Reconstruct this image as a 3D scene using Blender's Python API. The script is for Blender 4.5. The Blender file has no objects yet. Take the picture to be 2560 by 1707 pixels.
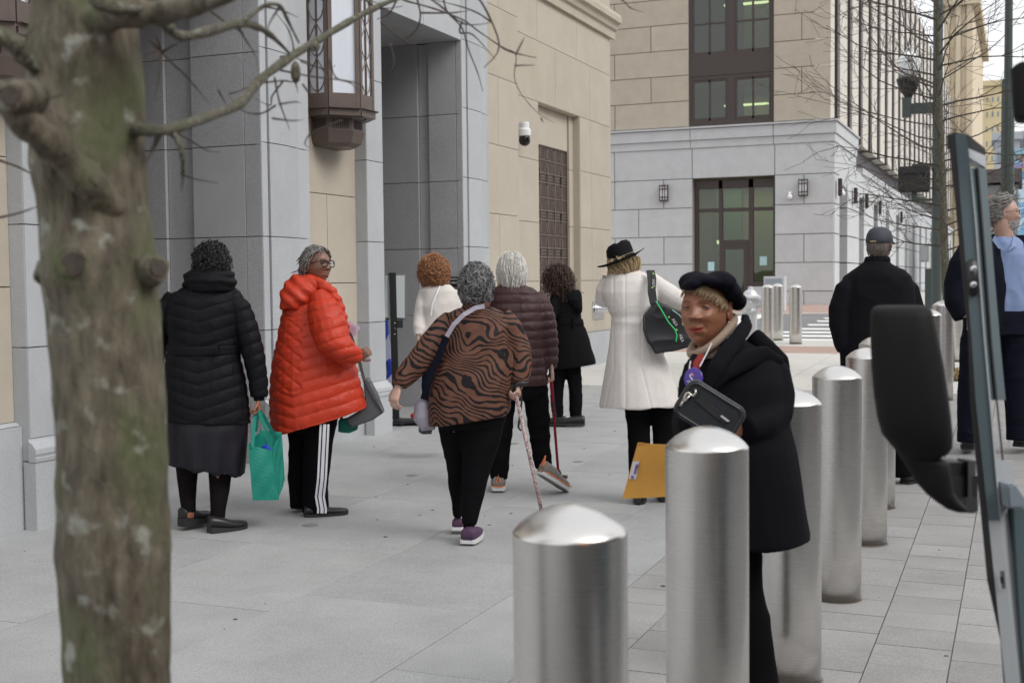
import bpy, bmesh, math, random
import numpy as np
from mathutils import Vector, Matrix
sc = bpy.context.scene
random.seed(7); RNG = np.random.RandomState(7)

# ------------------------------------------------------------------ camera
F, CX, CY, H = 3102., 1280., 853.5, 1.5          # focal length and centre in photo pixels, eye height
PITCH = math.atan(153.5/F); ROLL = 0.0107; YAW = math.radians(22.299)
def _basis():
    f = np.array([-math.sin(YAW)*math.cos(PITCH), math.cos(YAW)*math.cos(PITCH), -math.sin(PITCH)])
    r0 = np.array([math.cos(YAW), math.sin(YAW), 0.]); u0 = np.cross(r0, f)
    r = r0*math.cos(ROLL)-u0*math.sin(ROLL); return f, r, np.cross(r, f)
FW, RT, UP = _basis()
cd = bpy.data.cameras.new('camera'); cam = bpy.data.objects.new('camera', cd); sc.collection.objects.link(cam)
cam.matrix_world = Matrix(((RT[0],UP[0],-FW[0],0),(RT[1],UP[1],-FW[1],0),(RT[2],UP[2],-FW[2],H),(0,0,0,1)))
cd.sensor_width = 36; cd.lens = 36*F/2560; cd.clip_start = .05; cd.clip_end = 1500
cd.dof.use_dof = True; cd.dof.focus_distance = 7.2; cd.dof.aperture_fstop = 5.0
sc.camera = cam

# ------------------------------------------------------------------ world, sun, exposure
SUN_EL, SUN_AZ = math.radians(42), math.radians(100)     # azimuth clockwise from +Y: light from the avenue side
w = bpy.data.worlds.new('World'); sc.world = w; w.use_nodes = True
nt = w.node_tree; nt.nodes.clear()
sky = nt.nodes.new('ShaderNodeTexSky'); sky.sky_type = 'NISHITA'; sky.sun_disc = False
sky.sun_elevation = SUN_EL; sky.sun_rotation = SUN_AZ; sky.air_density = 1.0; sky.dust_density = 4.0; sky.ozone_density = 1.0
hs = nt.nodes.new('ShaderNodeHueSaturation'); hs.inputs['Saturation'].default_value = .22
bg = nt.nodes.new('ShaderNodeBackground'); bg.inputs['Strength'].default_value = .15
ow = nt.nodes.new('ShaderNodeOutputWorld')
# high overcast: the clear sky is mostly veiled by an even cloud layer with slow brightness variation
tcw = nt.nodes.new('ShaderNodeTexCoord'); cn = nt.nodes.new('ShaderNodeTexNoise'); cn.inputs['Scale'].default_value = 2.2; cn.inputs['Detail'].default_value = 3
cr = nt.nodes.new('ShaderNodeMix'); cr.data_type = 'RGBA'; cr.inputs[6].default_value = (6.2,6.32,6.6,1); cr.inputs[7].default_value = (7.4,7.45,7.6,1)
cm_ = nt.nodes.new('ShaderNodeMix'); cm_.data_type = 'RGBA'; cm_.inputs[0].default_value = .82
nt.links.new(tcw.outputs['Generated'], cn.inputs[0]); nt.links.new(cn.outputs[0], cr.inputs[0])
nt.links.new(sky.outputs[0], hs.inputs['Color']); nt.links.new(hs.outputs[0], cm_.inputs[6]); nt.links.new(cr.outputs[2], cm_.inputs[7]); nt.links.new(cm_.outputs[2], bg.inputs[0]); nt.links.new(bg.outputs[0], ow.inputs[0])
sl = bpy.data.lights.new('sun', 'SUN'); sl.energy = 1.4; sl.angle = math.radians(30); sl.color = (1, .97, .93)
so = bpy.data.objects.new('sun', sl); sc.collection.objects.link(so)
so.rotation_euler = Vector((math.sin(SUN_AZ)*math.cos(SUN_EL), math.cos(SUN_AZ)*math.cos(SUN_EL), math.sin(SUN_EL))).to_track_quat('Z', 'Y').to_euler()
sc.view_settings.view_transform = 'Standard'; sc.view_settings.look = 'None'
sc.view_settings.exposure = 0.22; sc.view_settings.gamma = 1
sc.view_settings.use_curve_mapping = False
sc.render.engine = 'CYCLES'

# ------------------------------------------------------------------ geometry helpers
O0 = np.array([0, 0, H])
def ray(x, y): return FW+RT*(x-CX)/F-UP*(y-CY)/F
def gz(Y): return max(0., .0165*(Y-6))
def ground(x, y):
    d = ray(x, y); t = H/-d[2]
    for _ in range(30): t = (H-gz(d[1]*t))/-d[2]
    return O0+d*t, t
def onX(x, y, X0): d = ray(x, y); return O0+d*(X0/d[0])
def onY(x, y, Y0): d = ray(x, y); return O0+d*(Y0/d[1])
def atd(x, y, t): return O0+ray(x, y)*t
class Zm:
    def __init__(s, ox, oy, k): s.ox, s.oy, s.k = ox, oy, k
    def __call__(s, x, y): return (s.ox+x/s.k, s.oy+y/s.k)
R1 = Zm(380,600,2.0103); R2 = Zm(940,620,2.0103); R3 = Zm(1440,560,2.1188); R4 = Zm(1660,640,4.3556)
R5 = Zm(1960,460,1.8667); Z1 = Zm(0,0,1.8233); Z2 = Zm(700,0,1.8233); Z3 = Zm(1400,0,1.96); Z4 = Zm(1960,0,1.96)
Z8 = Zm(1960,960,2.0989); RM = Zm(1780,640,6.0294)
def V(*a): return np.array(a, float)
def nrm(v): return v/(np.linalg.norm(v)+1e-12)

class MB:
    def __init__(s): s.v = []; s.f = []; s.m = []
    def add(s, v, f, m=0):
        o = len(s.v); s.v += [tuple(map(float, p)) for p in v]; s.f += [tuple(i+o for i in q) for q in f]; s.m += [m]*len(f); return s
    def box(s, a, b, m=0):
        x0,y0,z0 = a; x1,y1,z1 = b
        v = [(x0,y0,z0),(x1,y0,z0),(x1,y1,z0),(x0,y1,z0),(x0,y0,z1),(x1,y0,z1),(x1,y1,z1),(x0,y1,z1)]
        return s.add(v, [(0,3,2,1),(4,5,6,7),(0,1,5,4),(1,2,6,5),(2,3,7,6),(3,0,4,7)], m)
    def hexa(s, lo, hi, m=0):                    # two quads (lists of 4 points) joined
        return s.add(list(lo)+list(hi), [(0,3,2,1),(4,5,6,7),(0,1,5,4),(1,2,6,5),(2,3,7,6),(3,0,4,7)], m)
    def prism(s, poly, d, m=0):                  # polygon of 3d points extruded by vector d
        n = len(poly); d = np.array(d, float); P = [np.array(p, float) for p in poly]
        vv = P+[p+d for p in P]; return s.add(vv, s.outw(vv, [tuple(range(n))[::-1], tuple(range(n, 2*n))]+[(i,(i+1)%n,n+(i+1)%n,n+i) for i in range(n)]), m)
    def rings(s, R, m=0, cap=True):
        n = len(R[0]); v = [p for r in R for p in r]; f = []
        for i in range(len(R)-1):
            for j in range(n):
                k = (j+1) % n; f.append((i*n+j, i*n+k, (i+1)*n+k, (i+1)*n+j))
        if cap: f.append(tuple(range(n))[::-1]); f.append(tuple(range((len(R)-1)*n, len(R)*n)))
        return s.add(v, s.outw(v, f) if cap else f, m)
    def tube(s, P, rad, n=8, m=0, cap=True, flat=1.0, ref=None):
        P = [np.array(p, float) for p in P]
        if np.isscalar(rad): rad = [rad]*len(P)
        R = []; prev = None
        for i, p in enumerate(P):
            t = nrm(P[min(i+1, len(P)-1)]-P[max(i-1, 0)])
            if ref is not None: a = np.cross(t, ref)
            elif prev is None:
                a = np.cross(t, V(0,0,1)); 
                if np.linalg.norm(a) < .2: a = np.cross(t, V(0,1,0))
            else: a = prev-t*np.dot(prev, t)
            a = nrm(a); b = np.cross(a, t); prev = a
            r = rad[i]
            R.append([p+a*r*math.cos(2*math.pi*k/n)+b*r*flat*math.sin(2*math.pi*k/n) for k in range(n)])
        return s.rings(R, m, cap)
    def lathe(s, c, prof, n=24, m=0, axis=None):
        R = []
        for r, z in prof: R.append([V(c[0]+r*math.cos(2*math.pi*k/n), c[1]+r*math.sin(2*math.pi*k/n), c[2]+z) for k in range(n)])
        return s.rings(R, m, True)
    def ell(s, c, r, n=16, k=10, m=0, R=None):
        rr = []
        for i in range(k+1):
            a = -math.pi/2+math.pi*i/k; ca = max(math.cos(a), .02)
            ring = []
            for j in range(n):
                q = V(r[0]*ca*math.cos(2*math.pi*j/n), r[1]*ca*math.sin(2*math.pi*j/n), r[2]*math.sin(a))
                if R is not None: q = R@q
                ring.append(np.array(c)+q)
            rr.append(ring)
        return s.rings(rr, m, True)
    @staticmethod
    def outw(v, f):                              # faces of a closed shell, turned outwards
        v = np.array(v, float); v = v-v.mean(0); vol = 0.
        for q in f:
            a = v[q[0]]
            if len(q) <= 4:
                for i in range(1, len(q)-1):
                    b, c = v[q[i]], v[q[i+1]]; vol += a[0]*(b[1]*c[2]-b[2]*c[1])-a[1]*(b[0]*c[2]-b[2]*c[0])+a[2]*(b[0]*c[1]-b[1]*c[0])
            else:
                p = v[list(q)]; vol += float(np.dot(np.cross(p[1:-1], p[2:]), p[0]).sum())
        return f if vol >= 0 else [tuple(q)[::-1] for q in f]
    def mesh(s, name):
        me = bpy.data.meshes.new(name); me.from_pydata(s.v, [], s.f)
        me.polygons.foreach_set('material_index', s.m); me.update(); return me

def link(name, me, mats, parent=None, smooth=False, tags=None):
    o = bpy.data.objects.new(name, me); sc.collection.objects.link(o)
    if mats is not None and not me.materials:
        for m in (mats if isinstance(mats, (list, tuple)) else [mats]): me.materials.append(m)
    if smooth: me.polygons.foreach_set('use_smooth', [True]*len(me.polygons))
    if parent is not None: o.parent = parent
    if tags:
        for k, v in tags.items(): o[k] = v
    return o
def obj(name, mb, mats, parent=None, smooth=False, bevel=0, **tags):
    me = mb.mesh(name)
    bm = bmesh.new(); bm.from_mesh(me); bmesh.ops.recalc_face_normals(bm, faces=bm.faces)
    if bevel:
        bmesh.ops.remove_doubles(bm, verts=bm.verts, dist=1e-5)
        bmesh.ops.bevel(bm, geom=[e for e in bm.edges if len(e.link_faces) == 2 and e.calc_face_angle(0) > .5], offset=bevel, segments=2, affect='EDGES', clamp_overlap=True)
    bm.to_mesh(me); bm.free()
    return link(name, me, mats, parent, smooth, tags)
def thing(name, loc, label, cat, group=None):
    o = bpy.data.objects.new(name, None); sc.collection.objects.link(o); o.location = [float(c) for c in loc]
    o.empty_display_size = .1; o['label'] = label; o['category'] = cat
    if group: o['group'] = group
    return o
def struct(name, mb, mats, **k):
    o = obj(name, mb, mats, **k); o['kind'] = 'structure'; return o
def copy_tree(o, parent=None):
    c = o.copy(); sc.collection.objects.link(c)
    if parent is not None: c.parent = parent
    for ch in list(o.children): copy_tree(ch, c)
    return c

# numpy value noise -------------------------------------------------
_P = RNG.rand(64,64,64)
def vnoise(p):
    p = np.asarray(p); i = np.floor(p).astype(int); f = p-i; f = f*f*(3-2*f)
    r = 0
    for dx in (0,1):
        for dy in (0,1):
            for dz in (0,1):
                wgt = (f[:,0] if dx else 1-f[:,0])*(f[:,1] if dy else 1-f[:,1])*(f[:,2] if dz else 1-f[:,2])
                r = r+wgt*_P[(i[:,0]+dx) & 63, (i[:,1]+dy) & 63, (i[:,2]+dz) & 63]
    return r*2-1
def ridge(p): return (1-np.abs(vnoise(p)))**2

# ------------------------------------------------------------------ materials
def _n(nt, t, **k):
    n = nt.nodes.new(t)
    for a, b in k.items(): setattr(n, a, b)
    return n
def mat(name, col, rough=.6, metal=0., var=.0, vs=8., bump=0., bs=60., bd=.002, col2=None, spec=.5, sheen=0., stretch=(1,1,1), coat=0., detail=4., coords='Object', speck=0., ss=300., emit=None, es=1.):
    m = bpy.data.materials.new(name); m.use_nodes = True; nt = m.node_tree; b = nt.nodes['Principled BSDF']
    b.inputs['Base Color'].default_value = (*col, 1); b.inputs['Roughness'].default_value = rough; b.inputs['Metallic'].default_value = metal
    b.inputs['Specular IOR Level'].default_value = spec; b.inputs['Sheen Weight'].default_value = sheen; b.inputs['Coat Weight'].default_value = coat
    if sheen: b.inputs['Sheen Tint'].default_value = (*col, 1)
    if emit: b.inputs['Emission Color'].default_value = (*emit, 1); b.inputs['Emission Strength'].default_value = es
    tc = _n(nt, 'ShaderNodeTexCoord'); mp = _n(nt, 'ShaderNodeMapping'); mp.inputs['Scale'].default_value = stretch
    nt.links.new(tc.outputs[coords], mp.inputs[0])
    cur = None
    if var:
        no = _n(nt, 'ShaderNodeTexNoise'); no.inputs['Scale'].default_value = vs; no.inputs['Detail'].default_value = detail; no.inputs['Roughness'].default_value = .6
        nt.links.new(mp.outputs[0], no.inputs['Vector'])
        cr = _n(nt, 'ShaderNodeMapRange'); cr.inputs['From Min'].default_value = .3; cr.inputs['From Max'].default_value = .7
        nt.links.new(no.outputs[0], cr.inputs[0])
        mx = _n(nt, 'ShaderNodeMix', data_type='RGBA'); c2 = col2 or tuple(min(1, c*(1+var)) for c in col); c1 = col if col2 else tuple(c*(1-var) for c in col)
        mx.inputs[6].default_value = (*c1, 1); mx.inputs[7].default_value = (*c2, 1)
        nt.links.new(cr.outputs[0], mx.inputs[0]); cur = mx.outputs[2]
    if speck:
        no = _n(nt, 'ShaderNodeTexNoise'); no.inputs['Scale'].default_value = ss; no.inputs['Detail'].default_value = 2.
        nt.links.new(tc.outputs[coords], no.inputs['Vector'])
        cr = _n(nt, 'ShaderNodeMapRange'); cr.inputs['From Min'].default_value = .35; cr.inputs['From Max'].default_value = .65
        cr.inputs['To Min'].default_value = 1-speck; cr.inputs['To Max'].default_value = 1+speck; nt.links.new(no.outputs[0], cr.inputs[0])
        mu = _n(nt, 'ShaderNodeMix', data_type='RGBA', blend_type='MULTIPLY'); mu.inputs[0].default_value = 1
        if cur is None: mu.inputs[6].default_value = (*col, 1)
        else: nt.links.new(cur, mu.inputs[6])
        cb = _n(nt, 'ShaderNodeCombineColor')
        for i in range(3): nt.links.new(cr.outputs[0], cb.inputs[i])
        nt.links.new(cb.outputs[0], mu.inputs[7]); cur = mu.outputs[2]
    if cur is not None: nt.links.new(cur, b.inputs['Base Color'])
    if bump:
        no = _n(nt, 'ShaderNodeTexNoise'); no.inputs['Scale'].default_value = bs; no.inputs['Detail'].default_value = 3.
        nt.links.new(mp.outputs[0], no.inputs['Vector'])
        bp = _n(nt, 'ShaderNodeBump'); bp.inputs['Strength'].default_value = bump; bp.inputs['Distance'].default_value = bd
        nt.links.new(no.outputs[0], bp.inputs['Height']); nt.links.new(bp.outputs[0], b.inputs['Normal'])
    return m
def block_mat(name, c1, c2, rough, speck, ss, bump=.15, big=.06):
    """stone whose tone differs a little from block to block"""
    m = mat(name, c1, rough, var=big, vs=2.3, speck=speck, ss=ss, bump=bump, bs=180, bd=.0015)
    nt = m.node_tree; b = nt.nodes['Principled BSDF']; src = b.inputs['Base Color'].links[0].from_socket
    oi = _n(nt, 'ShaderNodeObjectInfo'); tc = [n for n in nt.nodes if n.type == 'TEX_COORD'][0]; so_ = tc.outputs['Object']; tg = [l.to_socket for l in so_.links]
    sc_ = _n(nt, 'ShaderNodeMath', operation='MULTIPLY'); sc_.inputs[1].default_value = 83.; nt.links.new(oi.outputs['Random'], sc_.inputs[0])
    ad = _n(nt, 'ShaderNodeVectorMath', operation='ADD'); nt.links.new(so_, ad.inputs[0]); nt.links.new(sc_.outputs[0], ad.inputs[1])
    for t_ in tg: nt.links.new(ad.outputs[0], t_)
    mx = _n(nt, 'ShaderNodeMix', data_type='RGBA'); mx.inputs[6].default_value = (1,1,1,1); mx.inputs[7].default_value = (*c2, 1)
    nt.links.new(oi.outputs['Random'], mx.inputs[0])
    mu = _n(nt, 'ShaderNodeMix', data_type='RGBA', blend_type='MULTIPLY'); mu.inputs[0].default_value = 1
    nt.links.new(src, mu.inputs[6]); nt.links.new(mx.outputs[2], mu.inputs[7]); nt.links.new(mu.outputs[2], b.inputs['Base Color'])
    return m
def glass_mat(name, tint, rough=.02, alpha_mix=.35, mx_=1.):
    m = bpy.data.materials.new(name); m.use_nodes = True; nt = m.node_tree; nt.nodes.clear()
    out = _n(nt, 'ShaderNodeOutputMaterial'); g = _n(nt, 'ShaderNodeBsdfGlossy'); g.inputs['Roughness'].default_value = rough
    t = _n(nt, 'ShaderNodeBsdfTransparent'); t.inputs[0].default_value = (*tint, 1); fr = _n(nt, 'ShaderNodeFresnel'); fr.inputs[0].default_value = 1.5
    mr = _n(nt, 'ShaderNodeMapRange'); mr.inputs['From Max'].default_value = 1; mr.inputs['To Min'].default_value = alpha_mix; mr.inputs['To Max'].default_value = mx_
    mx = _n(nt, 'ShaderNodeMixShader'); nt.links.new(fr.outputs[0], mr.inputs[0]); nt.links.new(mr.outputs[0], mx.inputs[0])
    nt.links.new(t.outputs[0], mx.inputs[1]); nt.links.new(g.outputs[0], mx.inputs[2]); nt.links.new(mx.outputs[0], out.inputs[0]); return m

M = {}
M['granite'] = block_mat('granite', (.455,.468,.482), (.88,.89,.90), .62, .13, 210)
M['granite_dark'] = block_mat('flamed_granite', (.455,.455,.46), (.88,.88,.9), .75, .2, 170)
M['lime'] = block_mat('limestone', (.475,.425,.35), (.93,.92,.90), .8, .03, 90, bump=.08)
M['joint'] = mat('mortar', (.13,.115,.10), .9)
M['joint_tan'] = mat('tan_mortar', (.27,.20,.14), .9)
M['joint_far'] = mat('far_mortar', (.27,.25,.23), .9)
M['joint_pave'] = mat('paving_joint', (.31,.305,.30), .9, var=.2, vs=3)
M['pave'] = block_mat('paving_granite', (.365,.370,.370), (.92,.92,.93), .7, .17, 150, bump=.2, big=.10)
M['pave_small'] = block_mat('small_paver_granite', (.325,.318,.31), (.88,.88,.88), .78, .16, 150, bump=.25, big=.12)
M['concrete'] = mat('pale_concrete', (.56,.55,.51), .85, var=.07, vs=1.2, speck=.05, ss=120)
M['brick'] = mat('red_brick_paving', (.40,.28,.235), .85, var=.12, vs=5)
M['asphalt'] = mat('asphalt', (.19,.19,.19), .9, var=.1, vs=1.5, speck=.15, ss=80)
M['paint'] = mat('white_road_paint', (.78,.78,.76), .7, var=.06, vs=4)
M['bronze'] = mat('brown_bronze', (.120,.090,.076), .45, metal=.12, var=.1, vs=6)
M['bronze_far'] = mat('dark_brown_frame', (.055,.040,.036), .5, metal=.1)
M['bronze_pale'] = mat('pale_bronze', (.19,.145,.12), .5, metal=.2, var=.08, vs=9)
M['bronze_dark'] = mat('dark_bronze', (.055,.04,.036), .5, metal=.2)
M['frost'] = mat('frosted_glass', (.70,.74,.80), .35, var=.05, vs=14, stretch=(1,1,.05))
M['black'] = mat('black_plastic', (.018,.018,.02), .42)
M['black_metal'] = mat('black_painted_metal', (.016,.016,.018), .35)
M['white_plastic'] = mat('white_plastic', (.75,.76,.78), .35)
M['chrome'] = mat('chrome', (.75,.76,.78), .18, metal=1)
def steel():
    m = bpy.data.materials.new('brushed_steel'); m.use_nodes = True; nt = m.node_tree; b = nt.nodes['Principled BSDF']
    b.inputs['Base Color'].default_value = (.66,.64,.61,1); b.inputs['Metallic'].default_value = 1; b.inputs['Roughness'].default_value = .25
    b.inputs['Anisotropic'].default_value = .5; b.inputs['Anisotropic Rotation'].default_value = .0
    tg = _n(nt, 'ShaderNodeTangent'); tg.direction_type = 'RADIAL'; tg.axis = 'Z'; nt.links.new(tg.outputs[0], b.inputs['Tangent'])
    tc = _n(nt, 'ShaderNodeTexCoord'); mp = _n(nt, 'ShaderNodeMapping'); mp.inputs['Scale'].default_value = (3,3,420)
    no = _n(nt, 'ShaderNodeTexNoise'); no.inputs['Scale'].default_value = 1.; no.inputs['Detail'].default_value = 3
    nt.links.new(tc.outputs['Object'], mp.inputs[0]); nt.links.new(mp.outputs[0], no.inputs[0])
    mr = _n(nt, 'ShaderNodeMapRange'); mr.inputs['To Min'].default_value = .24; mr.inputs['To Max'].default_value = .33
    nt.links.new(no.outputs[0], mr.inputs[0]); nt.links.new(mr.outputs[0], b.inputs['Roughness'])
    n2 = _n(nt, 'ShaderNodeTexNoise'); n2.inputs['Scale'].default_value = 9; nt.links.new(tc.outputs['Object'], n2.inputs[0])
    mx = _n(nt, 'ShaderNodeMix', data_type='RGBA'); mx.inputs[6].default_value = (.64,.625,.60,1); mx.inputs[7].default_value = (.72,.705,.685,1)
    nt.links.new(n2.outputs[0], mx.inputs[0]); nt.links.new(mx.outputs[2], b.inputs['Base Color']); return m
M['steel'] = steel()
M['far_lime'] = block_mat('buff_cast_stone', (.45,.40,.325), (.95,.94,.93), .85, .03, 30, bump=0)
M['far_granite'] = block_mat('grey_cast_stone', (.50,.51,.52), (.95,.95,.95), .8, .04, 30, bump=0)
M['far_pale'] = block_mat('pale_cast_stone', (.60,.56,.50), (.95,.95,.95), .8, .03, 30, bump=0)
M['win_glass'] = glass_mat('green_window_glass', (.44,.50,.38), .01, .06)
M['interior'] = mat('room_wall', (.30,.29,.20), .9)
M['interior_dark'] = mat('dark_room', (.05,.07,.065), .9)
M['tube'] = mat('ceiling_tube', (1,1,1), .5, emit=(1,.97,.82), es=3.2)
M['green_pole'] = mat('dark_green_paint', (.050,.068,.062), .45)
M['silver_paint'] = mat('silver_paint', (.62,.63,.65), .35, metal=.3)

# ================================================================== GROUND
def gz(Y): return .0165*(min(max(Y, 6), 45)-6)
def sheet(name, x0, x1, y0, y1, dz, m, th=0, **k):
    ys = sorted(set([y0, y1]+[y for y in (6, 45) if y0 < y < y1])); mb = MB()
    for a, b in zip(ys[:-1], ys[1:]):
        lo = [(x0,a,gz(a)+dz-th-.001),(x1,a,gz(a)+dz-th-.001),(x1,b,gz(b)+dz-th-.001),(x0,b,gz(b)+dz-th-.001)]; hi = [(p[0],p[1],p[2]+th+.001) for p in lo]
        mb.hexa(lo, hi)
    return struct(name, mb, m, **k)
big = MB(); xs = [-400,-60,-9,.4,60,600]; ys = [-60,6,15,24,35.3,45,900]
for i in range(len(xs)-1):
    for j in range(len(ys)-1):
        a, b, c, d = xs[i], xs[i+1], ys[j], ys[j+1]
        big.add([(a,c,gz(c)-.16),(b,c,gz(c)-.16),(b,d,gz(d)-.16),(a,d,gz(d)-.16)], [(0,1,2,3)])
struct('ground', big, M['asphalt'])
plaza = sheet('plaza', -12, .38, -8, 15.0, -.012, M['joint_pave'], .1)
SL = {}
def slab(x0, x1, y0, y1, mm, parent, name='paving_slab', g=.0024, top=0.0):
    sl = gz(y1)-gz(y0); key = (round(x1-x0,3), round(y1-y0,3), round(sl,5), mm, name)
    if key not in SL:
        a, b, c, d = g, x1-x0-g, g, y1-y0-g; s0, s1 = sl*c/(y1-y0), sl*d/(y1-y0); mb = MB()
        mb.hexa([(a,c,s0-.02),(b,c,s0-.02),(b,d,s1-.02),(a,d,s1-.02)], [(a,c,s0),(b,c,s0),(b,d,s1),(a,d,s1)])
        me = mb.mesh(name); me.materials.append(M[mm]); SL[key] = me
    o = bpy.data.objects.new(name, SL[key]); sc.collection.objects.link(o); o.parent = parent
    o.location = (x0, y0, gz(y0)+top+random.uniform(-.0012, .0008)); return o
cols = [-9.0,-8.07,-7.03,-6.1,-5.03,-4.10,-3.17,-2.24,-1.76]
for i in range(len(cols)-1):
    y = -.6+.55*(i % 3)
    while y < 14.9:
        y1 = min(y+1.42, 15.0)
        if y < 6 < y1: y1 = 6.0 if y < 5.7 else y1
        if y1-y > .2: slab(cols[i], cols[i+1], y, y1, 'pave', plaza, g=.0013)
        y = y1
scol = [-1.76,-1.46,-1.16,-.85,-.54,-.24,.06,.36]; rest = MB()
for i in range(len(scol)-1):
    for j in range(-6, 47):
        y0 = 2.02+.277*j+(.0 if i % 2 else .13); y1 = y0+.277
        if y1 > 15: continue
        if 3.7 < y0 < 9.2: slab(scol[i], scol[i+1], y0, y1, 'pave_small', plaza, 'paver')
        else:
            lo = [(scol[i]+.003,y0+.004,gz(y0)-.02),(scol[i+1]-.004,y0+.004,gz(y0)-.02),(scol[i+1]-.004,y1-.004,gz(y1)-.02),(scol[i]+.003,y1-.004,gz(y1)-.02)]
            rest.hexa(lo, [(p[0],p[1],p[2]+.02) for p in lo])
obj('pavers', rest, M['pave_small'], plaza, kind='stuff')
apron = sheet('sidewalk', -14, .38, 15.0, 20.72, -.012, M['joint_pave'], .1)
x = -13.5
while x < .3:
    y = 15.0
    while y < 20.6:
        slab(x, min(x+1.53, .38), y, y+1.907, 'concrete', apron, 'concrete_slab', g=.005); y += 1.907
    x += 1.53
bb = sheet('brick_band', -14, .38, 20.72, 22.35, .0, M['brick'], .1)
sheet('kerb_ramp', -14, .38, 22.35, 24.0, -.004, M['concrete'], .1)
mb = MB(); mb.hexa([(.36,-8,-.15),(.52,-8,-.15),(.52,6,-.15),(.36,6,-.15)], [(.36,-8,0.001),(.52,-8,0.001),(.52,6,.001),(.36,6,.001)])
mb.hexa([(.36,6,-.15),(.52,6,-.15),(.52,24,.14),(.36,24,.14)], [(.36,6,.001),(.52,6,.001),(.52,24,gz(24)),(.36,24,gz(24))])
struct('kerb', mb, M['concrete'])
sheet('road', -60, .36, 24.0, 35.2, -.02, M['asphalt'], .08)
sheet('street', .52, 11, -40, 400, -.13, M['asphalt'], .02)
# painted markings on the cross street
mk = MB()
def quad(mb, pts, dz=-.010):
    P = [(p[0], p[1], gz(p[1])+dz) for p in pts]; mb.add(P+[(a,b,c-.006) for a,b,c in P], [(0,1,2,3),(7,6,5,4),(0,4,5,1),(1,5,6,2),(2,6,7,3),(3,7,4,0)])
for yb, xl in ((24.2,-5.2),(25.4,-4.9),(26.6,-4.6),(27.85,-4.55),(29.5,-4.53),(31.2,-4.57),(32.6,-4.6),(34.0,-4.6)):
    m1 = MB(); quad(m1, [(xl,yb-.27,0),(.2,yb-.27,0),(.2,yb+.33,0),(xl-.15,yb+.33,0)]); struct('crosswalk_stripe', m1, M['paint'])
m1 = MB(); quad(m1, [(-8.6,24.6,0),(-6.3,24.6,0),(-6.35,34.8,0),(-6.95,34.8,0)]); struct('stop_line', m1, M['paint'])
far = sheet('far_kerb', -60, 11, 35.2, 35.4, .0, M['concrete'], .14)
sheet('far_sidewalk', -60, 11, 35.4, 41.78, -.008, M['brick'], .12)
fs = MB(); quad(fs, [(-60,39.2,0),(-7.6,39.2,0),(-7.6,41.7,0),(-60,41.7,0)], .004); struct('far_sidewalk_concrete', fs, M['concrete'])
sheet('far_side_sidewalk', -5.6, .6, 41.8, 300, -.008, M['concrete'], .12)
# tree pit with mulch and dry grass
pit = MB(); quad(pit, [(-1.25,16.45,0),(-.45,16.45,0),(-.45,17.6,0),(-1.25,17.6,0)], .012)
struct('tree_pit', pit, mat('dark_mulch', (.075,.05,.035), .95, var=.5, vs=30, bump=1, bs=60, bd=.02))
gr = MB()
for i in range(900):
    x, y = random.uniform(-1.2,-.5), random.uniform(16.5,17.5); a = random.uniform(0,6.28); l = random.uniform(.03,.13); h = random.uniform(.01,.09)
    p = V(x,y,gz(y)+.012); d = V(math.cos(a)*l, math.sin(a)*l, h); s_ = V(-math.sin(a),math.cos(a),0)*.005
    gr.add([p-s_, p+s_, p+d*.6+V(0,0,h*.4)+s_*.7, p+d], [(0,1,2),(0,2,3)])
o = obj('dry_grass', gr, mat('straw_grass', (.36,.27,.13), .8, var=.3, vs=20)); o['kind'] = 'stuff'; o['label'] = 'dry straw coloured grass tufts on mulch at the foot of the bare tree'; o['category'] = 'grass'

# ================================================================== NEAR BUILDING (left)
bld = thing('stone_building', (-5.72, 10, 0), 'grey granite and tan limestone building with deep entrances along the left', 'building')
def rel(o): o.location = Vector(o.location)-bld.location; return o
BC = {}
def block(a, b, mm, parent, name, bv=0):
    """one stone: box from a to b, its mesh shared with equal blocks"""
    d = tuple(round(b[i]-a[i],3) for i in range(3)); k = (d, mm, name)
    if k not in BC:
        mb = MB().box((0,0,0), d); me = mb.mesh(name); me.materials.append(M[mm]); BC[k] = me
    o = bpy.data.objects.new(name, BC[k]); sc.collection.objects.link(o); o.parent = parent
    o.location = V(*a)-V(*PO.get(parent.name, (0,0,0))); return o
PO = {}
def wallpart(name, boxes, mm, parent, org):
    mb = MB()
    for a, b in boxes: mb.box(V(*a)-V(*org), V(*b)-V(*org))
    o = obj(name, mb, M[mm], parent); PO[o.name] = org; return o
BO = (-5.72, 10, 0)
G_ = .0035
def faceX(parent, X, ys, zs, mm, name, th=.05, stag=None, g=G_):
    """courses on a wall facing +X; ys edges, zs edges; stag: {course index: extra seams}"""
    for k in range(len(zs)-1):
        e = list(ys[k]) if isinstance(ys[0], (list, tuple)) else list(ys)
        for i in range(len(e)-1):
            block((X-th, e[i]+g, zs[k]+g), (X, e[i+1]-g, zs[k+1]-g), mm, parent, name)
def faceY(parent, Y, xs, zs, mm, name, th=.05, g=G_):
    for k in range(len(zs)-1):
        e = list(xs[k]) if isinstance(xs[0], (list, tuple)) else list(xs)
        for i in range(len(e)-1):
            block((e[i]+g, Y, zs[k]+g), (e[i+1]-g, Y+th, zs[k+1]-g), mm, parent, name)
TOP = 8.6
XG, XT, XB = -5.60, -5.72, -6.03
Yt0, P1a, P1b, P2a, P2b, T1a, T1b, Q1b, R1a, R1b, TB, CE = 2.0, 5.87, 6.2, 8.44, 9.02, 9.21, 10.16, 10.48, 12.30, 13.09, 14.23, 18.88
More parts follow.
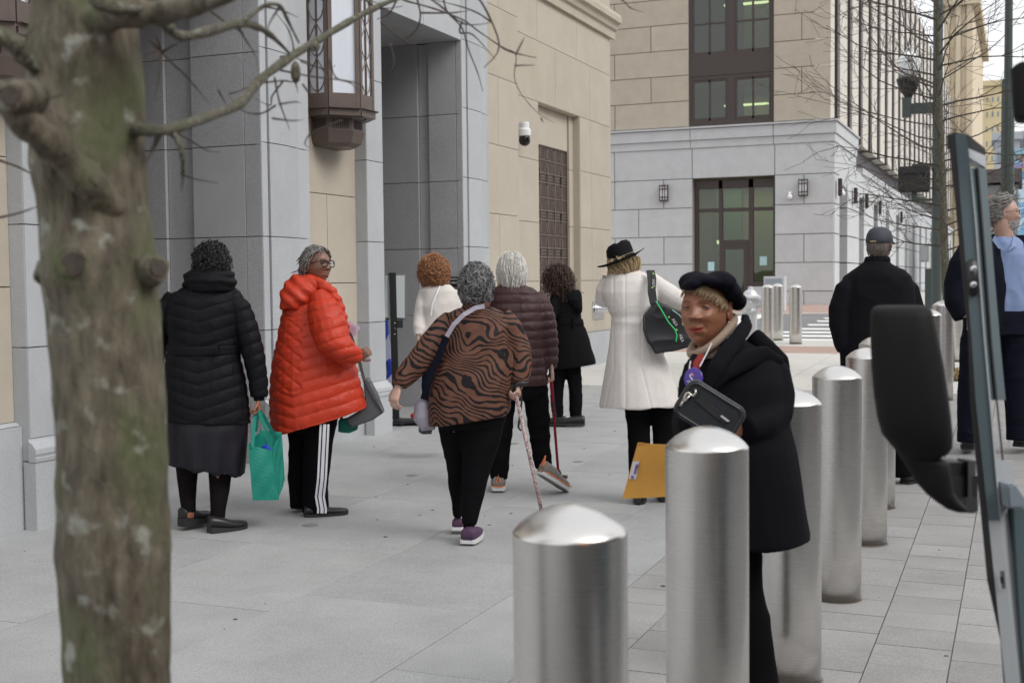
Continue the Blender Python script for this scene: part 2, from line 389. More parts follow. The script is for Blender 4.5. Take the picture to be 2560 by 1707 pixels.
wl = wallpart('wall', [((-12,Yt0,0),(XT-.045,P1a,TOP)), ((-12,P1a,0),(XG-.045,P1b,TOP)), ((-12,P1b,4.85),(XG-.045,P2a,TOP)), ((-12,P2a+.045,0),(XG-.045,P2b+.15,TOP)),
    ((-12,P2b+.15,0),(XT-.045,T1b,TOP)), ((-12,T1b,0),(XG-.045,Q1b,TOP)), ((-12,Q1b,4.95),(XG-.045,R1a,TOP)), ((-12,R1a+.045,0),(XG-.045,R1b,TOP)),
    ((-12,R1b,0),(XT-.045,TB,TOP)), ((-12,TB,0),(XB-.045,15.72,TOP)), ((-12,15.72,3.95),(XB-.045,17.42,TOP)), ((-12,15.72,0),(-6.3,17.42,3.95)), ((-12,17.42,0),(XB-.045,CE-.01,TOP)),
    ((-12,P1b,0),(-9.1,P2a+.045,4.85)), ((-12,Q1b,0),(-9.1,R1a+.045,4.95))], 'joint', bld, BO)
GZ = [.42,1.12,1.87,2.62,3.37,4.10,4.85,5.6,6.35,7.1,7.85,8.6]
TZ = [.66,1.49,2.28,3.09,3.89,4.70,5.30,6.1,6.9,7.75,8.6]
def pier(y0, y1, faces, return_y=None):
    """granite pier: base block, moulded cap of the base, courses in upright bands"""
    faceX(wl, XG+.05, [y0-.02, y1+.02], [-.05,.42], 'granite', 'base_block', th=.09)
    mb = MB(); pr = [(0,.42),(.055,.42),(.058,.445),(.05,.45),(.058,.47),(.055,.50),(.03,.53),(.006,.545),(0,.56)]
    mb.prism([(XG+a-BO[0]+.001, y0-.02-BO[1], z) for a, z in pr], (0, y1-y0+.04, 0)); obj('base_moulding', mb, M['granite'], wl)
    for (a, b, dx) in faces:
        zs = [.56]+GZ[1:]
        faceX(wl, XG+dx, [a, b], zs, 'granite', 'granite_block', th=.05+dx)
pier(P1a, P1b, [(P1a, P1a+.24, 0), (P1a+.245, P1b, -.012)])
pier(P2a, R1a-R1a+P2b+.19, [(P2a, P2a+.09, 0), (P2a+.10, P2a+.40, .012), (P2a+.41, P2b-.02, -.004), (P2b-.01, T1a, -.03)])
pier(T1b, Q1b, [(T1b, Q1b, 0)])
pier(R1a, R1b, [(R1a, R1a+.12, 0), (R1a+.13, R1a+.50, .012), (R1a+.51, R1b-.13, -.004), (R1b-.12, R1b, -.03)])
# side returns of the proud piers (facing the camera)
for (y, z0) in ((P1a, 0), (T1b, 0)):
    faceY(wl, y-.001, [XT-.04, XG-.003], [z0]+GZ[0:], 'granite', 'granite_block', th=.02)
# jambs of the two entrances
for (Y, hz) in ((P2a, [-.05,.42,1.12,1.87,2.60,3.33,4.10]), (R1a, [-.02,.40,1.12,1.85,2.58,3.30,4.08])):
    s = .0
    e = [XG-.003, XG-.155, XG-.66, XG-.93, XG-1.95, XG-3.0] if Y < 10 else [XG-.003, XG-.07, XG-.40, XG-.53, XG-1.5, XG-2.5]
    faceY(wl, Y, [e[1], e[0]], hz, 'granite_dark', 'granite_block')
    faceY(wl, Y-.004, [e[2], e[1]], hz, 'granite_dark', 'granite_block', th=.054)
    faceY(wl, Y+.03, [e[3], e[2]], hz, 'granite_dark', 'granite_block', th=.02)
    faceY(wl, Y-.004, [e[5], e[4], e[3]], hz, 'granite_dark', 'granite_block', th=.054)
# lintels and soffits
for (a, b, z, n) in ((P1b, P2a, 4.10, 3), (Q1b, R1a, 4.08, 2)):
    for i in range(n):
        y0, y1 = a+(b-a)*i/n, a+(b-a)*(i+1)/n
        for q in range(5): block((XG-.01-.62*(q+1), y0+G_, z), (XG-.01-.62*q-G_*2, y1-G_, z+.04), 'granite_dark', wl, 'soffit_panel')
        faceX(wl, XG, [y0, y1], [z, 4.85, 5.6, 6.35, 7.1, 7.85, 8.6], 'granite', 'lintel_block')
    block((-9.1, a, -.05), (-9.05, b, 4.1), 'bronze_dark', wl, 'entrance_screen')
# tan walls
def tanwall(X, y0, y1, seams, zs=TZ, pl=True):
    for k in range(len(zs)-1):
        e = [y0]+[s for s in seams[k % len(seams)] if y0 < s < y1]+[y1]
        faceX(wl, X, e, [zs[k], zs[k+1]], 'lime', 'limestone_panel', g=.0035)
    if pl:
        faceX(wl, X+.06, [y0, y1], [-.05, .64], 'granite', 'plinth_block', th=.1)
        mb = MB(); mb.prism([(X-.04-BO[0], y0+.002-BO[1], .64), (X+.05-BO[0], y0+.002-BO[1], .64), (X+.01-BO[0], y0+.002-BO[1], .66), (X-.04-BO[0], y0+.002-BO[1], .66)], (0, y1-y0-.004, 0)); obj('plinth_cap', mb, M['granite'], wl)
tanwall(XT, Yt0, P1a, [[4.6,3.3],[5.2,3.9,2.6]])
tanwall(XT, T1a, T1b, [[],[9.64]])
tanwall(XT, R1b, TB, [[],[13.6]])
# the set back stretch with the grille recess
ZB = [.70,1.48,2.27,3.10,3.89,4.70,5.30,6.1,6.9,7.75,8.6]
for k in range(len(ZB)-1):
    sm = [[18.1],[17.95],[17.95],[17.9],[14.9,16.4,17.9],[15.7,17.3],[14.9,16.5,18],[15.7,17.3],[14.9,16.5,18],[15.7,17.3]][k]
    if k < 4:
        faceX(wl, XB, [TB+.002, 15.72], [ZB[k], ZB[k+1]], 'lime', 'limestone_panel')
        faceX(wl, XB, [17.42]+[s for s in sm if s > 17.5]+[CE], [ZB[k], ZB[k+1]], 'lime', 'limestone_panel')
    else: faceX(wl, XB, [TB+.002]+sm+[CE], [ZB[k], ZB[k+1]], 'lime', 'limestone_panel')
faceX(wl, XB+.07, [TB, 15.72], [-.05, .70], 'granite', 'plinth_block', th=.12); faceX(wl, XB+.07, [15.72, 17.3, CE], [-.05, .70], 'granite', 'plinth_block', th=.12)
block((XB-.2, 15.66, 3.885), (XB-.01, 17.45, 3.94), 'lime', wl, 'recess_head')
faceX(wl, XB-.12, [15.74, 17.2], [3.36, 3.88], 'lime', 'limestone_panel', th=.1)
for k in range(4): faceX(wl, XB-.10, [17.22, 17.40], [ZB[k], ZB[k+1]], 'lime', 'limestone_panel', th=.1)
# reveals
for y in (15.72, 17.41): block((XB-.25, y-.01, .7), (XB-.006, y+.006, 3.885), 'lime', wl, 'reveal')
# cornice
cp = [(0,5.28),(.05,5.28),(.05,5.40),(.09,5.42),(.11,5.50),(.16,5.52),(.16,5.60),(.13,5.66),(0,5.70)]
for (X, a, b) in ((XT, R1b, TB), (XB, TB, CE+.15)):
    mb = MB(); mb.prism([(X+dx-BO[0], a-BO[1], z) for dx, z in cp], (0, b-a, 0)); obj('cornice', mb, M['lime'], wl)
mb = MB().box((XB-3-BO[0], CE-.01-BO[1], -.1), (XB-.001-BO[0], CE+.03-BO[1], TOP)); obj('end_wall', mb, M['lime'], wl)
mb = MB().box((-12-BO[0], Yt0-BO[1], TOP), (XG+.15-BO[0], CE+.2-BO[1], TOP+.25)); obj('roof', mb, M['lime'], bld)

# bronze grille in the recess: five by five open cells
gr_ = thing('bronze_grille', (XB-.19, 15.76, .75), 'brown bronze lattice grille filling the tall recess in the limestone wall', 'grille')
W_, H_ = 1.44/5, .52
def cellmesh():
    mb = MB(); t = .011
    def bar(y0, y1, z0, z1, d=.02): mb.box((0, y0, z0), (d, y1, z1))
    for y in (.125, .165, .205, .25): bar(y, y+t, 0, H_)
    bar(.0, t, 0, H_); bar(.105, .105+t, 0, H_)
    for z in (0, .13, .31): bar(0, W_, z, z+t, .024)
    for z in (.045, .085): bar(.125, .26, z, z+t, .024)
    for z0, z1 in ((.14, .31), (.50, .325)):
        for ya, yb in ((.02, .058), (.095, .058)):
            mb.hexa([(0,ya,z0),(.02,ya,z0),(.02,ya+t,z0),(0,ya+t,z0)], [(0,yb,z1),(.02,yb,z1),(.02,yb+t,z1),(0,yb+t,z1)])
    return mb
cm = cellmesh().mesh('lattice_panel'); cm.materials.append(M['bronze_pale'])
for i in range(5):
    for j in range(5):
        o = bpy.data.objects.new('lattice_panel', cm); sc.collection.objects.link(o); o.parent = gr_; o.location = (.03, i*W_, .02+j*H_)
mb = MB(); mb.box((0,-.02,2.6),(.06,1.46,2.66)); mb.box((0,-.02,0),(.06,.0,2.6)); mb.box((0,1.44,0),(.06,1.46,2.6)); mb.box((0,0,-.0),(.06,1.44,.02)); obj('frame', mb, M['bronze'], gr_)
mb = MB().box((-.03,0,0),(-.01,1.44,2.6)); obj('backing', mb, mat('dark_window', (.02,.028,.026), .15), gr_)

# wall lanterns
def lantern():
    y0 = 9.33; t = thing('wall_lantern', (XT, y0, 2.68), 'large brown bronze wall lantern with frosted panes between the two entrances', 'lantern', 'bronze wall lanterns on the facade')
    b = .195; P = [(0,0),(.22,0),(.22+b,b),(.22+b,b+.24),(.22,b*2+.24),(0,b*2+.24)]
    def ringz(z, off=0, sc_=1.0):
        cx, cy = .0, b+.12
        return [V((p[0])*sc_, cy+(p[1]-cy)*sc_, z) for p in P]
    mb = MB(); mb.rings([ringz(.0,0,.62), ringz(.03,0,.74), ringz(.13,0,.82), ringz(.135,0,.78), ringz(.24,0,.78), ringz(.26,0,.84), ringz(.29,0,1.04), ringz(.31,0,1.0)]); obj('base', mb, M['bronze'], t)
    mb = MB(); mb.rings([ringz(1.75,0,1.0), ringz(1.78,0,1.06), ringz(1.86,0,1.0), ringz(1.98,0,.7)]); obj('cap', mb, M['bronze'], t)
    # frames per face
    for i in range(5):
        a, c = V(*P[i], 0), V(*P[i+1], 0); L = np.linalg.norm(c-a); u = (c-a)/L; n = V(u[1], -u[0], 0)
        def pan(u0, u1, z0, z1, d0, d1, mb):
            q = [a+u*u0+n*d0, a+u*u1+n*d0, a+u*u1+n*d1, a+u*u0+n*d1]; mb.hexa([p+V(0,0,z0) for p in q], [p+V(0,0,z1) for p in q])
        if i in (0, 4): fr = .035
        else: fr = .035
        mb = MB(); pan(0, fr, .31, 1.76, -.03, .012, mb); pan(L-fr, L, .31, 1.76, -.03, .012, mb); pan(fr, L-fr, .31, .44, -.03, .010, mb); pan(fr, L-fr, 1.66, 1.76, -.03, .010, mb)
        if i in (1, 3): pan(fr, L-fr, 1.36, 1.385, -.03, .008, mb)
        fo = obj('frame', mb, M['bronze'], t)
        mb = MB(); pan(fr, L-fr, .44, 1.66, -.02, -.012, mb); obj('pane', mb, M['frost'], t)
        if i in (0, 2, 4):           # leaf tracery
            mb = MB(); m_ = L/2; pan(m_-.006, m_+.006, .44, 1.66, -.01, .006, mb)
            k = 0; z = .46
            while z < 1.6:
                for sg in (-1, 1):
                    pts = [a+u*(m_+sg*(L/2-fr)*math.sin(q*math.pi/2))+n*.0+V(0,0,z+.14*(1-math.cos(q*math.pi/2)) if k % 2 == 0 else z+.0+.13*(1-math.sin(q*math.pi/2))) for q in np.linspace(0,1,7)]
                    mb.tube(pts, .005, n=4)
                z += .15; k += 1
            obj('tracery', mb, M['bronze'], fo)
        mb = MB(); pan(0, L, .31, .315, -.02, .05, mb); pan(.0, L, .25, .31, -.05, .02, mb); obj('skirt', mb, M['bronze'], t)
        if True:
            mb = MB()
            a2, c2 = a*.78+V(0,(b+.12)*.22,0), c*.78+V(0,(b+.12)*.22,0)
            for q in np.linspace(.18,.82,9):
                p = a2+(c2-a2)*q; mb.box(p+V(-.003,-.003,.15)+n*.002, p+V(.003,.003,.225)+n*.004)
            obj('vent_slats', mb, M['bronze_dark'], t)
    # flared brackets at the outer corners
    return t
ln = lantern()
l2 = copy_tree(ln); l2.location.y = 9.33-3.98; l2['label'] = 'bronze wall lantern at the far left edge behind the tree trunk'

# camera dome, plaque, standpipe on the wall
p = onX(1311, 306, XB+.12); c = thing('security_camera', p, 'white dome security camera with black globe on the limestone wall', 'camera')
mb = MB(); mb.lathe((0,0,0), [(.02,.0),(.055,0),(.06,-.02),(.06,-.075),(.075,-.085),(.082,-.10),(.082,-.17),(.07,-.18)]); mb.box((-.14,-.04,-.06),(0,.04,-.005)); obj('housing', mb, M['white_plastic'], c, smooth=False)
mb = MB(); mb.lathe((0,0,0), [(.068,-.18),(.072,-.20),(.074,-.24),(.06,-.28),(.03,-.30),(.005,-.305)]); obj('dome', mb, mat('smoked_dome', (.01,.01,.012), .06), c, smooth=True)
a = onY(1116, 692, R1a-.02); b = onY(1156, 752, R1a-.02)
c = thing('notice_plaque', (a[0], a[1], b[2]), 'black notice plaque with white lettering on the entrance jamb behind the red haired person', 'plaque')
pw, ph = .32, a[2]-b[2]+.12
obj('plate', MB().box((0,-.012,-.12),(pw,0,ph-.12)), M['black'], c)
M['ink'] = mat('white_lettering', (.7,.7,.7), .7)
def text(body, size, origin, xdir, zdir, m, parent, name='lettering', depth=.001, align='LEFT', label=None):
    cu = bpy.data.curves.new(name, 'FONT'); cu.body = body; cu.size = size; cu.extrude = depth; cu.align_x = align; cu.resolution_u = 2
    o = bpy.data.objects.new('tmp', cu); sc.collection.objects.link(o); dg = bpy.context.evaluated_depsgraph_get()
    me = bpy.data.meshes.new_from_object(o.evaluated_get(dg)); bpy.data.objects.remove(o)
    x = Vector(xdir).normalized(); z = Vector(zdir).normalized(); n = x.cross(z)
    mt = Matrix(((x[0],z[0],n[0],origin[0]),(x[1],z[1],n[1],origin[1]),(x[2],z[2],n[2],origin[2]),(0,0,0,1)))
    me.transform(mt); return link(name, me, m, parent)
zz = ph-.12
for s_, sz in (('S GENERAL ASSEM', .026), ('ROHIBITED ITEMS', .03), ('', .02), ('S OR EXPLOSIVE MATE', .022)):
    zz -= sz*1.35
    if s_: text(s_, sz, (.015,-.0135,zz), (1,0,0), (0,0,1), M['ink'], c)
mb = MB()
for i in range(5): mb.box((.02,-.014,zz-.03-i*.022),(.29,-.012,zz-.024-i*.022))
obj('small_print', mb, M['ink'], c)
p = onX(1496, 775, XB+.01); c = thing('fire_hose_connection', (XB+.002, p[1], p[2]), 'chrome fire hose connection with ribbed outlets low on the limestone wall', 'hose connection')
obj('plate', MB().box((0,-.27,-.14),(.012,.27,.14)), M['chrome'], c)
for i in range(5):
    mb = MB(); R = []
    for r, xx in ((.05,.01),(.05,.05),(.062,.055),(.062,.08),(.045,.085),(.045,.10),(.058,.105),(.058,.13),(.03,.14)):
        R.append([V(xx*.6, -.2+.1*i+r*math.cos(a_)*.8, .02+r*math.sin(a_)) for a_ in np.linspace(0,2*math.pi,14,endpoint=False)])
    mb.rings(R); obj('outlet', mb, M['chrome'], c, smooth=True)

# ================================================================== FAR BUILDING
YF = 41.8
fb = thing('corner_building', (-9, YF, .6), 'buff and grey stone office building with tall dark windows across the street', 'building')
FO = (-9, YF, .6)
def fx(x, y=500): return float(onY(x, y, YF)[0])
XC, XU = -5.68, -5.80
wL, wR = fx(1721,150), fx(1934,150); dL, dR = fx(1731,600), fx(1937,600)
def fbx(a, b): return V(*a)-V(*FO), V(*b)-V(*FO)
SB = [(47.5,50.6)]
fw = MB()
# wall body with real openings at the door and the window column
for (x0, x1, z0, z1) in ((-30, wL, 6.3, 17), (wR, XU-.05, 6.3, 17), (-30, dL, -.2, 6.3), (dR, XC-.05, -.2, 6.3), (dL, dR, 4.95, 6.3), (wL, wR, 16.4, 17)):
    fw.box(*fbx((x0, YF+.05, z0), (x1, YF+.45, z1)))
fw.box(*fbx((-30, YF+6, -.2), (XC-.4, YF+6.3, 17)))
fwl = obj('wall', fw, M['joint_far'], fb); PO[fwl.name] = FO
cz = [.45,1.03,1.98,2.92,3.90,4.89]
def ff(x0, x1, z0, z1, mm, nm, seams=(), th=.07, dy=0, g=.013):
    e = [x0]+[s for s in sorted(seams) if x0 < s < x1]+[x1]
    for i in range(len(e)-1): block((e[i]+g, YF-dy, z0+g), (e[i+1]-g, YF+th, z1-g), mm, fwl, nm)
s1 = [fx(1400+v/1.96) for v in (385,)]; s2 = [fx(1400+v/1.96) for v in (268,508)]; s3 = [fx(1400+1195/1.96, 600)]
for k in range(5):
    L_ = s1 if k % 2 == 1 else s2; far_l = [L_[0]-3.1*q-(1.5 if k % 2 else 0) for q in range(1,5)]
    ff(-26, dL, cz[k], cz[k+1], 'far_granite', 'grey_block', L_+far_l, dy=.0)
    ff(dR, XC, cz[k], cz[k+1], 'far_granite', 'grey_block', s3 if k % 2 == 0 else [])
ff(-26, dL, 4.89, 5.92, 'far_granite', 'grey_block', [fx(1400+268/1.96), -16.5, -19.5, -22.5]); ff(dL, dR+.0, 4.89, 5.92, 'far_granite', 'grey_block', [], th=.3); ff(dR, XC, 4.89, 5.92, 'far_granite', 'grey_block')
for z0, z1, d in ((5.92, 6.19, .03), (6.19, 6.56, .08), (6.57, 6.64, .14)):
    for a, b in ((-26, dL-.05), (dL-.05, wR), (wR, XC+d)): block((a+.01, YF-d, z0), (b-.01 if b < XC else b, YF+.3, z1-.01), 'far_granite', fwl, 'cornice_block')
k = 0; z = 6.66
while z < 16.5:
    sl = [fx(1400+v/1.96) for v in ((272,) if k % 2 == 0 else (449,))]; sl += [sl[0]-3*q for q in range(1,5)]
    ff(-26, wL, z, z+.872, 'far_lime', 'buff_block', sl)
    ff(wR, XU, z, z+.872, 'far_lime', 'buff_block', [fx(1400+1184/1.96)] if k % 2 else [])
    z += .872; k += 1
# window column
def bars(mb, rects, y0, y1):
    for x0, x1, z0, z1 in rects: mb.box(*fbx((x0, y0, z0), (x1, y1, z1)))
def px2(x, y): p = onY(Z3(x,y)[0], Z3(x,y)[1], YF+.1); return p[0], p[2]
def window(zb, zt, zmid=None):
    m_ = px2(838, 200)[0]; mb = MB(); f = .14
    bars(mb, [(wL, wL+.1, zb, zt), (wR-.1, wR, zb, zt), (m_-.13, m_+.13, zb, zt), (wL+.1, m_-.13, zb, zb+.16), (m_+.13, wR-.1, zb, zb+.16), (wL+.1, m_-.13, zt-.13, zt), (m_+.13, wR-.1, zt-.13, zt)], YF+.08, YF+.2)
    o = obj('window_frame', mb, M['bronze_far'], fb)
    for (a, b) in ((wL+.1, m_-.13), (m_+.13, wR-.1)):
        c_ = (a+b)/2; mb = MB(); bars(mb, [(a, a+.07, zb+.16, zt-.13), (b-.07, b, zb+.16, zt-.13), (c_-.03, c_+.03, zb+.16, zt-.13), (a+.07, b-.07, zb+.16, zb+.26), (a+.07, b-.07, zt-.2, zt-.13)], YF+.10, YF+.19)
        if zmid: bars(mb, [(a+.07, c_-.03, zmid-.03, zmid+.03), (c_+.03, b-.07, zmid-.03, zmid+.03)], YF+.11, YF+.18)
        obj('sash', mb, M['bronze_far'], o)
        for (p0, p1) in ((a+.07, c_-.03), (c_+.03, b-.07)):
            for (q0, q1) in (((zb+.26, zmid-.03), (zmid+.03, zt-.2)) if zmid else ((zb+.26, zt-.2),)):
                mb = MB(); bars(mb, [(p0, p1, q0, q1)], YF+.13, YF+.142); obj('pane', mb, M['win_glass'], o)
z_a = px2(838, 620)[1]; z_b = px2(838, 365)[1]; z_c = px2(838, 285)[1]
window(6.66, z_b); window(z_c, z_c+4.4, px2(838, 108)[1]); window(z_c+5.2, 16.3, z_c+7)
for sp_ in ((wL, wR, z_b, z_c), (wL, wR, z_c+4.4, z_c+5.2)): mb = MB(); bars(mb, [sp_], YF+.06, YF+.2); obj('spandrel_panel', mb, M['bronze_far'], fb)
# rooms behind the glass
mb = MB(); bars(mb, [(wL-1, wR+.6, z_b+.05, z_b+.35), (wL-1, wR+.6, z_c+4.0, z_c+4.3)], YF+.5, YF+5.9); obj('ceiling', mb, M['interior'], fb)
mb = MB(); bars(mb, [(wL-3, wR+1, 6.3, 17)], YF+3.4, YF+3.6); obj('inner_wall', mb, M['interior_dark'], fb)
mb = MB(); bars(mb, [(px2(838,0)[0]-.2, wR+1, 6.3, 17)], YF+3.2, YF+3.38); obj('inner_wall', mb, M['interior'], fb)
mt_ = M['tube']
for (zc_) in (z_b+.03, z_c+3.98-1.05):
    for q in range(3):
        xa = px2(858, 530)[0]+[-.62, .05, 1.02][q]; mb = MB(); bars(mb, [(xa, xa+[.22,.85,.75][q], zc_-.10-.85, zc_-.04-.85)], YF+1.2, YF+1.35); obj('ceiling_light', mb, mt_, fb)
# glazed entrance
zt = px2(840, 880)[1]; zb = .62; xs_ = [px2(v, 1000)[0] for v in (655, 672, 772, 790, 922, 942, 1040, 1052)]
mb = MB(); bars(mb, [(dL, xs_[1], zb, zt), (xs_[2], xs_[3], px2(800,1180)[1], zt), (xs_[4]-.02, xs_[5], zb, zt), (xs_[6], dR, zb, zt), (xs_[1], xs_[6], zt-.28, zt)], YF+.28, YF+.42)
z1_ = px2(800, 1028)[1]; z2_ = px2(850, 1178)[1]
bars(mb, [(xs_[1], xs_[2], z1_-.06, z1_+.06), (xs_[3], xs_[4]-.02, z1_-.06, z1_+.06), (xs_[5], xs_[6], z1_-.06, z1_+.06), (xs_[2], xs_[4]-.02, z2_-.1, z2_+.02), (xs_[5], xs_[6], px2(980,1400)[1]-.02, px2(980,1400)[1]+.12)], YF+.29, YF+.41)
ef = obj('entrance_frame', mb, M['bronze_far'], fb)
mb = MB(); bars(mb, [(xs_[2]+.02, xs_[2]+.2, zb, z2_-.1), (xs_[4]-.2, xs_[4]-.03, zb, z2_-.1), (xs_[2]+.2, xs_[4]-.2, z2_-.3, z2_-.1), (xs_[2]+.2, xs_[4]-.2, zb, zb+.3)], YF+.30, YF+.40); dr = obj('door', mb, M['bronze_far'], fb)
mb = MB(); bars(mb, [(xs_[2]+.2, xs_[4]-.2, zb+.3, z2_-.3)], YF+.34, YF+.35); obj('pane', mb, M['win_glass'], dr)
for (a, b, c_, d_) in ((xs_[1], xs_[2], z1_+.06, zt-.28), (xs_[3], xs_[4]-.02, z1_+.06, zt-.28), (xs_[5], xs_[6], z1_+.06, zt-.28), (xs_[1], xs_[2], zb, z1_-.06), (xs_[3], xs_[4]-.02, z2_+.02, z1_-.06), (xs_[5], xs_[6], px2(980,1400)[1]+.12, z1_-.06)):
    mb = MB(); bars(mb, [(a, b, c_, d_)], YF+.34, YF+.352); obj('pane', mb, M['win_glass'], ef)
block((xs_[5], YF+.1, zb-.3), (xs_[6]+.1, YF+.4, px2(980,1400)[1]-.03), 'far_granite', fwl, 'sill_block')
mb = MB(); bars(mb, [(dL-1, dR+.5, zb-.1, zt+.3)], YF+4.2, YF+4.4); obj('inner_wall', mb, mat('lobby_wall', (.42,.41,.28), .9), fb)
mb = MB(); bars(mb, [(dL-.1, px2(772,1000)[0], zb-.1, zt)], YF+4.0, YF+4.1); obj('inner_wall', mb, mat('green_wall', (.22,.34,.25), .9), fb)
mb = MB(); bars(mb, [(dL-.6, dR+.4, zt+.05, zt+.2)], YF+.5, YF+4.2); obj('ceiling', mb, M['interior'], fb)
al = bpy.data.lights.new('lobby_lamp', 'AREA'); al.energy = 75; al.size = 3.2; al.color = (1,.95,.75); ao = bpy.data.objects.new('lobby_lamp', al); sc.collection.objects.link(ao); ao.parent = fb; ao.location = V((dL+dR)/2, YF+2.2, zt-.02)-V(*FO)
for zc_ in (z_b, z_c+3.98): al = bpy.data.lights.new('room_lamp', 'AREA'); al.energy = 32; al.size = 1.6; al.color = (1,.95,.75); ao = bpy.data.objects.new('room_lamp', al); sc.collection.objects.link(ao); ao.parent = fb; ao.location = V(wR-1.2, YF+1.9, zc_-.3)-V(*FO)
p = px2(760, 1184); mb = MB(); bars(mb, [(p[0]-.1, p[0]+.1, p[1]-.06, p[1]+.06)], YF+.8, YF+.9); obj('ceiling_light', mb, mt_, fb)
for (u, v, w_, h_) in ((733, 1305, .22, .3), (990, 1278, .24, .3)):
    p = px2(u, v); mb = MB(); bars(mb, [(p[0]-w_/2, p[0]+w_/2, p[1]-h_/2, p[1]+h_/2)], YF+.325, YF+.33); obj('paper_notice', mb, mat('pale_blue_paper', (.42,.62,.64), .8), fb)
# side wall along the avenue: pilasters and tall window slots
ys_ = []
y = YF
sw = MB(); sw.box(*fbx((XC-.9, YF+.45, -.2), (XC-.5, 130, 17))); swl = obj('side_wall', sw, M['bronze_dark'], fb); PO[swl.name] = FO
def sx(a, b, z0, z1, mm, nm, X, th): 
    block((X-th, a, z0), (X, b, z1), mm, swl, nm)
block((XU-.5, YF+.001, 6.66), (XU, YF+.9, 17), 'far_pale', swl, 'corner_pilaster')
edges = []
Y0 = YF+.9; per = 3.3; n = 0
while Y0 < 118:
    # window slot, pale pilaster
    for z in (6.7, 8.75, 12.4): block((XU-.46, Y0+.0, z-.0), (XU-.2, Y0+1.5, z+.35), 'far_pale', swl, 'spandrel')
    block((XU-.42, Y0+.45, 6.6), (XU+.035, Y0+.85, 17), 'bronze_far', swl, 'mullion')
    block((XU-.42, Y0+1.25, 6.6), (XU+.02, Y0+1.45, 17), 'far_pale', swl, 'mullion_rib')
    block((XU-.5, Y0+1.5, 6.6), (XU+.0, Y0+per, 17), 'far_pale', swl, 'pilaster')
    Y0 += per; n += 1
for k in range(5):
    block((XC-.5, YF+.08, cz[k]+.02), (XC, YF+1.3, cz[k+1]-.02), 'far_granite', swl, 'grey_block')
block((XC-.5, YF+.08, 4.91), (XC, YF+1.3, 5.9), 'far_granite', swl, 'grey_block')
for z0, z1, d in ((5.92, 6.19, .03), (6.19, 6.56, .08), (6.57, 6.64, .14)): block((XC-.5, YF+.31, z0), (XC+d, YF+5.9, z1-.01), 'far_granite', swl, 'cornice_block')
block((XC-.5, YF+1.3, 4.6), (XC-.02, YF+6, 5.9), 'far_granite', swl, 'grey_block')
Y0 = YF+3.2; 
while Y0 < 118:
    for k in range(5): block((XC-.5, Y0, cz[k]+.02), (XC+.02, Y0+3.4, cz[k+1]-.02), 'far_granite', swl, 'grey_block')
    block((XC-.5, Y0+3.4, 4.5), (XC-.01, Y0+5.0, 4.89), 'far_granite', swl, 'grey_block')
    block((XC-.5, Y0+.4, 4.91), (XC+.01, Y0+5.35, 5.4), 'far_granite', swl, 'grey_block')
    if Y0 > YF+5: block((XC-.5, Y0-1, 5.4), (XC+.08, Y0+4.0, 5.6), 'far_granite', swl, 'cornice_block')
    Y0 += 5.0
def wall_light(p, axis, label):
    t = thing('wall_light', p, label, 'wall light', 'slim wall lights on the grey stone')
    e1 = V(1,0,0) if axis == 'y' else V(0,-1,0); n = V(0,-1,0) if axis == 'y' else V(1,0,0); w_, h_ = .15, .56
    def bx(u0, u1, z0, z1, d0, d1, mb):
        q = [e1*u0+n*d0, e1*u1+n*d0, e1*u1+n*d1, e1*u0+n*d1]; mb.hexa([p_+V(0,0,z0) for p_ in q], [p_+V(0,0,z1) for p_ in q])
    mb = MB(); bx(-w_+.02, w_-.02, -h_/2+.05, h_/2-.05, .04, .10, mb); obj('diffuser', mb, mat('white_diffuser', (.8,.8,.8), .5), t)
    mb = MB()
    for u in (-w_, -.05, .03, w_-.025): bx(u, u+.025, -h_/2, h_/2, .02, .125, mb)
    for z_ in (-h_/2, h_/2-.05, h_/2-.16, -h_/2+.12): bx(-w_, w_, z_, z_+.03, .025, .13, mb)
    obj('frame', mb, M['bronze_dark'], t)
for u, v, lb in ((511, 947, 'slim wall light left of the glazed entrance across the street'), (1193, 920, 'slim wall light right of the glazed entrance across the street')):
    q = onY(*Z3(u, v), YF-.02); wall_light(q, 'y', lb)
for (u, v, lb) in ((264,918,'first wall light around the corner beside a small camera'), (341,960,'second wall light along the avenue side'), (396,985,'third wall light along the avenue side'), (462,1018,'fourth wall light along the avenue side'), (568,1065,'fifth wall light along the avenue side')):
    q = onX(*Z4(u, v), XC+.06); wall_light(q, 'x', lb)
for (u, v, pl, lb) in ((1126, 962, 0, 'small white camera beside the wall light right of the entrance'), (1385, 945, 1, 'small white camera around the building corner')):
    q = onY(*Z3(u, v), YF-.1) if not pl else onX(*Z3(u, v), XC+.1); t = thing('security_camera', q, lb, 'camera')
    mb = MB(); mb.ell((0,-.02,-.02),(.09,.09,.09)); mb.box((-.05,-.05,.03),(.05,.11,.14)); obj('housing', mb, M['white_plastic'], t, smooth=True)

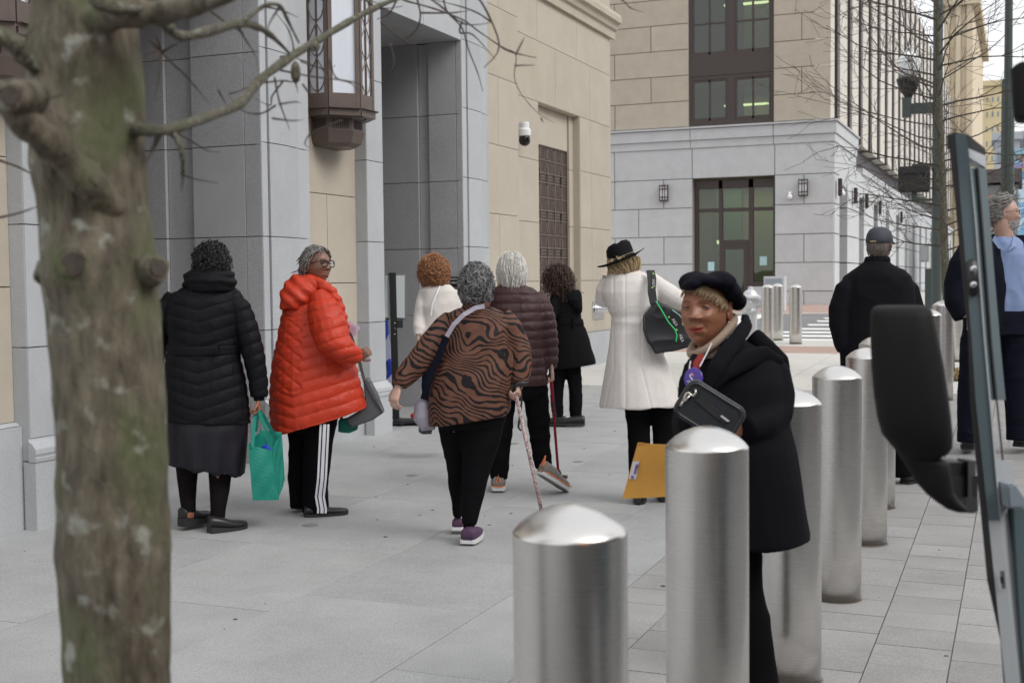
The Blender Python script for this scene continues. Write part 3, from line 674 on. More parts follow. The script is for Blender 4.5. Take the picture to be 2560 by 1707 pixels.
# ================================================================== DISTANCE
def box_building(name, x0, x1, y0, y1, z1, m, label, rows, cols_, wm, zb=.6, ww=.5, wh=.55):
    t = thing(name, ((x0+x1)/2, y0, zb), label, 'building'); o0 = V((x0+x1)/2, y0, zb)
    obj('wall', MB().box(V(x0,y0,-1)-o0, V(x1,y1,z1)-o0), m, t)
    n = 0; cw = (x1-x0)/cols_; rh = (z1-4)/rows; me = MB().box((0,-.06,0),(cw*ww,.02,rh*wh)).mesh('window'); me.materials.append(wm)
    for i in range(cols_):
        for j in range(rows):
            o = bpy.data.objects.new('window', me); sc.collection.objects.link(o); o.parent = t; o.location = V(x0+cw*(i+.5-ww/2), y0, 3+rh*(j+.25))-o0
    obj('cornice', MB().box(V(x0-.3,y0-.6,z1)-o0, V(x1+.6,y1,z1+1)-o0), m, t); return t
M['cream'] = mat('cream_stone', (.62,.52,.38), .9, var=.06, vs=.5); M['tan_far'] = mat('ochre_stone', (.66,.55,.33), .9, var=.06, vs=.3)
M['far_glass'] = mat('far_window', (.22,.28,.32), .3)
a = onY(2360, 100, 118); b = onY(2432, 100, 118); zt = onY(2432, 12, 118)[2]
box_building('cream_building', a[0], b[0], 118, 150, zt, M['cream'], 'tall cream stone building with cornice at the end of the avenue', 6, 2, M['cream'])
for k in range(3):
    o = obj('pilaster', MB().box((b[0]-.5-k*.9, 117.7, 0), (b[0]-.1-k*.9, 118.1, zt)), M['cream']); o.parent = bpy.data.objects['cream_building']; o.location = -bpy.data.objects['cream_building'].location
a = onY(2447, 300, 260); b = onY(2516, 300, 260); zt = onY(2500, 214, 260)[2]
box_building('ochre_tower', a[0], b[0], 260, 280, zt, M['tan_far'], 'distant ochre apartment tower with rows of small windows', 12, 5, M['far_glass'], ww=.3, wh=.35)
a = onY(2516, 300, 180); b = onY(2530, 300, 180); zt = onY(2522, 350, 180)[2]
box_building('grey_tower', a[0]-1.5, b[0]+1, 180, 195, zt, mat('grey_cladding', (.42,.44,.48), .8), 'narrow grey building beside the ochre tower', 6, 2, M['far_glass'])
# mural building
a = onY(2529, 500, 95); zt = onY(2545, 390, 95)[2]
t = thing('mural_building', (a[0], 95, .6), 'low building with a blue mural at the right edge', 'building')
mm_ = bpy.data.materials.new('mural'); mm_.use_nodes = True; nt_ = mm_.node_tree; b_ = nt_.nodes['Principled BSDF']; b_.inputs['Roughness'].default_value = .9
tc = _n(nt_, 'ShaderNodeTexCoord'); no = _n(nt_, 'ShaderNodeTexNoise'); no.inputs['Scale'].default_value = .42; no.inputs['Detail'].default_value = 1; no.inputs['Distortion'].default_value = 1.5
cr = _n(nt_, 'ShaderNodeValToRGB'); cr.color_ramp.interpolation = 'CONSTANT'
cols2 = [(0,(.10,.25,.5)),(.38,(.25,.5,.75)),(.46,(.6,.75,.85)),(.52,(.15,.42,.7)),(.57,(.75,.55,.2)),(.6,(.3,.25,.5)),(.64,(.35,.6,.8)),(.7,(.7,.35,.25))]
cr.color_ramp.elements[0].color = (*cols2[0][1],1); cr.color_ramp.elements[1].position = cols2[1][0]; cr.color_ramp.elements[1].color = (*cols2[1][1],1)
for p_, c_ in cols2[2:]: e = cr.color_ramp.elements.new(p_); e.color = (*c_,1)
nt_.links.new(tc.outputs['Object'], no.inputs[0]); nt_.links.new(no.outputs[0], cr.inputs[0]); nt_.links.new(cr.outputs[0], b_.inputs['Base Color'])
obj('wall', MB().box((0,0,-2),(16,12,zt-.6)), mm_, t); obj('parapet', MB().box((-.1,-.2,zt-.6),(16.1,12,zt-.1)), mat('pale_blue_trim', (.3,.5,.62), .8), t)
# grey and orange works shed
a = onY(2462, 500, 70); b = onY(2545, 500, 70); zt = onY(2500, 424, 70)[2]; z2 = onY(2500, 462, 70)[2]; z3 = onY(2500, 490, 70)[2]
t = thing('works_shed', (a[0], 70, .6), 'dark grey shed with an orange panel down the avenue', 'shed')
wd = b[0]-a[0]
obj('roof', MB().box((-.2,-.4,z2-.5),(wd+.2,6,zt-.6)), mat('dark_roof', (.10,.09,.09), .8), t); obj('wall', MB().box((0,0,-.5),(wd,6,z2-.62)), mat('grey_shed_wall', (.25,.25,.26), .8), t)
obj('orange_panel', MB().box((.1,-.1,z3-1.5),(wd*.75,-.01,z3-.6)), mat('orange_board', (.62,.27,.07), .8), t)
for k in range(2): obj('window', MB().box((.9+k*1.0,-.08,z3-.55),(1.5+k*1.0,-.02,z2-.75)), mat('pale_window', (.6,.6,.6), .4), t)

# ================================================================== BOLLARDS
def bollard_meshes(r=.1125, h=1.09):
    mb = MB(); dome = [(r, h-.060), (r*.994, h-.0565), (r*.975, h-.053), (r*.90, h-.0435), (r*.76, h-.030), (r*.56, h-.0165), (r*.33, h-.0065), (r*.12, h-.0012), (.0005, h)]
    n = 64; R = []
    for rr, z in [(r, 0), (r, .2), (r, .5), (r, h-.075), (r, h-.063)]+dome: R.append([V(rr*math.cos(2*math.pi*k/n), rr*math.sin(2*math.pi*k/n), z) for k in range(n)])
    mb.rings(R); a = mb.mesh('sleeve'); a.materials.append(M['steel']); a.polygons.foreach_set('use_smooth', [True]*len(a.polygons))
    for e in a.edges:
        if all(abs(a.vertices[v].co.z-(h-.060)) < 1e-4 for v in e.vertices): e.use_edge_sharp = True
    mb = MB().lathe((0,0,0), [(r+.006,-.01),(r+.006,.001),(r+.003,.003),(r+.001,.003)], n=32); b = mb.mesh('base_ring'); b.materials.append(mat('dark_sealant', (.16,.145,.13), .9)); return a, b
BA, BB_ = bollard_meshes()
def bollard(x, y, label, h=1.0, group='steel bollards in a row along the plaza'):
    t = thing('steel_bollard', (x, y, gz(y)), label, 'bollard', group)
    for nm, me in (('sleeve', BA), ('base_ring', BB_)):
        o = bpy.data.objects.new(nm, me); sc.collection.objects.link(o); o.parent = t; o.scale = (1,1,h); o.rotation_euler = (0,0,random.uniform(0,6))
    return t
rowY = [(2.27,'nearest steel bollard, large and cut off by the lower edge'),(3.30,'second steel bollard, in front of the woman in the beret'),(4.63,'steel bollard right behind the coat of the woman in the beret'),
    (5.88,'fourth steel bollard, between the beret wearer and the mirror, its base in view'),(7.09,'fifth steel bollard, partly covered by the black vehicle mirror'),(8.12,'sixth steel bollard, its lower shaft showing under the mirror'),
    (10.9,'low topped steel bollard just right of the mirror housing'),(12.1,'second steel bollard right of the mirror housing'),(14.35,'steel bollard with an orange streak beside the tree pit'),]
for i, (y, lb) in enumerate(rowY): bollard(-.785+(-.05 if abs(y-8.12) < .1 else 0)-(.028 if y < 2.5 else 0), y, lb, 
        .975 if y < 2.5 else (1.01 if y < 3.5 else 1.))
for (px, py, y, lb) in ((2402, 900, 19.5, 'pale bollard beyond the tree pit, left one of the pair'), (2418, 880, 22.5, 'pale bollard beyond the tree pit, right one of the pair')):
    p = onY(px, py, y); bollard(p[0], y, lb, 1.0, 'bollards at the street corner')
for (px, py, lb) in ((1919, 857, 'left bollard of the three at the crosswalk'), (1943, 850, 'middle bollard of the three at the crosswalk'), (1989, 859, 'right bollard of the three at the crosswalk')):
    g, _t = ground(px, py); bollard(g[0], g[1], lb, 1.0, 'bollards at the street corner')
g, _t = ground(2297, 780); g = onY(2297, 780, 28.5); bollard(g[0], 24.0, 'lone bollard behind the man in the cap', 1.06, 'bollards at the street corner')

# ================================================================== STREET FURNITURE
g, d_ = ground(1871, 800)
h_ = thing('fire_hydrant', onY(1876, 840, 24.1)*V(1,1,0)+V(0,0,gz(24.1)), 'silver fire hydrant half hidden behind the dark beret', 'hydrant')
mb = MB().lathe((0,0,0), [(.2,0),(.2,.05),(.13,.06),(.13,.5),(.17,.52),(.17,.56),(.15,.60),(.15,.78),(.22,.79),(.22,.83),(.15,.86),(.11,.93),(.05,.97),(.045,1.02),(.01,1.03)], n=20); obj('barrel', mb, M['silver_paint'], h_, smooth=False)
for d in ((1,0),(-1,0),(0,-1)):
    mb = MB(); D = V(*d,0); mb.tube([D*.1+V(0,0,.68), D*.22+V(0,0,.68), D*.221+V(0,0,.68), D*.27+V(0,0,.68)], [.07,.07,.09,.085], n=12); obj('nozzle', mb, M['silver_paint'], h_)
# stainless pedestal by the corner
p = onY(1935, 700, 36.5); t = thing('steel_cabinet', (p[0], 36.5, gz(36.5)), 'stainless steel utility pedestal behind the crosswalk bollards', 'cabinet')
zt = onY(1935, 689, 36.5)[2]-gz(36.5); zb_ = .12
obj('body', MB().box((-.3,0,0),(.3,.35,zt-.02)), M['silver_paint'], t); obj('door', MB().box((-.26,-.015,.5),(.24,0,zt-.08)), mat('brushed_door', (.45,.5,.56), .3, metal=.7), t)
# mast with globe lamp and pedestrian signal
YM = 27.0
def P(x, y, Y=YM): return onY(x, y, Y)
b0 = P(2341, 800); t = thing('street_lamp', (b0[0], YM, gz(YM)), 'dark green mast with a glass globe lamp on a bracket at the corner', 'street lamp'); o0 = V(b0[0], YM, gz(YM))
mb = MB(); mb.tube([V(0,0,0), V(0,0,.5), V(0,0,9.0)], [.15,.105,.095], n=14); obj('mast', mb, M['green_pole'], t)
a = P(2338, 268)-o0; c_ = P(2271, 270)-o0
mb = MB(); mb.box((c_[0]-.04,-.04,a[2]-.12),(0,.04,a[2]+.10)); mb.box((c_[0]-.12,-.08,a[2]-.18),(c_[0]+.06,.08,a[2]+.22)); obj('bracket', mb, M['green_pole'], t)
gl = P(2270, 205)-o0
mb = MB().lathe(tuple(c_+V(0,0,.2)), [(.06,-.05),(.09,.05),(.15,.12),(.21,.26),(.24,.36),(.24,.40),(.1,.41)], n=16); obj('lamp_base', mb, M['black_metal'], t)
zb_ = c_[2]+.60
mglob = mat('pale_globe', (.74,.77,.77), .12)
mb = MB().lathe((c_[0],0,zb_), [(.16,0),(.20,.15),(.235,.32),(.23,.38),(.17,.45),(.11,.52),(.08,.54)], n=20); obj('globe', mb, mglob, t, smooth=True)
mb = MB().lathe((c_[0],0,zb_), [(.12,0.02),(.15,.15),(.16,.30),(.10,.42)], n=14); obj('refractor', mb, mat('prismatic_glass', (.88,.90,.90), .25), t, smooth=True)
mb = MB().lathe((c_[0],0,zb_+.54), [(.08,0),(.085,.02),(.04,.04),(.055,.08),(.035,.12),(.01,.13)], n=14); obj('finial', mb, M['silver_paint'], t)
s0 = P(2286, 449); t = thing('pedestrian_signal', s0, 'black pedestrian signal box seen from behind among the bare twigs', 'traffic signal')
mb = MB(); mb.box((-.31,-.14,-.27),(.31,.16,.27)); obj('housing', mb, M['black'], t, bevel=.03)
mb = MB(); mb.box((-.05,-.02,-.45),(.05,.06,-.27)); mb.box((.04,0,-.45),(b0[0]-s0[0],.06,-.40)); obj('bracket', mb, M['green_pole'], t); obj('bracket', MB().box((-.05,0,.27),(b0[0]-s0[0],.06,.32)), M['green_pole'], t)
mb = MB(); mb.box((-.25,-.2,.12),(.25,-.14,.16)); mb.box((-.25,-.2,-.22),(-.22,-.14,.12)); mb.box((.22,-.2,-.22),(.25,-.14,.12)); obj('visor', mb, M['black'], t)
for (x0, y0, x1, y1, Y, lb) in ((2298, 614, 2322, 655, 30, 'grey electric meter box mounted above the street cabinet'), (2312, 672, 2331, 745, 30, 'grey green street cabinet at the foot of the mast')):
    a = onY(x0, y1, Y); b = onY(x1, y0, Y); t = thing('meter_box' if y0 < 640 else 'street_cabinet', (a[0], Y, a[2]), lb, 'cabinet')
    w_, h_ = b[0]-a[0], b[2]-a[2]; z0_ = 0 if y0 < 640 else -(a[2]-gz(Y))
    obj('body', MB().box((0,0,z0_),(w_,.3,h_)), mat('grey_cabinet', (.30,.33,.33), .5) if y0 < 640 else M['green_pole'], t); obj('door', MB().box((.03,-.015,.03),(w_-.03,0,h_-.04)), mat('cabinet_door', (.34,.36,.36), .5) if y0 < 640 else M['green_pole'], t)
# slim mast at right
p = onY(2517, 600, 22); t = thing('light_mast', (p[0], 22, gz(22)), 'slim green light mast rising against the sky at right', 'street lamp')
mb = MB(); zz = onY(2515, 240, 22)[2]; mb.tube([V(0,0,0), V(0,0,zz), V(0,0,zz+.02), V(0,0,9)], [.11,.10,.065,.05], n=12); mb.tube([V(0,0,6.45), V(.5,-.1,6.9), V(1.2,-.3,7.1)], .035, n=8); obj('mast', mb, M['green_pole'], t)
mb = MB().lathe((0,0,0), [(.16,0),(.16,.3),(.12,.45),(.1,.5)], n=14); obj('base', mb, M['green_pole'], t)

# ================================================================== CAR
g = onY(1650, 780, 27.4); t = thing('silver_car', (g[0]-1.9, 27.4, gz(27.4)-.02), 'silver hatchback on the cross street behind the woman in the white coat', 'car')
mcar = mat('silver_car_paint', (.42,.45,.46), .25, metal=.6, coat=.5)
prof = [(-2.2,.45),(-2.25,.8),(-2.1,1.0),(1.05,1.02),(2.0,.88),(2.2,.72),(2.22,.4),(-2.0,.3)]
mb = MB(); mb.prism([V(x,-.86,z) for x, z in prof], (0,1.72,0)); obj('body', mb, mcar, t, bevel=.08)
cab = [(-2.0,.98),(-1.75,1.32),(-1.3,1.47),(.1,1.47),(.45,1.42),(1.35,.98)]
mb = MB(); R = []
mb.prism([V(x,-.70+.0,z) for x, z in cab], (0,1.40,0)); obj('cabin', mb, mcar, t, bevel=.06)
mb = MB(); mb.add([V(.42,-.62,1.405),V(1.30,-.66,1.02),V(1.30,.66,1.02),V(.42,.62,1.405),V(.40,-.62,1.36),V(1.22,-.66,.99),V(1.22,.66,.99),V(.40,.62,1.36)],[(0,1,2,3),(7,6,5,4),(0,4,5,1),(1,5,6,2),(2,6,7,3),(3,7,4,0)])
for i, v in enumerate(mb.v): mb.v[i] = (v[0]+.02, v[1], v[2]+.02)
obj('windscreen', mb, mat('car_glass', (.03,.06,.055), .05), t)
mb = MB(); mb.prism([V(x,-.715,z) for x, z in ((-1.6,1.05),(-1.45,1.33),(0.0,1.38),(.35,1.36),(1.0,1.05))], (0,.02,0)); obj('side_window', mb, mat('car_glass', (.03,.06,.055), .05), t)
for x in (-1.4, 1.35):
    for y in (-.80, .80):
        mb = MB(); mb.tube([V(x,y-.11,.33),V(x,y+.11,.33)], .33, n=24); wh = obj('wheel', mb, M['black'], t); mb = MB(); mb.tube([V(x,y-.12,.33),V(x,y+.12,.33)], .2, n=16); obj('rim', mb, M['silver_paint'], wh)
for y in (-.6,.6): obj('headlight', MB().box((2.12,y-.15,.68),(2.23,y+.15,.80)), M['white_plastic'], t)

# ================================================================== VEHICLE WITH THE OPEN DOOR (right)
mp_ = mat('blue_grey_vehicle_paint', (.085,.125,.142), .5); mp2 = mat('pale_grey_vehicle_paint', (.40,.43,.45), .35); mr_ = mat('rubber_seal', (.02,.02,.021), .7); 
D_ = 2.6
vt = thing('delivery_vehicle', (.55, 0, 0), 'blue grey vehicle whose open door frame and black mirror stand at the right edge', 'vehicle'); VO = V(.55, 0, 0)
def A(x, y, d=D_): return atd(x, y, d)-VO
z5 = Zm(2200,300,2.6133); z8b = Zm(2200,1000,3.136)
# outline points on the left seal, left face, groove, right face, from top to bottom (photo pixels)
seal_l = [z5(445,88), z5(520,560), z5(560,1100), (2425,850+0), z8b(705,0), z8b(790,880), z8b(850,1568), (2530,1707), (2575,2050)]
def interp(L, y):
    L = sorted(L, key=lambda p: p[1])
    for a, b in zip(L[:-1], L[1:]):
        if a[1] <= y <= b[1]: f = (y-a[1])/(b[1]-a[1]); return a[0]+(b[0]-a[0])*f
    a, b = (L[0], L[1]) if y < L[0][1] else (L[-2], L[-1]); return a[0]+(b[0]-a[0])*(y-a[1])/(b[1]-a[1])
L1 = [z5(445,95), z5(590,1568), z8b(705,0), z8b(855,1568), (2531,1707)]
L2 = [z5(490,95), z5(592,1568), z8b(750,0), z8b(912,1568), (2545,1707)]
L2 = [z5(492,100), z5(545,760), z5(600,1568-120), z8b(750,0), z8b(850,940), z8b(915,1568)]
L3 = [z5(572,130), z5(620,640), z5(668,1300), z8b(858,0), z8b(940,940), z8b(1010,1568)]
L4 = [z5(640,330), z5(690,950), z5(735,1568), z8b(915,0), z8b(945,300), z8b(1010,940), z8b(1080,1568)]
L5 = [z5(688,240), z5(738,900), z5(795,1568), z8b(985,0), z8b(1020,300), z8b(1075,800), z8b(1115,1568)]
ysl = [335, 420, 560, 700, 850, 1000, 1150, 1300, 1450, 1600, 1750, 1950]
def strip(name, La, Lb, m, d0, d1, y0=0, y1=1e9, top=0, th=.03, mb=None):
    mb = mb or MB(); R = []
    for y in ysl:
        if not (y0 <= y <= y1): continue
        a, b = interp(La, y), interp(Lb, y); R.append([A(a,y,d0), A(b,y,d1), A(b,y,d1+th), A(a,y,d0+th)])
    if y1 < 1e8:
        pass
    mb.rings(R); return obj(name, mb, m, vt, bevel=.0)
strip('door_seal', L1, L2, mr_, D_, D_-.005, th=.045)
strip('door_frame', L2, L3, mp_, D_-.008, D_-.01, 330, 1300, th=.05)
strip('door_frame', L2, L3, mp2, D_-.006, D_-.008, 1300, 1e9, th=.05)
strip('window_channel', L3, L4, mp_, D_+.035, D_+.06, 420, 1100, th=.02)
strip('window_channel', L3, L4, mp2, D_+.0, D_+.02, 1100, 1e9, th=.02)
strip('inner_frame', L4, L5, mp_, D_+.055, D_+.11, 420, 1100, th=.03)
strip('inner_frame', L4, L5, mp2, D_+.03, D_+.09, 1100, 1e9, th=.05)
L3b = [(x+2, y) for x, y in L3]
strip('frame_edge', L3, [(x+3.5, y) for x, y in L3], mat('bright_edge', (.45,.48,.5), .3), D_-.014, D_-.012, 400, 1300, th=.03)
strip('gap_line', [(x-2.5, y) for x, y in L4], [(x+2.5, y) for x, y in L4], mr_, D_+.045, D_+.05, 420, 1300, th=.01)
mb = MB(); q = [A(*z5(488,80)), A(*z5(575,95)), A(*z5(690,190), D_+.11), A(*z5(690,235), D_+.11), A(*z5(575,185)), A(*z5(490,165))]
mb.prism(q, FW*.05); obj('frame_cap', mb, mr_, vt)
mb = MB(); q = [A(*z5(575,185),D_-.004), A(*z5(690,235), D_+.105), A(*z5(692,312), D_+.105), A(*z5(582,245),D_-.004)]
mb.prism(q, FW*.04); obj('top_rail', mb, mp2, vt)
mb = MB(); c_ = [A(*z5(604,y), D_-.03) for y in (930, 945, 1130, 1145)]; mb.tube([A(*z5(602,915),D_-.015), A(*z5(602,925),D_-.02), A(*z5(612,1130),D_-.02), A(*z5(613,1150),D_-.015)], [.004,.0125,.0125,.004], n=16, flat=.6, ref=FW); lp = obj('latch_plate', mb, M['black'], vt, smooth=True)
for y in (972, 1075): mb = MB(); c0 = A(*z5(609,y), D_-.032); mb.ell(c0, (.007,.007,.007), 12, 8); obj('bolt', mb, M['chrome'], lp)
mb = MB(); q0 = z8b(957,1405); mb.tube([A(q0[0]-2,q0[1]-22,D_-.018),A(q0[0]+2,q0[1]+22,D_-.018)], .007, n=12, flat=.5, ref=FW); kp = obj('keyhole_plate', mb, M['chrome'], vt); mb = MB(); mb.tube([A(q0[0]-1,q0[1]-9,D_-.024),A(q0[0]+1,q0[1]+9,D_-.024)], .004, n=10, ref=FW); obj('keyhole', mb, M['black'], kp)
mb = MB(); q = [A(*z8b(995,665),D_-.05), A(*z8b(1060,655),D_-.05), A(*z8b(1150,790),D_-.05), A(*z8b(1150,850),D_-.05), A(*z8b(1015,850),D_-.05)]; mb.prism(q, FW*.09); obj('handle_mount', mb, mat('handle_blue_grey', (.22,.27,.31), .4), vt, bevel=.004)
mb = MB(); q = [A(*z8b(1050,850),D_+.0), A(*z8b(1400,850),D_+.0), A(*z8b(1400,3000),D_), A(*z8b(1190,3000),D_), A(*z8b(1090,1568),D_)]; mb.prism(q, FW*.12); obj('door_panel', mb, mp_, vt)
# mirror
def ringpx(y, xl, xr, d, ry, n=28, e=3.2, tilt=0):
    out = []
    c = (A(xl,y,d)+A(xr,y,d))/2; hx = np.linalg.norm(A(xr,y,d)-A(xl,y,d))/2; ex = nrm(A(xr,y,d)-A(xl,y,d)); rd = ray((xl+xr)/2, y); ey = nrm(V(rd[0],rd[1],0)); ex = V(ey[1],-ey[0],0)
    for k in range(n):
        a = 2*math.pi*k/n; ca, sa = math.cos(a), math.sin(a)
        out.append(c+ex*hx*np.sign(ca)*abs(ca)**(2/e)+ey*ry*np.sign(sa)*abs(sa)**(2/e)+V(0,0,tilt*ca))
    return out
rr = lambda x, y: R5(x, y)
MD = 2.35
Rg = []
for (y, xl, xr, ry) in ((566,450,640,.03),(572,425,668,.05),(590,412,682,.065),(620,408,692,.07),(720,408,712,.075),(850,414,738,.078),(980,425,757,.078),(1080,440,770,.075),(1160,462,778,.07),(1220,510,779,.06),(1250,535,760,.05),(1272,545,725,.04),(1280,552,715,.035)):
    x0, yy = rr(xl, y); x1, _ = rr(xr, y); Rg.append(ringpx(yy, x0, x1, MD, ry))
mb = MB(); mb.rings(Rg); mh = obj('mirror_housing', mb, mat('grained_black_plastic', (.0095,.0095,.010), .65, spec=.18, bump=.3, bs=400, bd=.0005), vt, smooth=True)
mb = MB(); Rg = []
for (y, xl, xr, ry) in ((1276,548,722,.036),(1300,565,765,.036),(1340,590,770,.035),(1390,620,780,.034),(1440,665,790,.032),(1480,715,820,.03),(1510,760,850,.028),(1524,800,858,.02)):
    x0, yy = rr(xl, y); x1, _ = rr(xr, y); Rg.append(ringpx(yy, x0, x1, MD, ry))
mb.rings(Rg); obj('mirror_arm', mb, bpy.data.materials['grained_black_plastic'], vt, smooth=True)
mb = MB()
for (x0, y0, x1, y1, d0, d1) in ((762,1298,846,1362,-.03,.05),(785,1362,905,1462,-.02,.04),(860,1292,895,1535,-.01,.05),(852,1462,905,1528,-.02,.03)):
    a = A(*rr(x0,y0),MD+.06+d0); b = A(*rr(x1,y0),MD+.10+d0); c_ = A(*rr(x1,y1),MD+.10+d0); e_ = A(*rr(x0,y1),MD+.06+d0); mb.prism([a,b,c_,e_], FW*(d1-d0))
obj('mirror_hinge', mb, M['black'], vt)
mb = MB(); Rg = []
for (y, xl, xr) in ((610,1440,1600),(625,1410,1600),(660,1370,1600),(1080,1400,1600),(1115,1408,1600),(1128,1430,1600)):
    x0, x1 = 2160+xl/3.7325, 2160+xr/3.7325; Rg.append(ringpx(y/3.7325, x0, x1, 2.5, .05))
mb.rings(Rg); obj('upper_mirror', mb, bpy.data.materials['grained_black_plastic'], vt, smooth=True)
# bodywork outside the picture, standing at the kerb
mb = MB(); pr = [(-5.2,.45),(-5.2,2.3),(-4.9,2.55),(1.0,2.55),(1.5,2.3),(2.0,1.35),(2.5,1.15),(2.6,.45)]
mb.prism([V(.02,y,z-.0) for y, z in pr], (1.95,0,0)); bd_ = obj('body', mb, mp_, vt, bevel=.06)
for y0, y1 in ((-4.6,-3.2),(-3.0,-1.6),(-1.4,-.1)): obj('side_window', MB().box((-.004,y0,1.35),(.02,y1,2.15)), mat('tinted_glass', (.02,.025,.03), .05), vt)
for y in (-3.9, 1.75):
    mb = MB(); mb.tube([V(.0,y,.36),V(.28,y,.36)], .38, n=28); wh = obj('wheel', mb, M['black'], vt); mb = MB(); mb.tube([V(-.015,y,.36),V(.2,y,.36)], .22, n=20); obj('rim', mb, M['silver_paint'], wh)
obj('marker_light', MB().box((-.03,1.05,.95),(.02,1.12,1.9)), mat('amber_marker', (.9,.3,.03), .4, emit=(1,.38,.08), es=5), vt)

# buildings on the other side of the street, behind and right of the camera (seen in the bollards)
t = thing('brick_building', (20, 5, 0), 'brown brick building across the avenue outside the picture', 'building')
obj('wall', MB().box((-4,-24,-.2),(6,18,11)), mat('brown_brick', (.16,.11,.085), .9, var=.2, vs=2), t)
wm = mat('street_window', (.04,.05,.06), .1); me = MB().box((-.03,0,0),(.02,1.4,1.9)).mesh('window'); me.materials.append(wm)
for i in range(12):
    for j in range(3): o = bpy.data.objects.new('window', me); sc.collection.objects.link(o); o.parent = t; o.location = (-4,-23+i*3.4,1+j*3.4)

# ================================================================== BARE TREE BY THE KERB
def bark(name, c1, c2, c3, sc_=1.):
    m = mat(name, c1, .95, var=.5, vs=42*sc_, col2=c2, stretch=(1,1,.30), bump=1., bs=60*sc_, bd=.014, detail=8)
    nt = m.node_tree; b = nt.nodes['Principled BSDF']; src = b.inputs['Base Color'].links[0].from_socket
    tc = [n for n in nt.nodes if n.type == 'TEX_COORD'][0]; no = _n(nt, 'ShaderNodeTexNoise'); no.inputs['Scale'].default_value = 7*sc_; no.inputs['Detail'].default_value = 5; no.inputs['Distortion'].default_value = .6
    nt.links.new(tc.outputs['Object'], no.inputs[0]); r = _n(nt, 'ShaderNodeMapRange'); r.inputs[1].default_value = .45; r.inputs[2].default_value = .62; nt.links.new(no.outputs[0], r.inputs[0])
    mx = _n(nt, 'ShaderNodeMix', data_type='RGBA'); mx.inputs[7].default_value = (*c3, 1); nt.links.new(src, mx.inputs[6]); nt.links.new(r.outputs[0], mx.inputs[0])
    n2 = _n(nt, 'ShaderNodeTexNoise'); n2.inputs['Scale'].default_value = 19*sc_; n2.inputs['Detail'].default_value = 3; nt.links.new(tc.outputs['Object'], n2.inputs[0])
    r2 = _n(nt, 'ShaderNodeMapRange'); r2.inputs[1].default_value = .60; r2.inputs[2].default_value = .70; nt.links.new(n2.outputs[0], r2.inputs[0])
    m2 = _n(nt, 'ShaderNodeMix', data_type='RGBA'); m2.inputs[7].default_value = (.27,.275,.235,1); nt.links.new(mx.outputs[2], m2.inputs[6]); nt.links.new(r2.outputs[0], m2.inputs[0])
    nt.links.new(m2.outputs[2], b.inputs['Base Color']); return m
M['bark'] = bark('mossy_bark', (.050,.040,.028), (.185,.162,.118), (.100,.108,.056))
M['twig'] = mat('twig_bark', (.075,.06,.05), .9, var=.3, vs=20)
M['branch'] = bark('branch_bark', (.075,.065,.047), (.19,.18,.14), (.10,.105,.065), 2.5)
tr = thing('bare_tree', (-.85, 17.03, gz(17)), 'slender leafless tree with a haze of fine twigs by the far kerb', 'tree'); TO = V(-.85, 17.03, gz(17))
def tp(x, y): return onY(x, y, 17.03)-TO
mb = MB(); tr_pts = [V(0,0,-.02), tp(2372,840), tp(2366,720), tp(2360,600), tp(2357,470), tp(2350,330), tp(2347,200), tp(2345,60), tp(2343,-120), tp(2340,-260)]
mb.tube(tr_pts, [.075,.062,.056,.052,.048,.044,.040,.034,.024,.01], n=10); obj('trunk', mb, M['branch'], tr)
rnd = random.Random(3)
def grow(mb, p, d, l, r, depth, upw):
    n = 6; P = [p]; 
    for i in range(n):
        d = nrm(d+V(rnd.gauss(0,.10), rnd.gauss(0,.10), rnd.gauss(0,.09)+upw)); P.append(P[-1]+d*l/n)
        if depth > 0 and i >= 1:
            for _ in range(rnd.choice((1,1,2)) if depth == 2 else 1):
                if rnd.random() < .85:
                    s_ = nrm(V(rnd.gauss(0,1), rnd.gauss(0,1), rnd.gauss(.15,.6))); dd = nrm(d*.8+s_*.75); grow(mb, P[-1], dd, l*rnd.uniform(.28,.5), r*.42, depth-1, upw*.4)
    mb.tube(P, [max(.0028, r*(1-.75*i/n)) for i in range(n+1)], n=3, cap=False)
mb = MB()
for k in range(84):
    f = (k+.5)/84; z = 1.6+f*5.4; i = max(j for j in range(len(tr_pts)) if tr_pts[j][2] <= z) if z < tr_pts[-1][2] else len(tr_pts)-2
    i = min(i, len(tr_pts)-2); q = (z-tr_pts[i][2])/(tr_pts[i+1][2]-tr_pts[i][2]); p = tr_pts[i]+(tr_pts[i+1]-tr_pts[i])*q
    a = k*2.4+rnd.uniform(-.4,.4); L_ = (1.75 if f > .2 else 1.25)*rnd.uniform(.75,1.1); up_ = .10+.35*f
    grow(mb, p, nrm(V(math.cos(a), math.sin(a)*.8, up_)), L_, .013*rnd.uniform(.8,1.3), 2, rnd.uniform(-.02,.09))
obj('twigs', mb, M['twig'], tr)

# ================================================================== NEAR TREE (left)
TD = 1.95; nt0 = atd(290, 900, TD); nt0 = V(nt0[0], nt0[1], 0)
tt = thing('plane_tree', nt0, 'large out of focus tree trunk with mossy bark and cut branch stubs at left', 'tree')
def N_(x, y, d=TD): return atd(x, y, d)-nt0
zt1 = Zm(0,0,2.24); z7 = Zm(0,960,2.0989); zb2 = Zm(340,0,3.409)
LE = [zt1(215,-400), zt1(205,0), zt1(180,330), zt1(190,760), zt1(190,900), zt1(215,1100), zt1(230,1400), zt1(245,1568), (124,860), (140,980), z7(300,200), z7(310,700), z7(300,900), z7(320,1150), z7(340,1568), (150,2100)]
RE = [zt1(760,-400), zt1(765,0), zt1(770,250), zt1(790,450), zt1(800,750), zt1(830,1150), zt1(870,1400), zt1(880,1568), (400,800), (405,900), z7(865,100), z7(870,600), z7(890,850), z7(890,1200), z7(895,1568), (440,2100)]
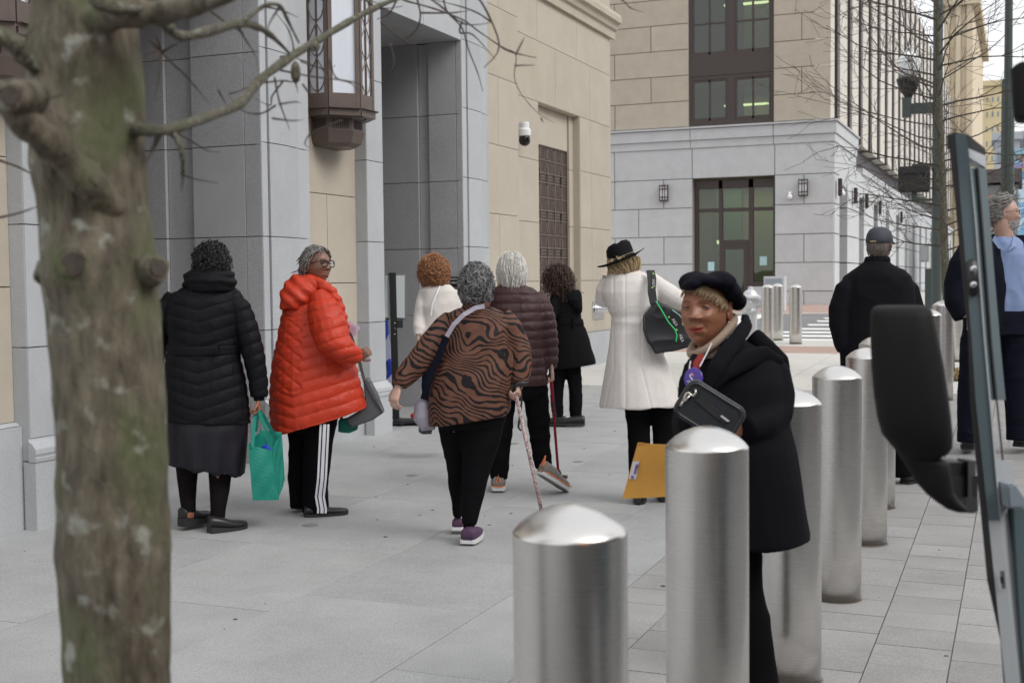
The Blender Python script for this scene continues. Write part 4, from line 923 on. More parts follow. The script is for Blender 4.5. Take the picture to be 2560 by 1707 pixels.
R_ = []; n = 72; ysv = np.linspace(-180, 3150, 220)
for y in ysv:
    a, b = interp(LE, y), interp(RE, y)
    if y > 1700: a = interp(LE, 1700)-(y-1700)*.02; b = interp(RE, 1700)+(y-1700)*.03
    pa, pb = N_(a,y), N_(b,y); c = (pa+pb)/2; hx = np.linalg.norm(pb-pa)/2; ex = V(RT[0],RT[1],0); ex = nrm(ex); ey = nrm(V(FW[0],FW[1],0)); row = []
    z = c[2]
    for k in range(n):
        th = 2*math.pi*k/n; p = c+ex*hx*math.cos(th)+ey*hx*.95*math.sin(th); row.append(p)
    R_.append(row)
arr = np.array(R_).reshape(-1, 3); ctr = np.repeat(np.array([np.mean(r, axis=0) for r in R_]), n, axis=0); dr_ = arr-ctr; dr_ /= np.linalg.norm(dr_, axis=1)[:, None]
s3 = arr*V(24,24,7); d = .0045*ridge(s3)+.004*vnoise(arr*V(9,9,5))+.0025*vnoise(arr*V(60,60,22))-.003
def bump_at(px, py, rad, amp, dd=0):
    c = N_(px, py, TD-.10+dd); return amp*np.exp(-((arr-c)**2).sum(1)/rad**2)
for (x, y, r, a_) in ((*Z1(350,1200), .045, .022), (*Z1(150,1260), .035, .016), (*Z1(715,1220), .04, .016), (*Z1(250,720), .06, .03), (*Z1(600,230), .06, .015), (*z7(640,1110), .05, .010), (*Z1(60,430), .05, .025)):
    d = d+bump_at(x, y, r, a_)
arr = arr+dr_*d[:, None]
mb = MB(); mb.rings([list(arr[i*n:(i+1)*n]) for i in range(len(R_))]); obj('trunk', mb, M['bark'], tt, smooth=True)
def br(pts, rad, parent=tt, m='branch', n=10):
    mb = MB()
    # resample with catmull-rom
    P = [N_(*p) for p in pts]; rad = list(rad)
    Q, Rr = [], []
    for i in range(len(P)-1):
        p0, p1, p2, p3 = P[max(i-1,0)], P[i], P[i+1], P[min(i+2,len(P)-1)]
        for s_ in np.linspace(0,1,5)[:-1]:
            Q.append(.5*((2*p1)+(-p0+p2)*s_+(2*p0-5*p1+4*p2-p3)*s_**2+(-p0+3*p1-3*p2+p3)*s_**3)); Rr.append(rad[i]*(1-s_)+rad[i+1]*s_)
    Q.append(P[-1]); Rr.append(rad[-1])
    Rr = [r_*(1+.10*math.sin(i*1.7)+.06*math.sin(i*4.1)) for i, r_ in enumerate(Rr)]
    Rr = [r_*(.52 if m == 'twig' else 1)*(1 if i < len(Rr)-5 else .35+.65*(len(Rr)-1-i)/5) for i, r_ in enumerate(Rr)]
    mb.tube(Q, Rr, n=n); o = obj('branch', mb, M[m], parent, smooth=True); return o
k_ = 1/1632.
b3 = lambda x, y, d: (*zb2(x, y), d)
# main long branch to upper right
br([b3(-60,1120,1.95), b3(70,1110,1.9), b3(300,1100,1.95), b3(620,990,2.1), b3(890,880,2.25), b3(1060,680,2.35), b3(1330,480,2.45), b3(1560,340,2.55), b3(1880,150,2.7), b3(2150,20,2.8), b3(2400,-60,2.9)], [.012,.0095,.0090,.0088,.0092,.0088,.0088,.0075,.007,.006,.005])
# second branch from the big upper limb
br([b3(-400,180,1.9), b3(-50,120,1.85), b3(250,100,1.85), b3(500,50,1.8), b3(800,-60,1.75), b3(1100,-200,1.7)], [.024,.021,.018,.015,.013,.012], m='bark', n=14)
br([b3(150,150,1.9), b3(260,220,1.95), b3(380,310,2.0), b3(620,270,2.05), b3(880,200,2.15), b3(1050,240,2.25), b3(1180,330,2.35), b3(1320,470,2.45)], [.0085,.0085,.0080,.0088,.0080,.0062,.0055,.005])
br([b3(910,190,2.15), b3(1050,80,2.2), b3(1130,40,2.2), b3(1230,55,2.25), b3(1290,170,2.35), b3(1390,370,2.45)], [.0036,.0038,.0036,.0036,.0036,.004])
br([b3(1225,60,2.25), b3(1130,220,2.3), b3(1100,420,2.3)], [.004,.0025,.0015], m='twig')
br([b3(870,230,2.15), b3(940,350,2.2), b3(1020,480,2.2), b3(1040,620,2.2)], [.005,.003,.002,.0012], m='twig')
br([b3(290,1110,1.95), b3(360,1200,1.95), b3(395,1330,1.95), b3(400,1480,1.97), b3(390,1640,1.98)], [.0065,.0048,.004,.003,.0015])
br([b3(200,1120,1.95), b3(160,1240,1.94), b3(90,1380,1.93)], [.0055,.004,.002])
br([b3(215,440,2.1), b3(330,560,2.12), b3(430,650,2.15), b3(520,760,2.2), b3(620,880,2.25)], [.003,.0032,.0032,.003,.002], m='twig')
for e in ((20,450),(60,560),(140,260),(400,360),(160,860),(30,300)): br([b3(215,450,2.1), b3((215+e[0])/2+10,(450+e[1])/2-14,2.08), b3(*e,2.06)], [.005,.004,.002], m='twig')
# twig cluster under the fork
rn = random.Random(11)
for (ends) in (((1180,660),(1220,860),(1270,1000),(1310,1110)), ((1330,560),(1360,700),(1380,790)), ((1420,720),(1500,830),(1560,930)), ((1230,600),(1480,650),(1850,700),(1950,760)), ((1050,710),(1250,690),(1340,700),(1400,680)), ((1190,900),(1060,970),(900,940),(780,800)), ((1220,890),(1350,870),(1400,880)), ((1160,1010),(1330,1030),(1430,1020)), ((1640,500),(1700,660),(1830,710),(1920,800)), ((1400,520),(1600,590),(1700,560)), ((700,770),(740,840),(770,900)), ((330,1120),(450,1190),(600,1280),(720,1300)), ((1750,1030),(1600,1090),(1480,1150),(1440,1230),(1500,1270)), ((380,1480),(520,1530),(700,1560)), ((800,800),(900,770),(1000,720)), ((640,100),(760,190),(900,280)), ((1100,60),(1240,90),(1380,150)), ((1250,700),(1160,820),(1140,900),(1000,830))):
    D0 = rn.uniform(2.3,2.6); br([b3(x, y, D0+i*.03) for i, (x, y) in enumerate(ends)], [.0042-.0006*i for i in range(len(ends))], m='twig', n=6)
mb = MB(); mb.ell(N_(*zb2(1360,620), 2.46), (.010,.010,.022), 12, 8); obj('bud_cluster', mb, M['branch'], tt, smooth=True); mb = MB(); mb.ell(N_(*zb2(1520,400), 2.5), (.012,.010,.010), 12, 8); obj('bud_cluster', mb, M['branch'], tt, smooth=True)
# thin twigs hanging over the entrance from the top
zz2 = Z2
for pts in (((500,-40),(560,0),(700,40),(830,90),(900,140),(1010,215),(1075,250),(1068,350),(1100,430),(1180,520),(1250,560)), ((740,-40),(760,50),(830,130),(860,230),(900,330),(925,420)), ((600,-60),(720,20),(840,110),(960,105)), ((880,-20),(930,30),(1000,210),(930,310)), ((1010,215),(1060,240),(1170,265)), ((1075,250),(1100,200),(1115,170)), ((1070,300),(1160,298)), ((460,100),(530,160),(600,200),(680,180)), ((500,200),(520,280),(500,360),(520,400)), ((540,-20),(500,60),(440,90)), ((620,-20),(640,80),(600,160),(480,210)), ((960,100),(900,60),(820,30),(700,0)), ((0,260),(60,240),(40,140),(-20,60)), ((380,-10),(450,40),(560,30)), ((640,60),(780,60),(860,50)), ((1190,540),(1200,560)), ((830,100),(820,150),(880,160),(980,270))):
    D0 = rn.uniform(2.7,3.1); br([(*zz2(x, y), D0+i*.02) for i, (x, y) in enumerate(pts)], [max(.0016,.0048-.0004*i) for i in range(len(pts))], m='twig', n=6)
z3b = Zm(1400,0,1.96)
br([(*z3b(180,-40),3.1),(*z3b(300,0),3.1),(*z3b(345,40),3.1),(*z3b(410,62),3.1)], [.004,.0035,.003,.002], m='twig', n=6)
# limbs at left
br([(*Z1(560,1000),1.93),(*Z1(420,850),1.86),(*Z1(240,660),1.80),(*Z1(120,560),1.76),(*Z1(40,440),1.74),(*Z1(-60,380),1.72)], [.024,.025,.024,.023,.026,.022], m='bark', n=14)
br([(*Z1(-60,150),1.8),(*Z1(60,190),1.82),(*Z1(100,250),1.84),(*Z1(170,330),1.88)], [.014,.014,.015,.02], n=12)
br([(*Z1(90,190),1.85),(*Z1(150,135),1.86),(*Z1(200,90),1.88)], [.004,.003,.003], m='twig')
br([(*Z1(-40,720),2.6),(*Z1(80,760),2.6),(*Z1(170,810),2.6)], [.006,.006,.004], m='twig'); br([(*Z1(-40,1000),2.3),(*Z1(90,970),2.3),(*Z1(200,930),2.3)], [.005,.004,.003], m='twig')
br([(*Z1(480,-60),1.8),(*Z1(440,0),1.78),(*Z1(540,40),1.8),(*Z1(660,40),1.84)], [.014,.012,.012,.012], n=12)
br([(*Z1(100,520),1.76),(*Z1(230,450),1.75),(*Z1(330,420),1.75)], [.003,.003,.002], m='twig')
# cut stubs
mco_ = 0; mcut = mat('weathered_cut', (.065,.052,.042), .95, var=.3, vs=40); mco = mat('callus_bark', (.09,.07,.052), .9, var=.3, vs=30, bump=.5, bs=80)
def stub(x, y, d, dirv, r, ln):
    c0 = N_(x, y, d); dv = nrm(dirv); mb = MB(); mb.tube([c0-dv*.04, c0-dv*.01, c0+dv*ln*.6, c0+dv*(ln*.6+.004)], [r*1.5, r*1.25, r*1.05, r*.92], n=18); ln *= .6; 
    for i_, v_ in enumerate(mb.v): q_ = np.array(v_); mb.v[i_] = tuple(q_+.004*np.array([math.sin(q_[2]*160+i_), math.cos(q_[0]*190+i_*.7), math.sin(q_[1]*170)]))
    s_ = obj('branch_stub', mb, M['bark'], tt, smooth=True)
    mb = MB(); mb.tube([c0+dv*(ln+.001), c0+dv*(ln+.006)], [r*.8, r*.72], n=16); obj('cut_face', mb, mcut, s_)
ex_, ey_ = nrm(V(RT[0],RT[1],0)), nrm(V(FW[0],FW[1],0))
stub(*Z1(345,1205), TD-.09, -ey_+ex_*.05, .024, .014)
stub(*Z1(708,1225), TD-.05, ex_*.7-ey_*.65+V(0,0,.1), .019, .010)
stub(*Z1(205,1245), TD-.02, -ex_*.9-ey_*.3, .017, .012)
stub(*Z1(60,440), 1.72, -ey_-ex_*.1, .019, .008)

# ================================================================== PEOPLE: tools
EX, EY = nrm(V(RT[0],RT[1],0)), nrm(V(FW[0],FW[1],0)); EZ = V(0,0,1)
def solidify(mb, voxel, smooth=4):
    me = mb.mesh('tmp')
    o = bpy.data.objects.new('tmp', me); sc.collection.objects.link(o)
    r = o.modifiers.new('r', 'REMESH'); r.mode = 'VOXEL'; r.voxel_size = voxel
    if smooth: q = o.modifiers.new('s', 'SMOOTH'); q.factor = .5; q.iterations = smooth
    dg = bpy.context.evaluated_depsgraph_get(); out = bpy.data.meshes.new_from_object(o.evaluated_get(dg)); bpy.data.objects.remove(o); bpy.data.meshes.remove(me); return out
def coords(me): a = np.empty(len(me.vertices)*3); me.vertices.foreach_get('co', a); return a.reshape(-1,3)
def normals(me): a = np.empty(len(me.vertices)*3, dtype=np.float32); me.vertex_normals.foreach_get('vector', a); return a.reshape(-1,3).astype(float)
def cloth(name, mb, mats, parent, voxel=.008, smooth=5, disp=None, **tags):
    me = solidify(mb, voxel, smooth); me.name = name
    if disp:
        c = coords(me); d = disp(c); c = c+normals(me)*d[:, None]; me.vertices.foreach_set('co', c.ravel()); me.update()
    me.materials.clear(); return link(name, me, mats, parent, True, tags)
def folds(amp=.005, f=(9,9,5), amp2=.002, seed=0):
    def fn(c): c = c+seed; return amp*(ridge(c*V(*f))-.5)+amp2*vnoise(c*V(f[0]*3,f[1]*3,f[2]*3.3))
    return fn
def quilt(sp=.075, amp=.011, vee=.35, x0=0, fold=.004, diamond=None):
    def fn(c):
        xx = c@EX-x0; z = c[:,2]; u = (z-vee*np.abs(xx)+.006*vnoise(c*9))/sp; a = np.abs(np.sin(np.pi*u))
        if diamond is not None:
            m = diamond(c, xx); u2 = (z+.75*xx)/(sp*1.25); u3 = (z-.75*xx)/(sp*1.25); b = np.minimum(np.abs(np.sin(np.pi*u2)), np.abs(np.sin(np.pi*u3))); a = np.where(m, b, a)
        return amp*(a**.55-.75)+fold*(ridge(c*V(16,16,10))-.5)*(a**.5)
    return fn
_hc = {}
def head_arrays(res=110, full=.0, jaw=1.0):
    N1, N2 = res, int(res*1.3); ph = np.linspace(-math.pi/2+.02, math.pi/2-.02, N1); la = np.linspace(-math.pi, math.pi, N2, endpoint=False)
    PH, LA = np.meshgrid(ph, la, indexing='ij'); dx, dy, dz = np.cos(PH)*np.sin(LA), np.cos(PH)*np.cos(LA), np.sin(PH)
    x, y, z = .0745*dx, .094*dy, .114*dz
    ss = lambda a, b, v: (lambda t: t*t*(3-2*t))(np.clip((v-a)/(b-a), 0, 1))
    f = ss(-.015, -.112, z); x = x*(1-(.34-full*.12)*f*jaw); y = np.where(dy < 0, y*(1-.5*f), y*(1-.03*f))
    y = np.where(dy > 0, y+.010*ss(-.03, -.10, z)*dy, y); z = np.where(dy > .2, z-.004*f, z)
    w = ss(.15, .55, dy); g = lambda cx, cz, sx, sz: np.exp(-((x-cx)/sx)**2-((z-cz)/sz)**2)
    g2 = lambda cx, cz, sx, sz: g(cx,cz,sx,sz)+g(-cx,cz,sx,sz); zl = z-7*x*x; gl = lambda cx, cz, sx, sz: np.exp(-((x-cx)/sx)**2-((zl-cz)/sz)**2)
    zn = -.028+.0055*full; t = np.clip((.022-z)/(.022-zn), 0, 1); prof = (.003+.021*t**1.3)*np.where(z < zn, np.exp(-((z-zn)/.0085)**2), 1)*np.where(z > .022, np.exp(-((z-.022)/.01)**2), 1)
    wid = .0080+(.0065+.0018*full)*t; D = prof*np.exp(-(x/wid)**2)
    D += (.0095+.0008*full)*g2(.0135+.0013*full,-.030+.0050*full,.0070+.001*full,.0078)-.004*g2(.0075+.001*full,-.0385+.0050*full,.004,.0035)-.011*g2(.031,.012,.016,.0115)+.0045*g2(.026,.031,.022,.007)
    D += (.006+full*.0025)*g2(.040,-.020,.017,.016)+.0050*gl(0,-.052,.021,.0055)+.0035*g2(.006,-.0535,.006,.004)+.0070*gl(0,-.0675,.018,.0062)-.0050*gl(0,-.0605,.024,.0020)
    D -= (.0012+.0012*full)*(g2(.021,-.038,.004,.006)+g2(.0265,-.048,.004,.006)+g2(.031,-.058,.004,.006))+.0012*full*g2(.032,-.0055,.013,.0022)+.0008*full*(g(0,.062,.03,.002)+g(0,.052,.034,.002))
    D += .004*g(0,-.060,.032,.018)-.004*g(0,-.0785,.018,.005)+.007*g(0,-.096,.018,.012)-.0025*g2(.030,-.050,.006,.016)*1.0+.003*full*g2(.036,-.075,.016,.02)
    y = y+D*w
    v = np.stack([x, y, z], -1).reshape(-1, 3); F_ = []; mi = []
    cz = -.0602
    for i in range(N1-1):
        for j in range(N2):
            k = (j+1) % N2; F_.append((i*N2+j, i*N2+k, (i+1)*N2+k, (i+1)*N2+j))
    fc = v.reshape(N1, N2, 3); c = (fc[:-1]+fc[1:])/2; X, Y, Zc = c[...,0], c[...,1], c[...,2]-7*c[...,0]**2
    lip = ((X/.0262)**2+((Zc-cz)/(.0112*(1-.40*np.abs(X)/.0262)))**2 < 1) & (Y > .03); mi = lip.astype(int).ravel().tolist()
    F_.append(tuple(range(N2))[::-1]); F_.append(tuple((N1-1)*N2+j for j in range(N2))); mi += [0,0]
    return v, F_, mi
def rotm(yaw, pitch=0, roll=0):
    """columns: subject's x, facing direction, up; yaw 0 faces away from the camera, + turns to the picture's right"""
    f = EY*math.cos(yaw)+EX*math.sin(yaw); x = np.cross(f, EZ); f2 = f*math.cos(pitch)+EZ*math.sin(pitch); z = np.cross(x, f2)
    x2 = x*math.cos(roll)+z*math.sin(roll); z2 = z*math.cos(roll)-x*math.sin(roll); return np.stack([x2, f2, z2], 1)
def hand(mb, w, d, n, s=1., curl=.6, thumb=1, spread=.0):
    """palm from wrist w along d, n = back of hand normal, thumb side +-1"""
    d, n = nrm(d), nrm(n-nrm(d)*np.dot(n, nrm(d))); a = np.cross(d, n)*thumb
    mb.tube([w-d*.03*s, w, w+d*.035*s, w+d*.075*s, w+d*.09*s], [.026*s,.028*s,.038*s,.040*s,.034*s], n=12, flat=.42, ref=n)
    for i, (o, l) in enumerate(((.028,.95),(.0095,1.05),(-.0095,1.0),(-.027,.8))):
        p = w+d*.078*s+a*o*s; dd = d.copy(); P = [p-d*.02*s, p]; ang = 0
        for q, ll in enumerate((.040,.026,.021)):
            ang += curl*(.75, 1.0, .8)[q]; dd = d*math.cos(ang)-n*math.sin(ang); P.append(P[-1]+dd*ll*l*s)
        mb.tube(P, [.0095*s,.0095*s,.009*s,.0082*s,.0068*s], n=8)
    p = w+d*.02*s+a*.026*s; dd = nrm(d*.7+a*.7-n*.3); P = [p-dd*.01, p, p+dd*.035*s]; dd = nrm(dd*.7+d*.5-n*curl*.5); P += [P[-1]+dd*.028*s, P[-1]+dd*.05*s]
    mb.tube(P, [.013*s,.013*s,.0115*s,.0105*s,.008*s], n=8)
class Fig:
    def __init__(s, zoom, base, label, skin, depth=None):
        s.z = zoom
        if depth is None: g, s.t = ground(*base); s.b = g
        else: s.t = depth; g = atd(*base, depth); s.b = V(g[0], g[1], gz(g[1]))
        s.k = s.t/F/zoom.k; rd = s.b*V(1,1,0); s.ey = nrm(rd); s.ex = V(s.ey[1], -s.ey[0], 0); s.o = thing('person', s.b, label, 'person'); s.skin = skin; s.bm = MB(); s.extra = []
        s.x0 = 0
    def P(s, x, y, dy=0): X, Y = s.z(x, y); return atd(X, Y, s.t+dy)-s.b
    def ring(s, y, xl, xr, ry, dy=0, e=2.3, sl=0, n=28):
        c = (s.P(xl, y, dy)+s.P(xr, y, dy))/2; hx = (xr-xl)/2*s.k; out = []
        for k in range(n):
            a = 2*math.pi*k/n; ca, sa = math.cos(a), math.sin(a); px = np.sign(ca)*abs(ca)**(2/e); py = np.sign(sa)*abs(sa)**(2/e)
            out.append(c+s.ex*hx*px+s.ey*ry*py+EZ*sl*s.k*px)
        return out
    def torso(s, mb, rows): mb.rings([s.ring(*r) for r in rows]); return mb
    def limb(s, mb, pts, flat=1., n=16): mb.tube([s.P(x, y, dy) for x, y, dy, r in pts], [r*s.k for x, y, dy, r in pts], n=n, flat=flat, ref=EY if flat != 1. else None); return mb
    def head(s, x, y, dy, yaw, pitch=0, roll=0, scale=1., full=0., res=70, eyes=True, ears=True, lip=None, iris=(.05,.025,.015)):
        c = s.P(x, y, dy); R = rotm(yaw, pitch, roll)*scale; s.hc, s.hR = c, R; v, f, m = head_arrays(res, full); s.headv = (v@R.T+c, f, m); s.lipcol = lip
        T = lambda p: R@np.array(p, float)+c; s.T = T
        if ears:
            for sd in (-1, 1):
                mb = s.bm; cc = V(sd*.073, -.008, .0)
                pts = [T(cc+V(sd*(.004+.006*math.sin(a)**2), .016*math.cos(a)-.004, .030*math.sin(a))) for a in np.linspace(0, 2*math.pi, 13)]
                s.extra.append((pts, .0045*scale)); s.extra.append(([T(cc+V(0,0,-.022)), T(cc+V(sd*.006,-.001,-.008)), T(cc+V(sd*.006,0,.01)), T(cc+V(0,0,.024))], .010*scale))
        if eyes:
            for sd in (-1, 1):
                ec = V(sd*.0315, .0695, .012); mb = MB(); mb.ell(T(ec), tuple([.0122*scale]*3), 20, 14); ey = obj('eye', mb, M['eyewhite'], s.o, smooth=True)
                yv = .0122; tgt = V(0,1,0) if not hasattr(s, 'gaze') else (R.T@(-s.ey) if isinstance(s.gaze, str) else s.gaze)
                nv = nrm(tgt); a_ = nrm(np.cross(nv, V(0,0,1))); b_ = np.cross(a_, nv)
                for rr, off, mt_ in ((.0066, .0112, 'iris'), (.0026, .0122, 'pupil')):
                    mb = MB(); mb.rings([[T(ec+nv*(off-.002)+(a_*math.cos(q)+b_*math.sin(q))*rr) for q in np.linspace(0, 2*math.pi, 16, endpoint=False)], [T(ec+nv*(off+.0003)+(a_*math.cos(q)+b_*math.sin(q))*rr*.8) for q in np.linspace(0, 2*math.pi, 16, endpoint=False)]]); obj(mt_, mb, M[mt_], ey)
                for lo, hi, nm in ((math.radians(14), math.radians(95), 'up'), (math.radians(-95), math.radians(-19), 'lo')):
                    Rg = []
                    for el in np.linspace(lo, hi, 7):
                        Rg.append([T(ec+V(.0140*math.cos(el)*math.sin(q), .0140*math.cos(el)*math.cos(q)*1.0, .0140*math.sin(el)-(.006*abs(math.sin(q))**2.5 if nm == 'up' else -.004*abs(math.sin(q))**2.5)*math.cos(el))) for q in np.linspace(-1.75, 1.75, 15)])
                    g = MB(); nn = 15; vv = [p for r in Rg for p in r]; ff = [(i*nn+j, i*nn+j+1, (i+1)*nn+j+1, (i+1)*nn+j) for i in range(6) for j in range(nn-1)]; s.lids = getattr(s, 'lids', []); s.lids.append((vv, ff))
                    if nm == 'up' and res > 80: lb = MB(); lb.tube([p+(R@V(0,.0012,0)) for p in Rg[0][3:-2]], .0011*scale, n=5); obj('eyelash', lb, M['pupil'], s.o)
    def build(s, voxel=.010, hands=None):
        me = solidify(s.bm, voxel, 3); V_ = coords(me); out = MB(); out.add(V_, [tuple(p.vertices) for p in me.polygons])
        if hands is not None and hands.v: h = solidify(hands, .0042, 2); out.add(coords(h), [tuple(p.vertices) for p in h.polygons])
        v, f, m = s.headv; o_ = len(out.v); out.v += [tuple(p) for p in v]; out.f += [tuple(i+o_ for i in q) for q in f]; out.m += m
        for pts, r in s.extra: out.tube(pts, r, n=8)
        for vv, ff in getattr(s, 'lids', []): out.add(vv, ff)
        me = out.mesh('body'); lc = s.lipcol or s.skin
        return link('body', me, [s.skin, lc], s.o, True)
def hair(name, fig, mats, n, length, rad=(.082,.102,.118), off=(0,-.006,.012), curl=.0, turns=3., width=.0022, mask=None, flow=(0,-.25,-1), lift=.0, seed=0, seg=8, jit=.25, grav=0., cap=True, capk=.97, part=None, bulk=.01):
    rn_ = np.random.RandomState(seed); mb = MB(); R, c0 = fig.hR, fig.hc; T = lambda p: R@p+c0; rad = V(*rad); off = V(*off); fl = nrm(V(*flow))
    if cap:
        b = MB(); nn, kk = 40, 26; rr = []
        for i in range(kk+1):
            a = -math.pi/2+math.pi*i/kk; ring = []
            for j in range(nn):
                d = V(math.cos(a)*math.cos(2*math.pi*j/nn), math.cos(a)*math.sin(2*math.pi*j/nn), math.sin(a)); ok = mask is None or mask(d)
                k_ = capk if ok else .72; ring.append(T(off+rad*d*k_*(1+.035*math.sin(9*d[0]+7*d[2]+seed)+.03*math.sin(17*d[2]-11*d[0]+6*d[1]))))
            rr.append(ring)
        mb.rings(rr)
    for i in range(n):
        for _ in range(40):
            d = nrm(rn_.normal(size=3)); 
            if mask is None or mask(d): break
        p = d.copy(); P = []; L = length*rn_.uniform(.6, 1.15); st = L/seg; f0 = nrm(fl+rn_.normal(size=3)*jit); ph = rn_.uniform(0, 6.28); lf = 1.6*bulk*rn_.uniform(0, 1)**2
        if part is not None: f0 = nrm(f0+V((1 if d[0] > part else -1)*.5, 0, 0))
        pos = off+rad*p
        for q in range(seg+1):
            nn_ = nrm((pos-off)/rad**2); t = f0-nn_*np.dot(f0, nn_)*(1 if q < seg*.7 or grav == 0 else .4); t = nrm(t+V(0,0,-grav)*q/seg)
            a = np.cross(nn_, t); w_ = ph+turns*2*math.pi*q/seg
            P.append(T(pos+nn_*(lf+lift*math.sin(math.pi*q/seg))+(a*math.cos(w_)+nn_*(math.sin(w_)+.3))*curl)); pos = pos+t*st
            rel_ = (pos-off)/rad; m_ = np.linalg.norm(rel_)
            if m_ < 1.0: pos = off+rad*rel_/m_
        wd = width*rn_.uniform(.7, 1.3); mb.tube(P, [wd]*(seg)+[wd*.3], n=3, cap=False)
    return obj(name, mb, mats, fig.o, smooth=True)
def shoe(fig, name, heel, ang, L=.26, h=.075, sole=.022, m='shoe_black', ms='sole_black', pitch=0., w=.046, heelh=0., label=None, extra=None):
    """heel = lowest back point (local), ang = direction of the toe (0 = away, + = right)"""
    f = EY*math.cos(ang)+EX*math.sin(ang); sd = np.cross(f, EZ); up = EZ.copy()
    f2 = f*math.cos(pitch)+up*math.sin(pitch); up2 = np.cross(sd, f2)
    T = lambda x, y, z: heel+sd*x+f2*y+up2*z
    def outline(y): q = y/L; return w*(.72+.28*math.sin(min(1,max(0,q))*math.pi*.9+.1))*(1 if q < .82 else math.sqrt(max(.02, 1-((q-.82)/.19)**2)))
    Rg = []; S = []
    for q in (.0, .02, .08, .2, .35, .5, .65, .8, .9, .97, 1.0):
        y = q*L; ww = outline(y) if q > .01 else w*.55; top = h*(1.0 if q < .3 else 1.0-.38*min(1,(q-.3)/.3)) if q < .6 else h*.62*(1-.35*((q-.6)/.4)**2)
        if q == 1.0: top *= .75
        if q == 0: top *= .85
        z0 = sole+heelh*(1-min(1, q/.55))
        Rg.append([T(ww*.97*math.cos(a), y, z0+max(0, (top))*(.5+.5*math.sin(a)) if math.sin(a) > -.2 else z0) for a in np.linspace(0, 2*math.pi, 18, endpoint=False)])
        toe = .012*max(0, (q-.75)/.25)**2; S.append([T(sx*ww*1.06, y, zz+toe) for sx, zz in ((-1, 0), (1, 0), (1, z0+.004), (-1, z0+.004))])
    mb = MB(); mb.rings(Rg); r = obj(name, mb, M[m], fig.o, smooth=True)
    if label: r['label'] = label
    mb = MB(); mb.rings(S); obj('sole', mb, M[ms], r); fig.lastshoe = (r, T); return r
def pants(fig, legs, mats, top=None, voxel=.009, disp=None, name='trousers', hip=None):
    mb = MB()
    for lg in legs: fig.limb(mb, lg, n=20)
    if hip: fig.torso(mb, hip)
    return cloth(name, mb, mats, fig.o, voxel, 4, disp or folds(.006, (7,7,9), .002))

skin_m = lambda n, c: mat(n, c, .40, var=.10, vs=9, bump=.12, bs=140, bd=.0006, spec=.45)
M['skin_deep'] = skin_m('deep_brown_skin', (.275,.116,.064)); M['skin_brown'] = skin_m('brown_skin', (.20,.098,.066)); M['skin_light'] = skin_m('light_skin', (.46,.29,.23)); M['skin_dark'] = skin_m('dark_skin', (.11,.055,.038))
M['lip_red'] = mat('red_lips', (.24,.035,.028), .4); M['lip_brown'] = mat('brown_lips', (.24,.10,.085), .45); M['eyewhite'] = mat('eye_white', (.30,.26,.23), .5, spec=.2); M['iris'] = mat('iris_brown', (.02,.012,.009), .5, spec=.15); M['pupil'] = mat('pupil_black', (.004,.004,.004), .5, spec=.15)
M['shoe_black'] = mat('black_leather', (.016,.015,.016), .38); M['sole_black'] = mat('black_rubber', (.02,.02,.02), .6); M['sole_white'] = mat('white_rubber', (.62,.62,.62), .6)
M['black_cloth'] = mat('black_cloth', (.0055,.005,.006), .9, spec=.06); M['tights'] = mat('black_tights', (.009,.007,.008), .8, spec=.08, var=.2, vs=30)
M['navy_cloth'] = mat('navy_cloth', (.009,.010,.019), .85, spec=.08)

# ================================================================== PERSON 1: black quilted coat, green bag
f = Fig(R1, R1(285, 1455), 'person from behind in a black quilted coat and dark skirt beside the tree', M['skin_deep'])
f.head(300, 130, .0, .1, pitch=-.15, eyes=False)
f.limb(f.bm, [(285,320,0,30),(290,180,0,30)]); f.torso(f.bm, [(300,150,400,.07),(500,150,380,.09),(850,140,420,.1)])
f.limb(f.bm, [(430,320,.0,28),(500,560,0,24),(535,800,0,16)]); f.limb(f.bm, [(80,320,.0,28),(10,560,0,24),(-10,760,0,16)])
f.limb(f.bm, [(180,850,0,60),(178,1200,.02,42),(182,1400,.0,30)]); f.limb(f.bm, [(340,850,0,60),(338,1220,-.02,42),(330,1430,-.03,30)])
hd = MB(); hand(hd, f.P(533,798,-.0), f.P(540,900)-f.P(533,798), EX*1.+EY*.2, .85, 1.1, 1); hand(hd, f.P(-8,770), V(0,0,-1), -EX, .9, .6, 1)
f.build(hands=hd)
qm = mat('black_nylon', (.006,.006,.008), .6, bump=.6, bs=16, bd=.01, spec=.12, var=.1, vs=12)
mb = MB(); f.torso(mb, [(232,170,410,.09,0),(262,110,440,.115),(310,85,455,.135),(400,78,450,.15),(470,85,440,.15),(540,88,432,.145),(600,72,445,.155),(700,62,468,.17),(800,60,482,.18),(880,62,490,.185,0,2.3,-8),(912,66,488,.185,0,2.3,-14)])
f.limb(mb, [(395,290,.0,52),(440,350,.0,60),(478,460,.0,62),(515,600,0,56),(532,700,0,50),(538,775,0,46),(538,788,0,40)]); f.limb(mb, [(120,290,.0,52),(70,350,.0,60),(35,460,.03,60),(10,600,.05,54),(-10,740,.05,46)])
cloth('quilted_coat', mb, qm, f.o, .0065, 2, quilt(.074, .0070, .30, float((f.P(262,400))@EX)))
mb = MB(); f.limb(mb, [(537,785,0,28),(538,808,0,26)]); cloth('cuff', mb, qm, f.o, .006, 1)
mb = MB(); f.torso(mb, [(528,84,436,.153),(532,82,440,.158),(572,82,440,.158),(576,84,436,.153)]); cloth('belt', mb, qm, f.o, .007, 1); mb = MB(); mb.box(f.P(330,572,-.172), f.P(342,526,-.160)); obj('belt_loop', mb, qm, f.o)
mb = MB(); f.torso(mb, [(135,230,365,.075),(150,190,395,.105),(180,165,412,.125,-.02),(225,160,420,.13,-.02),(250,175,415,.12,-.01),(262,200,400,.10)])
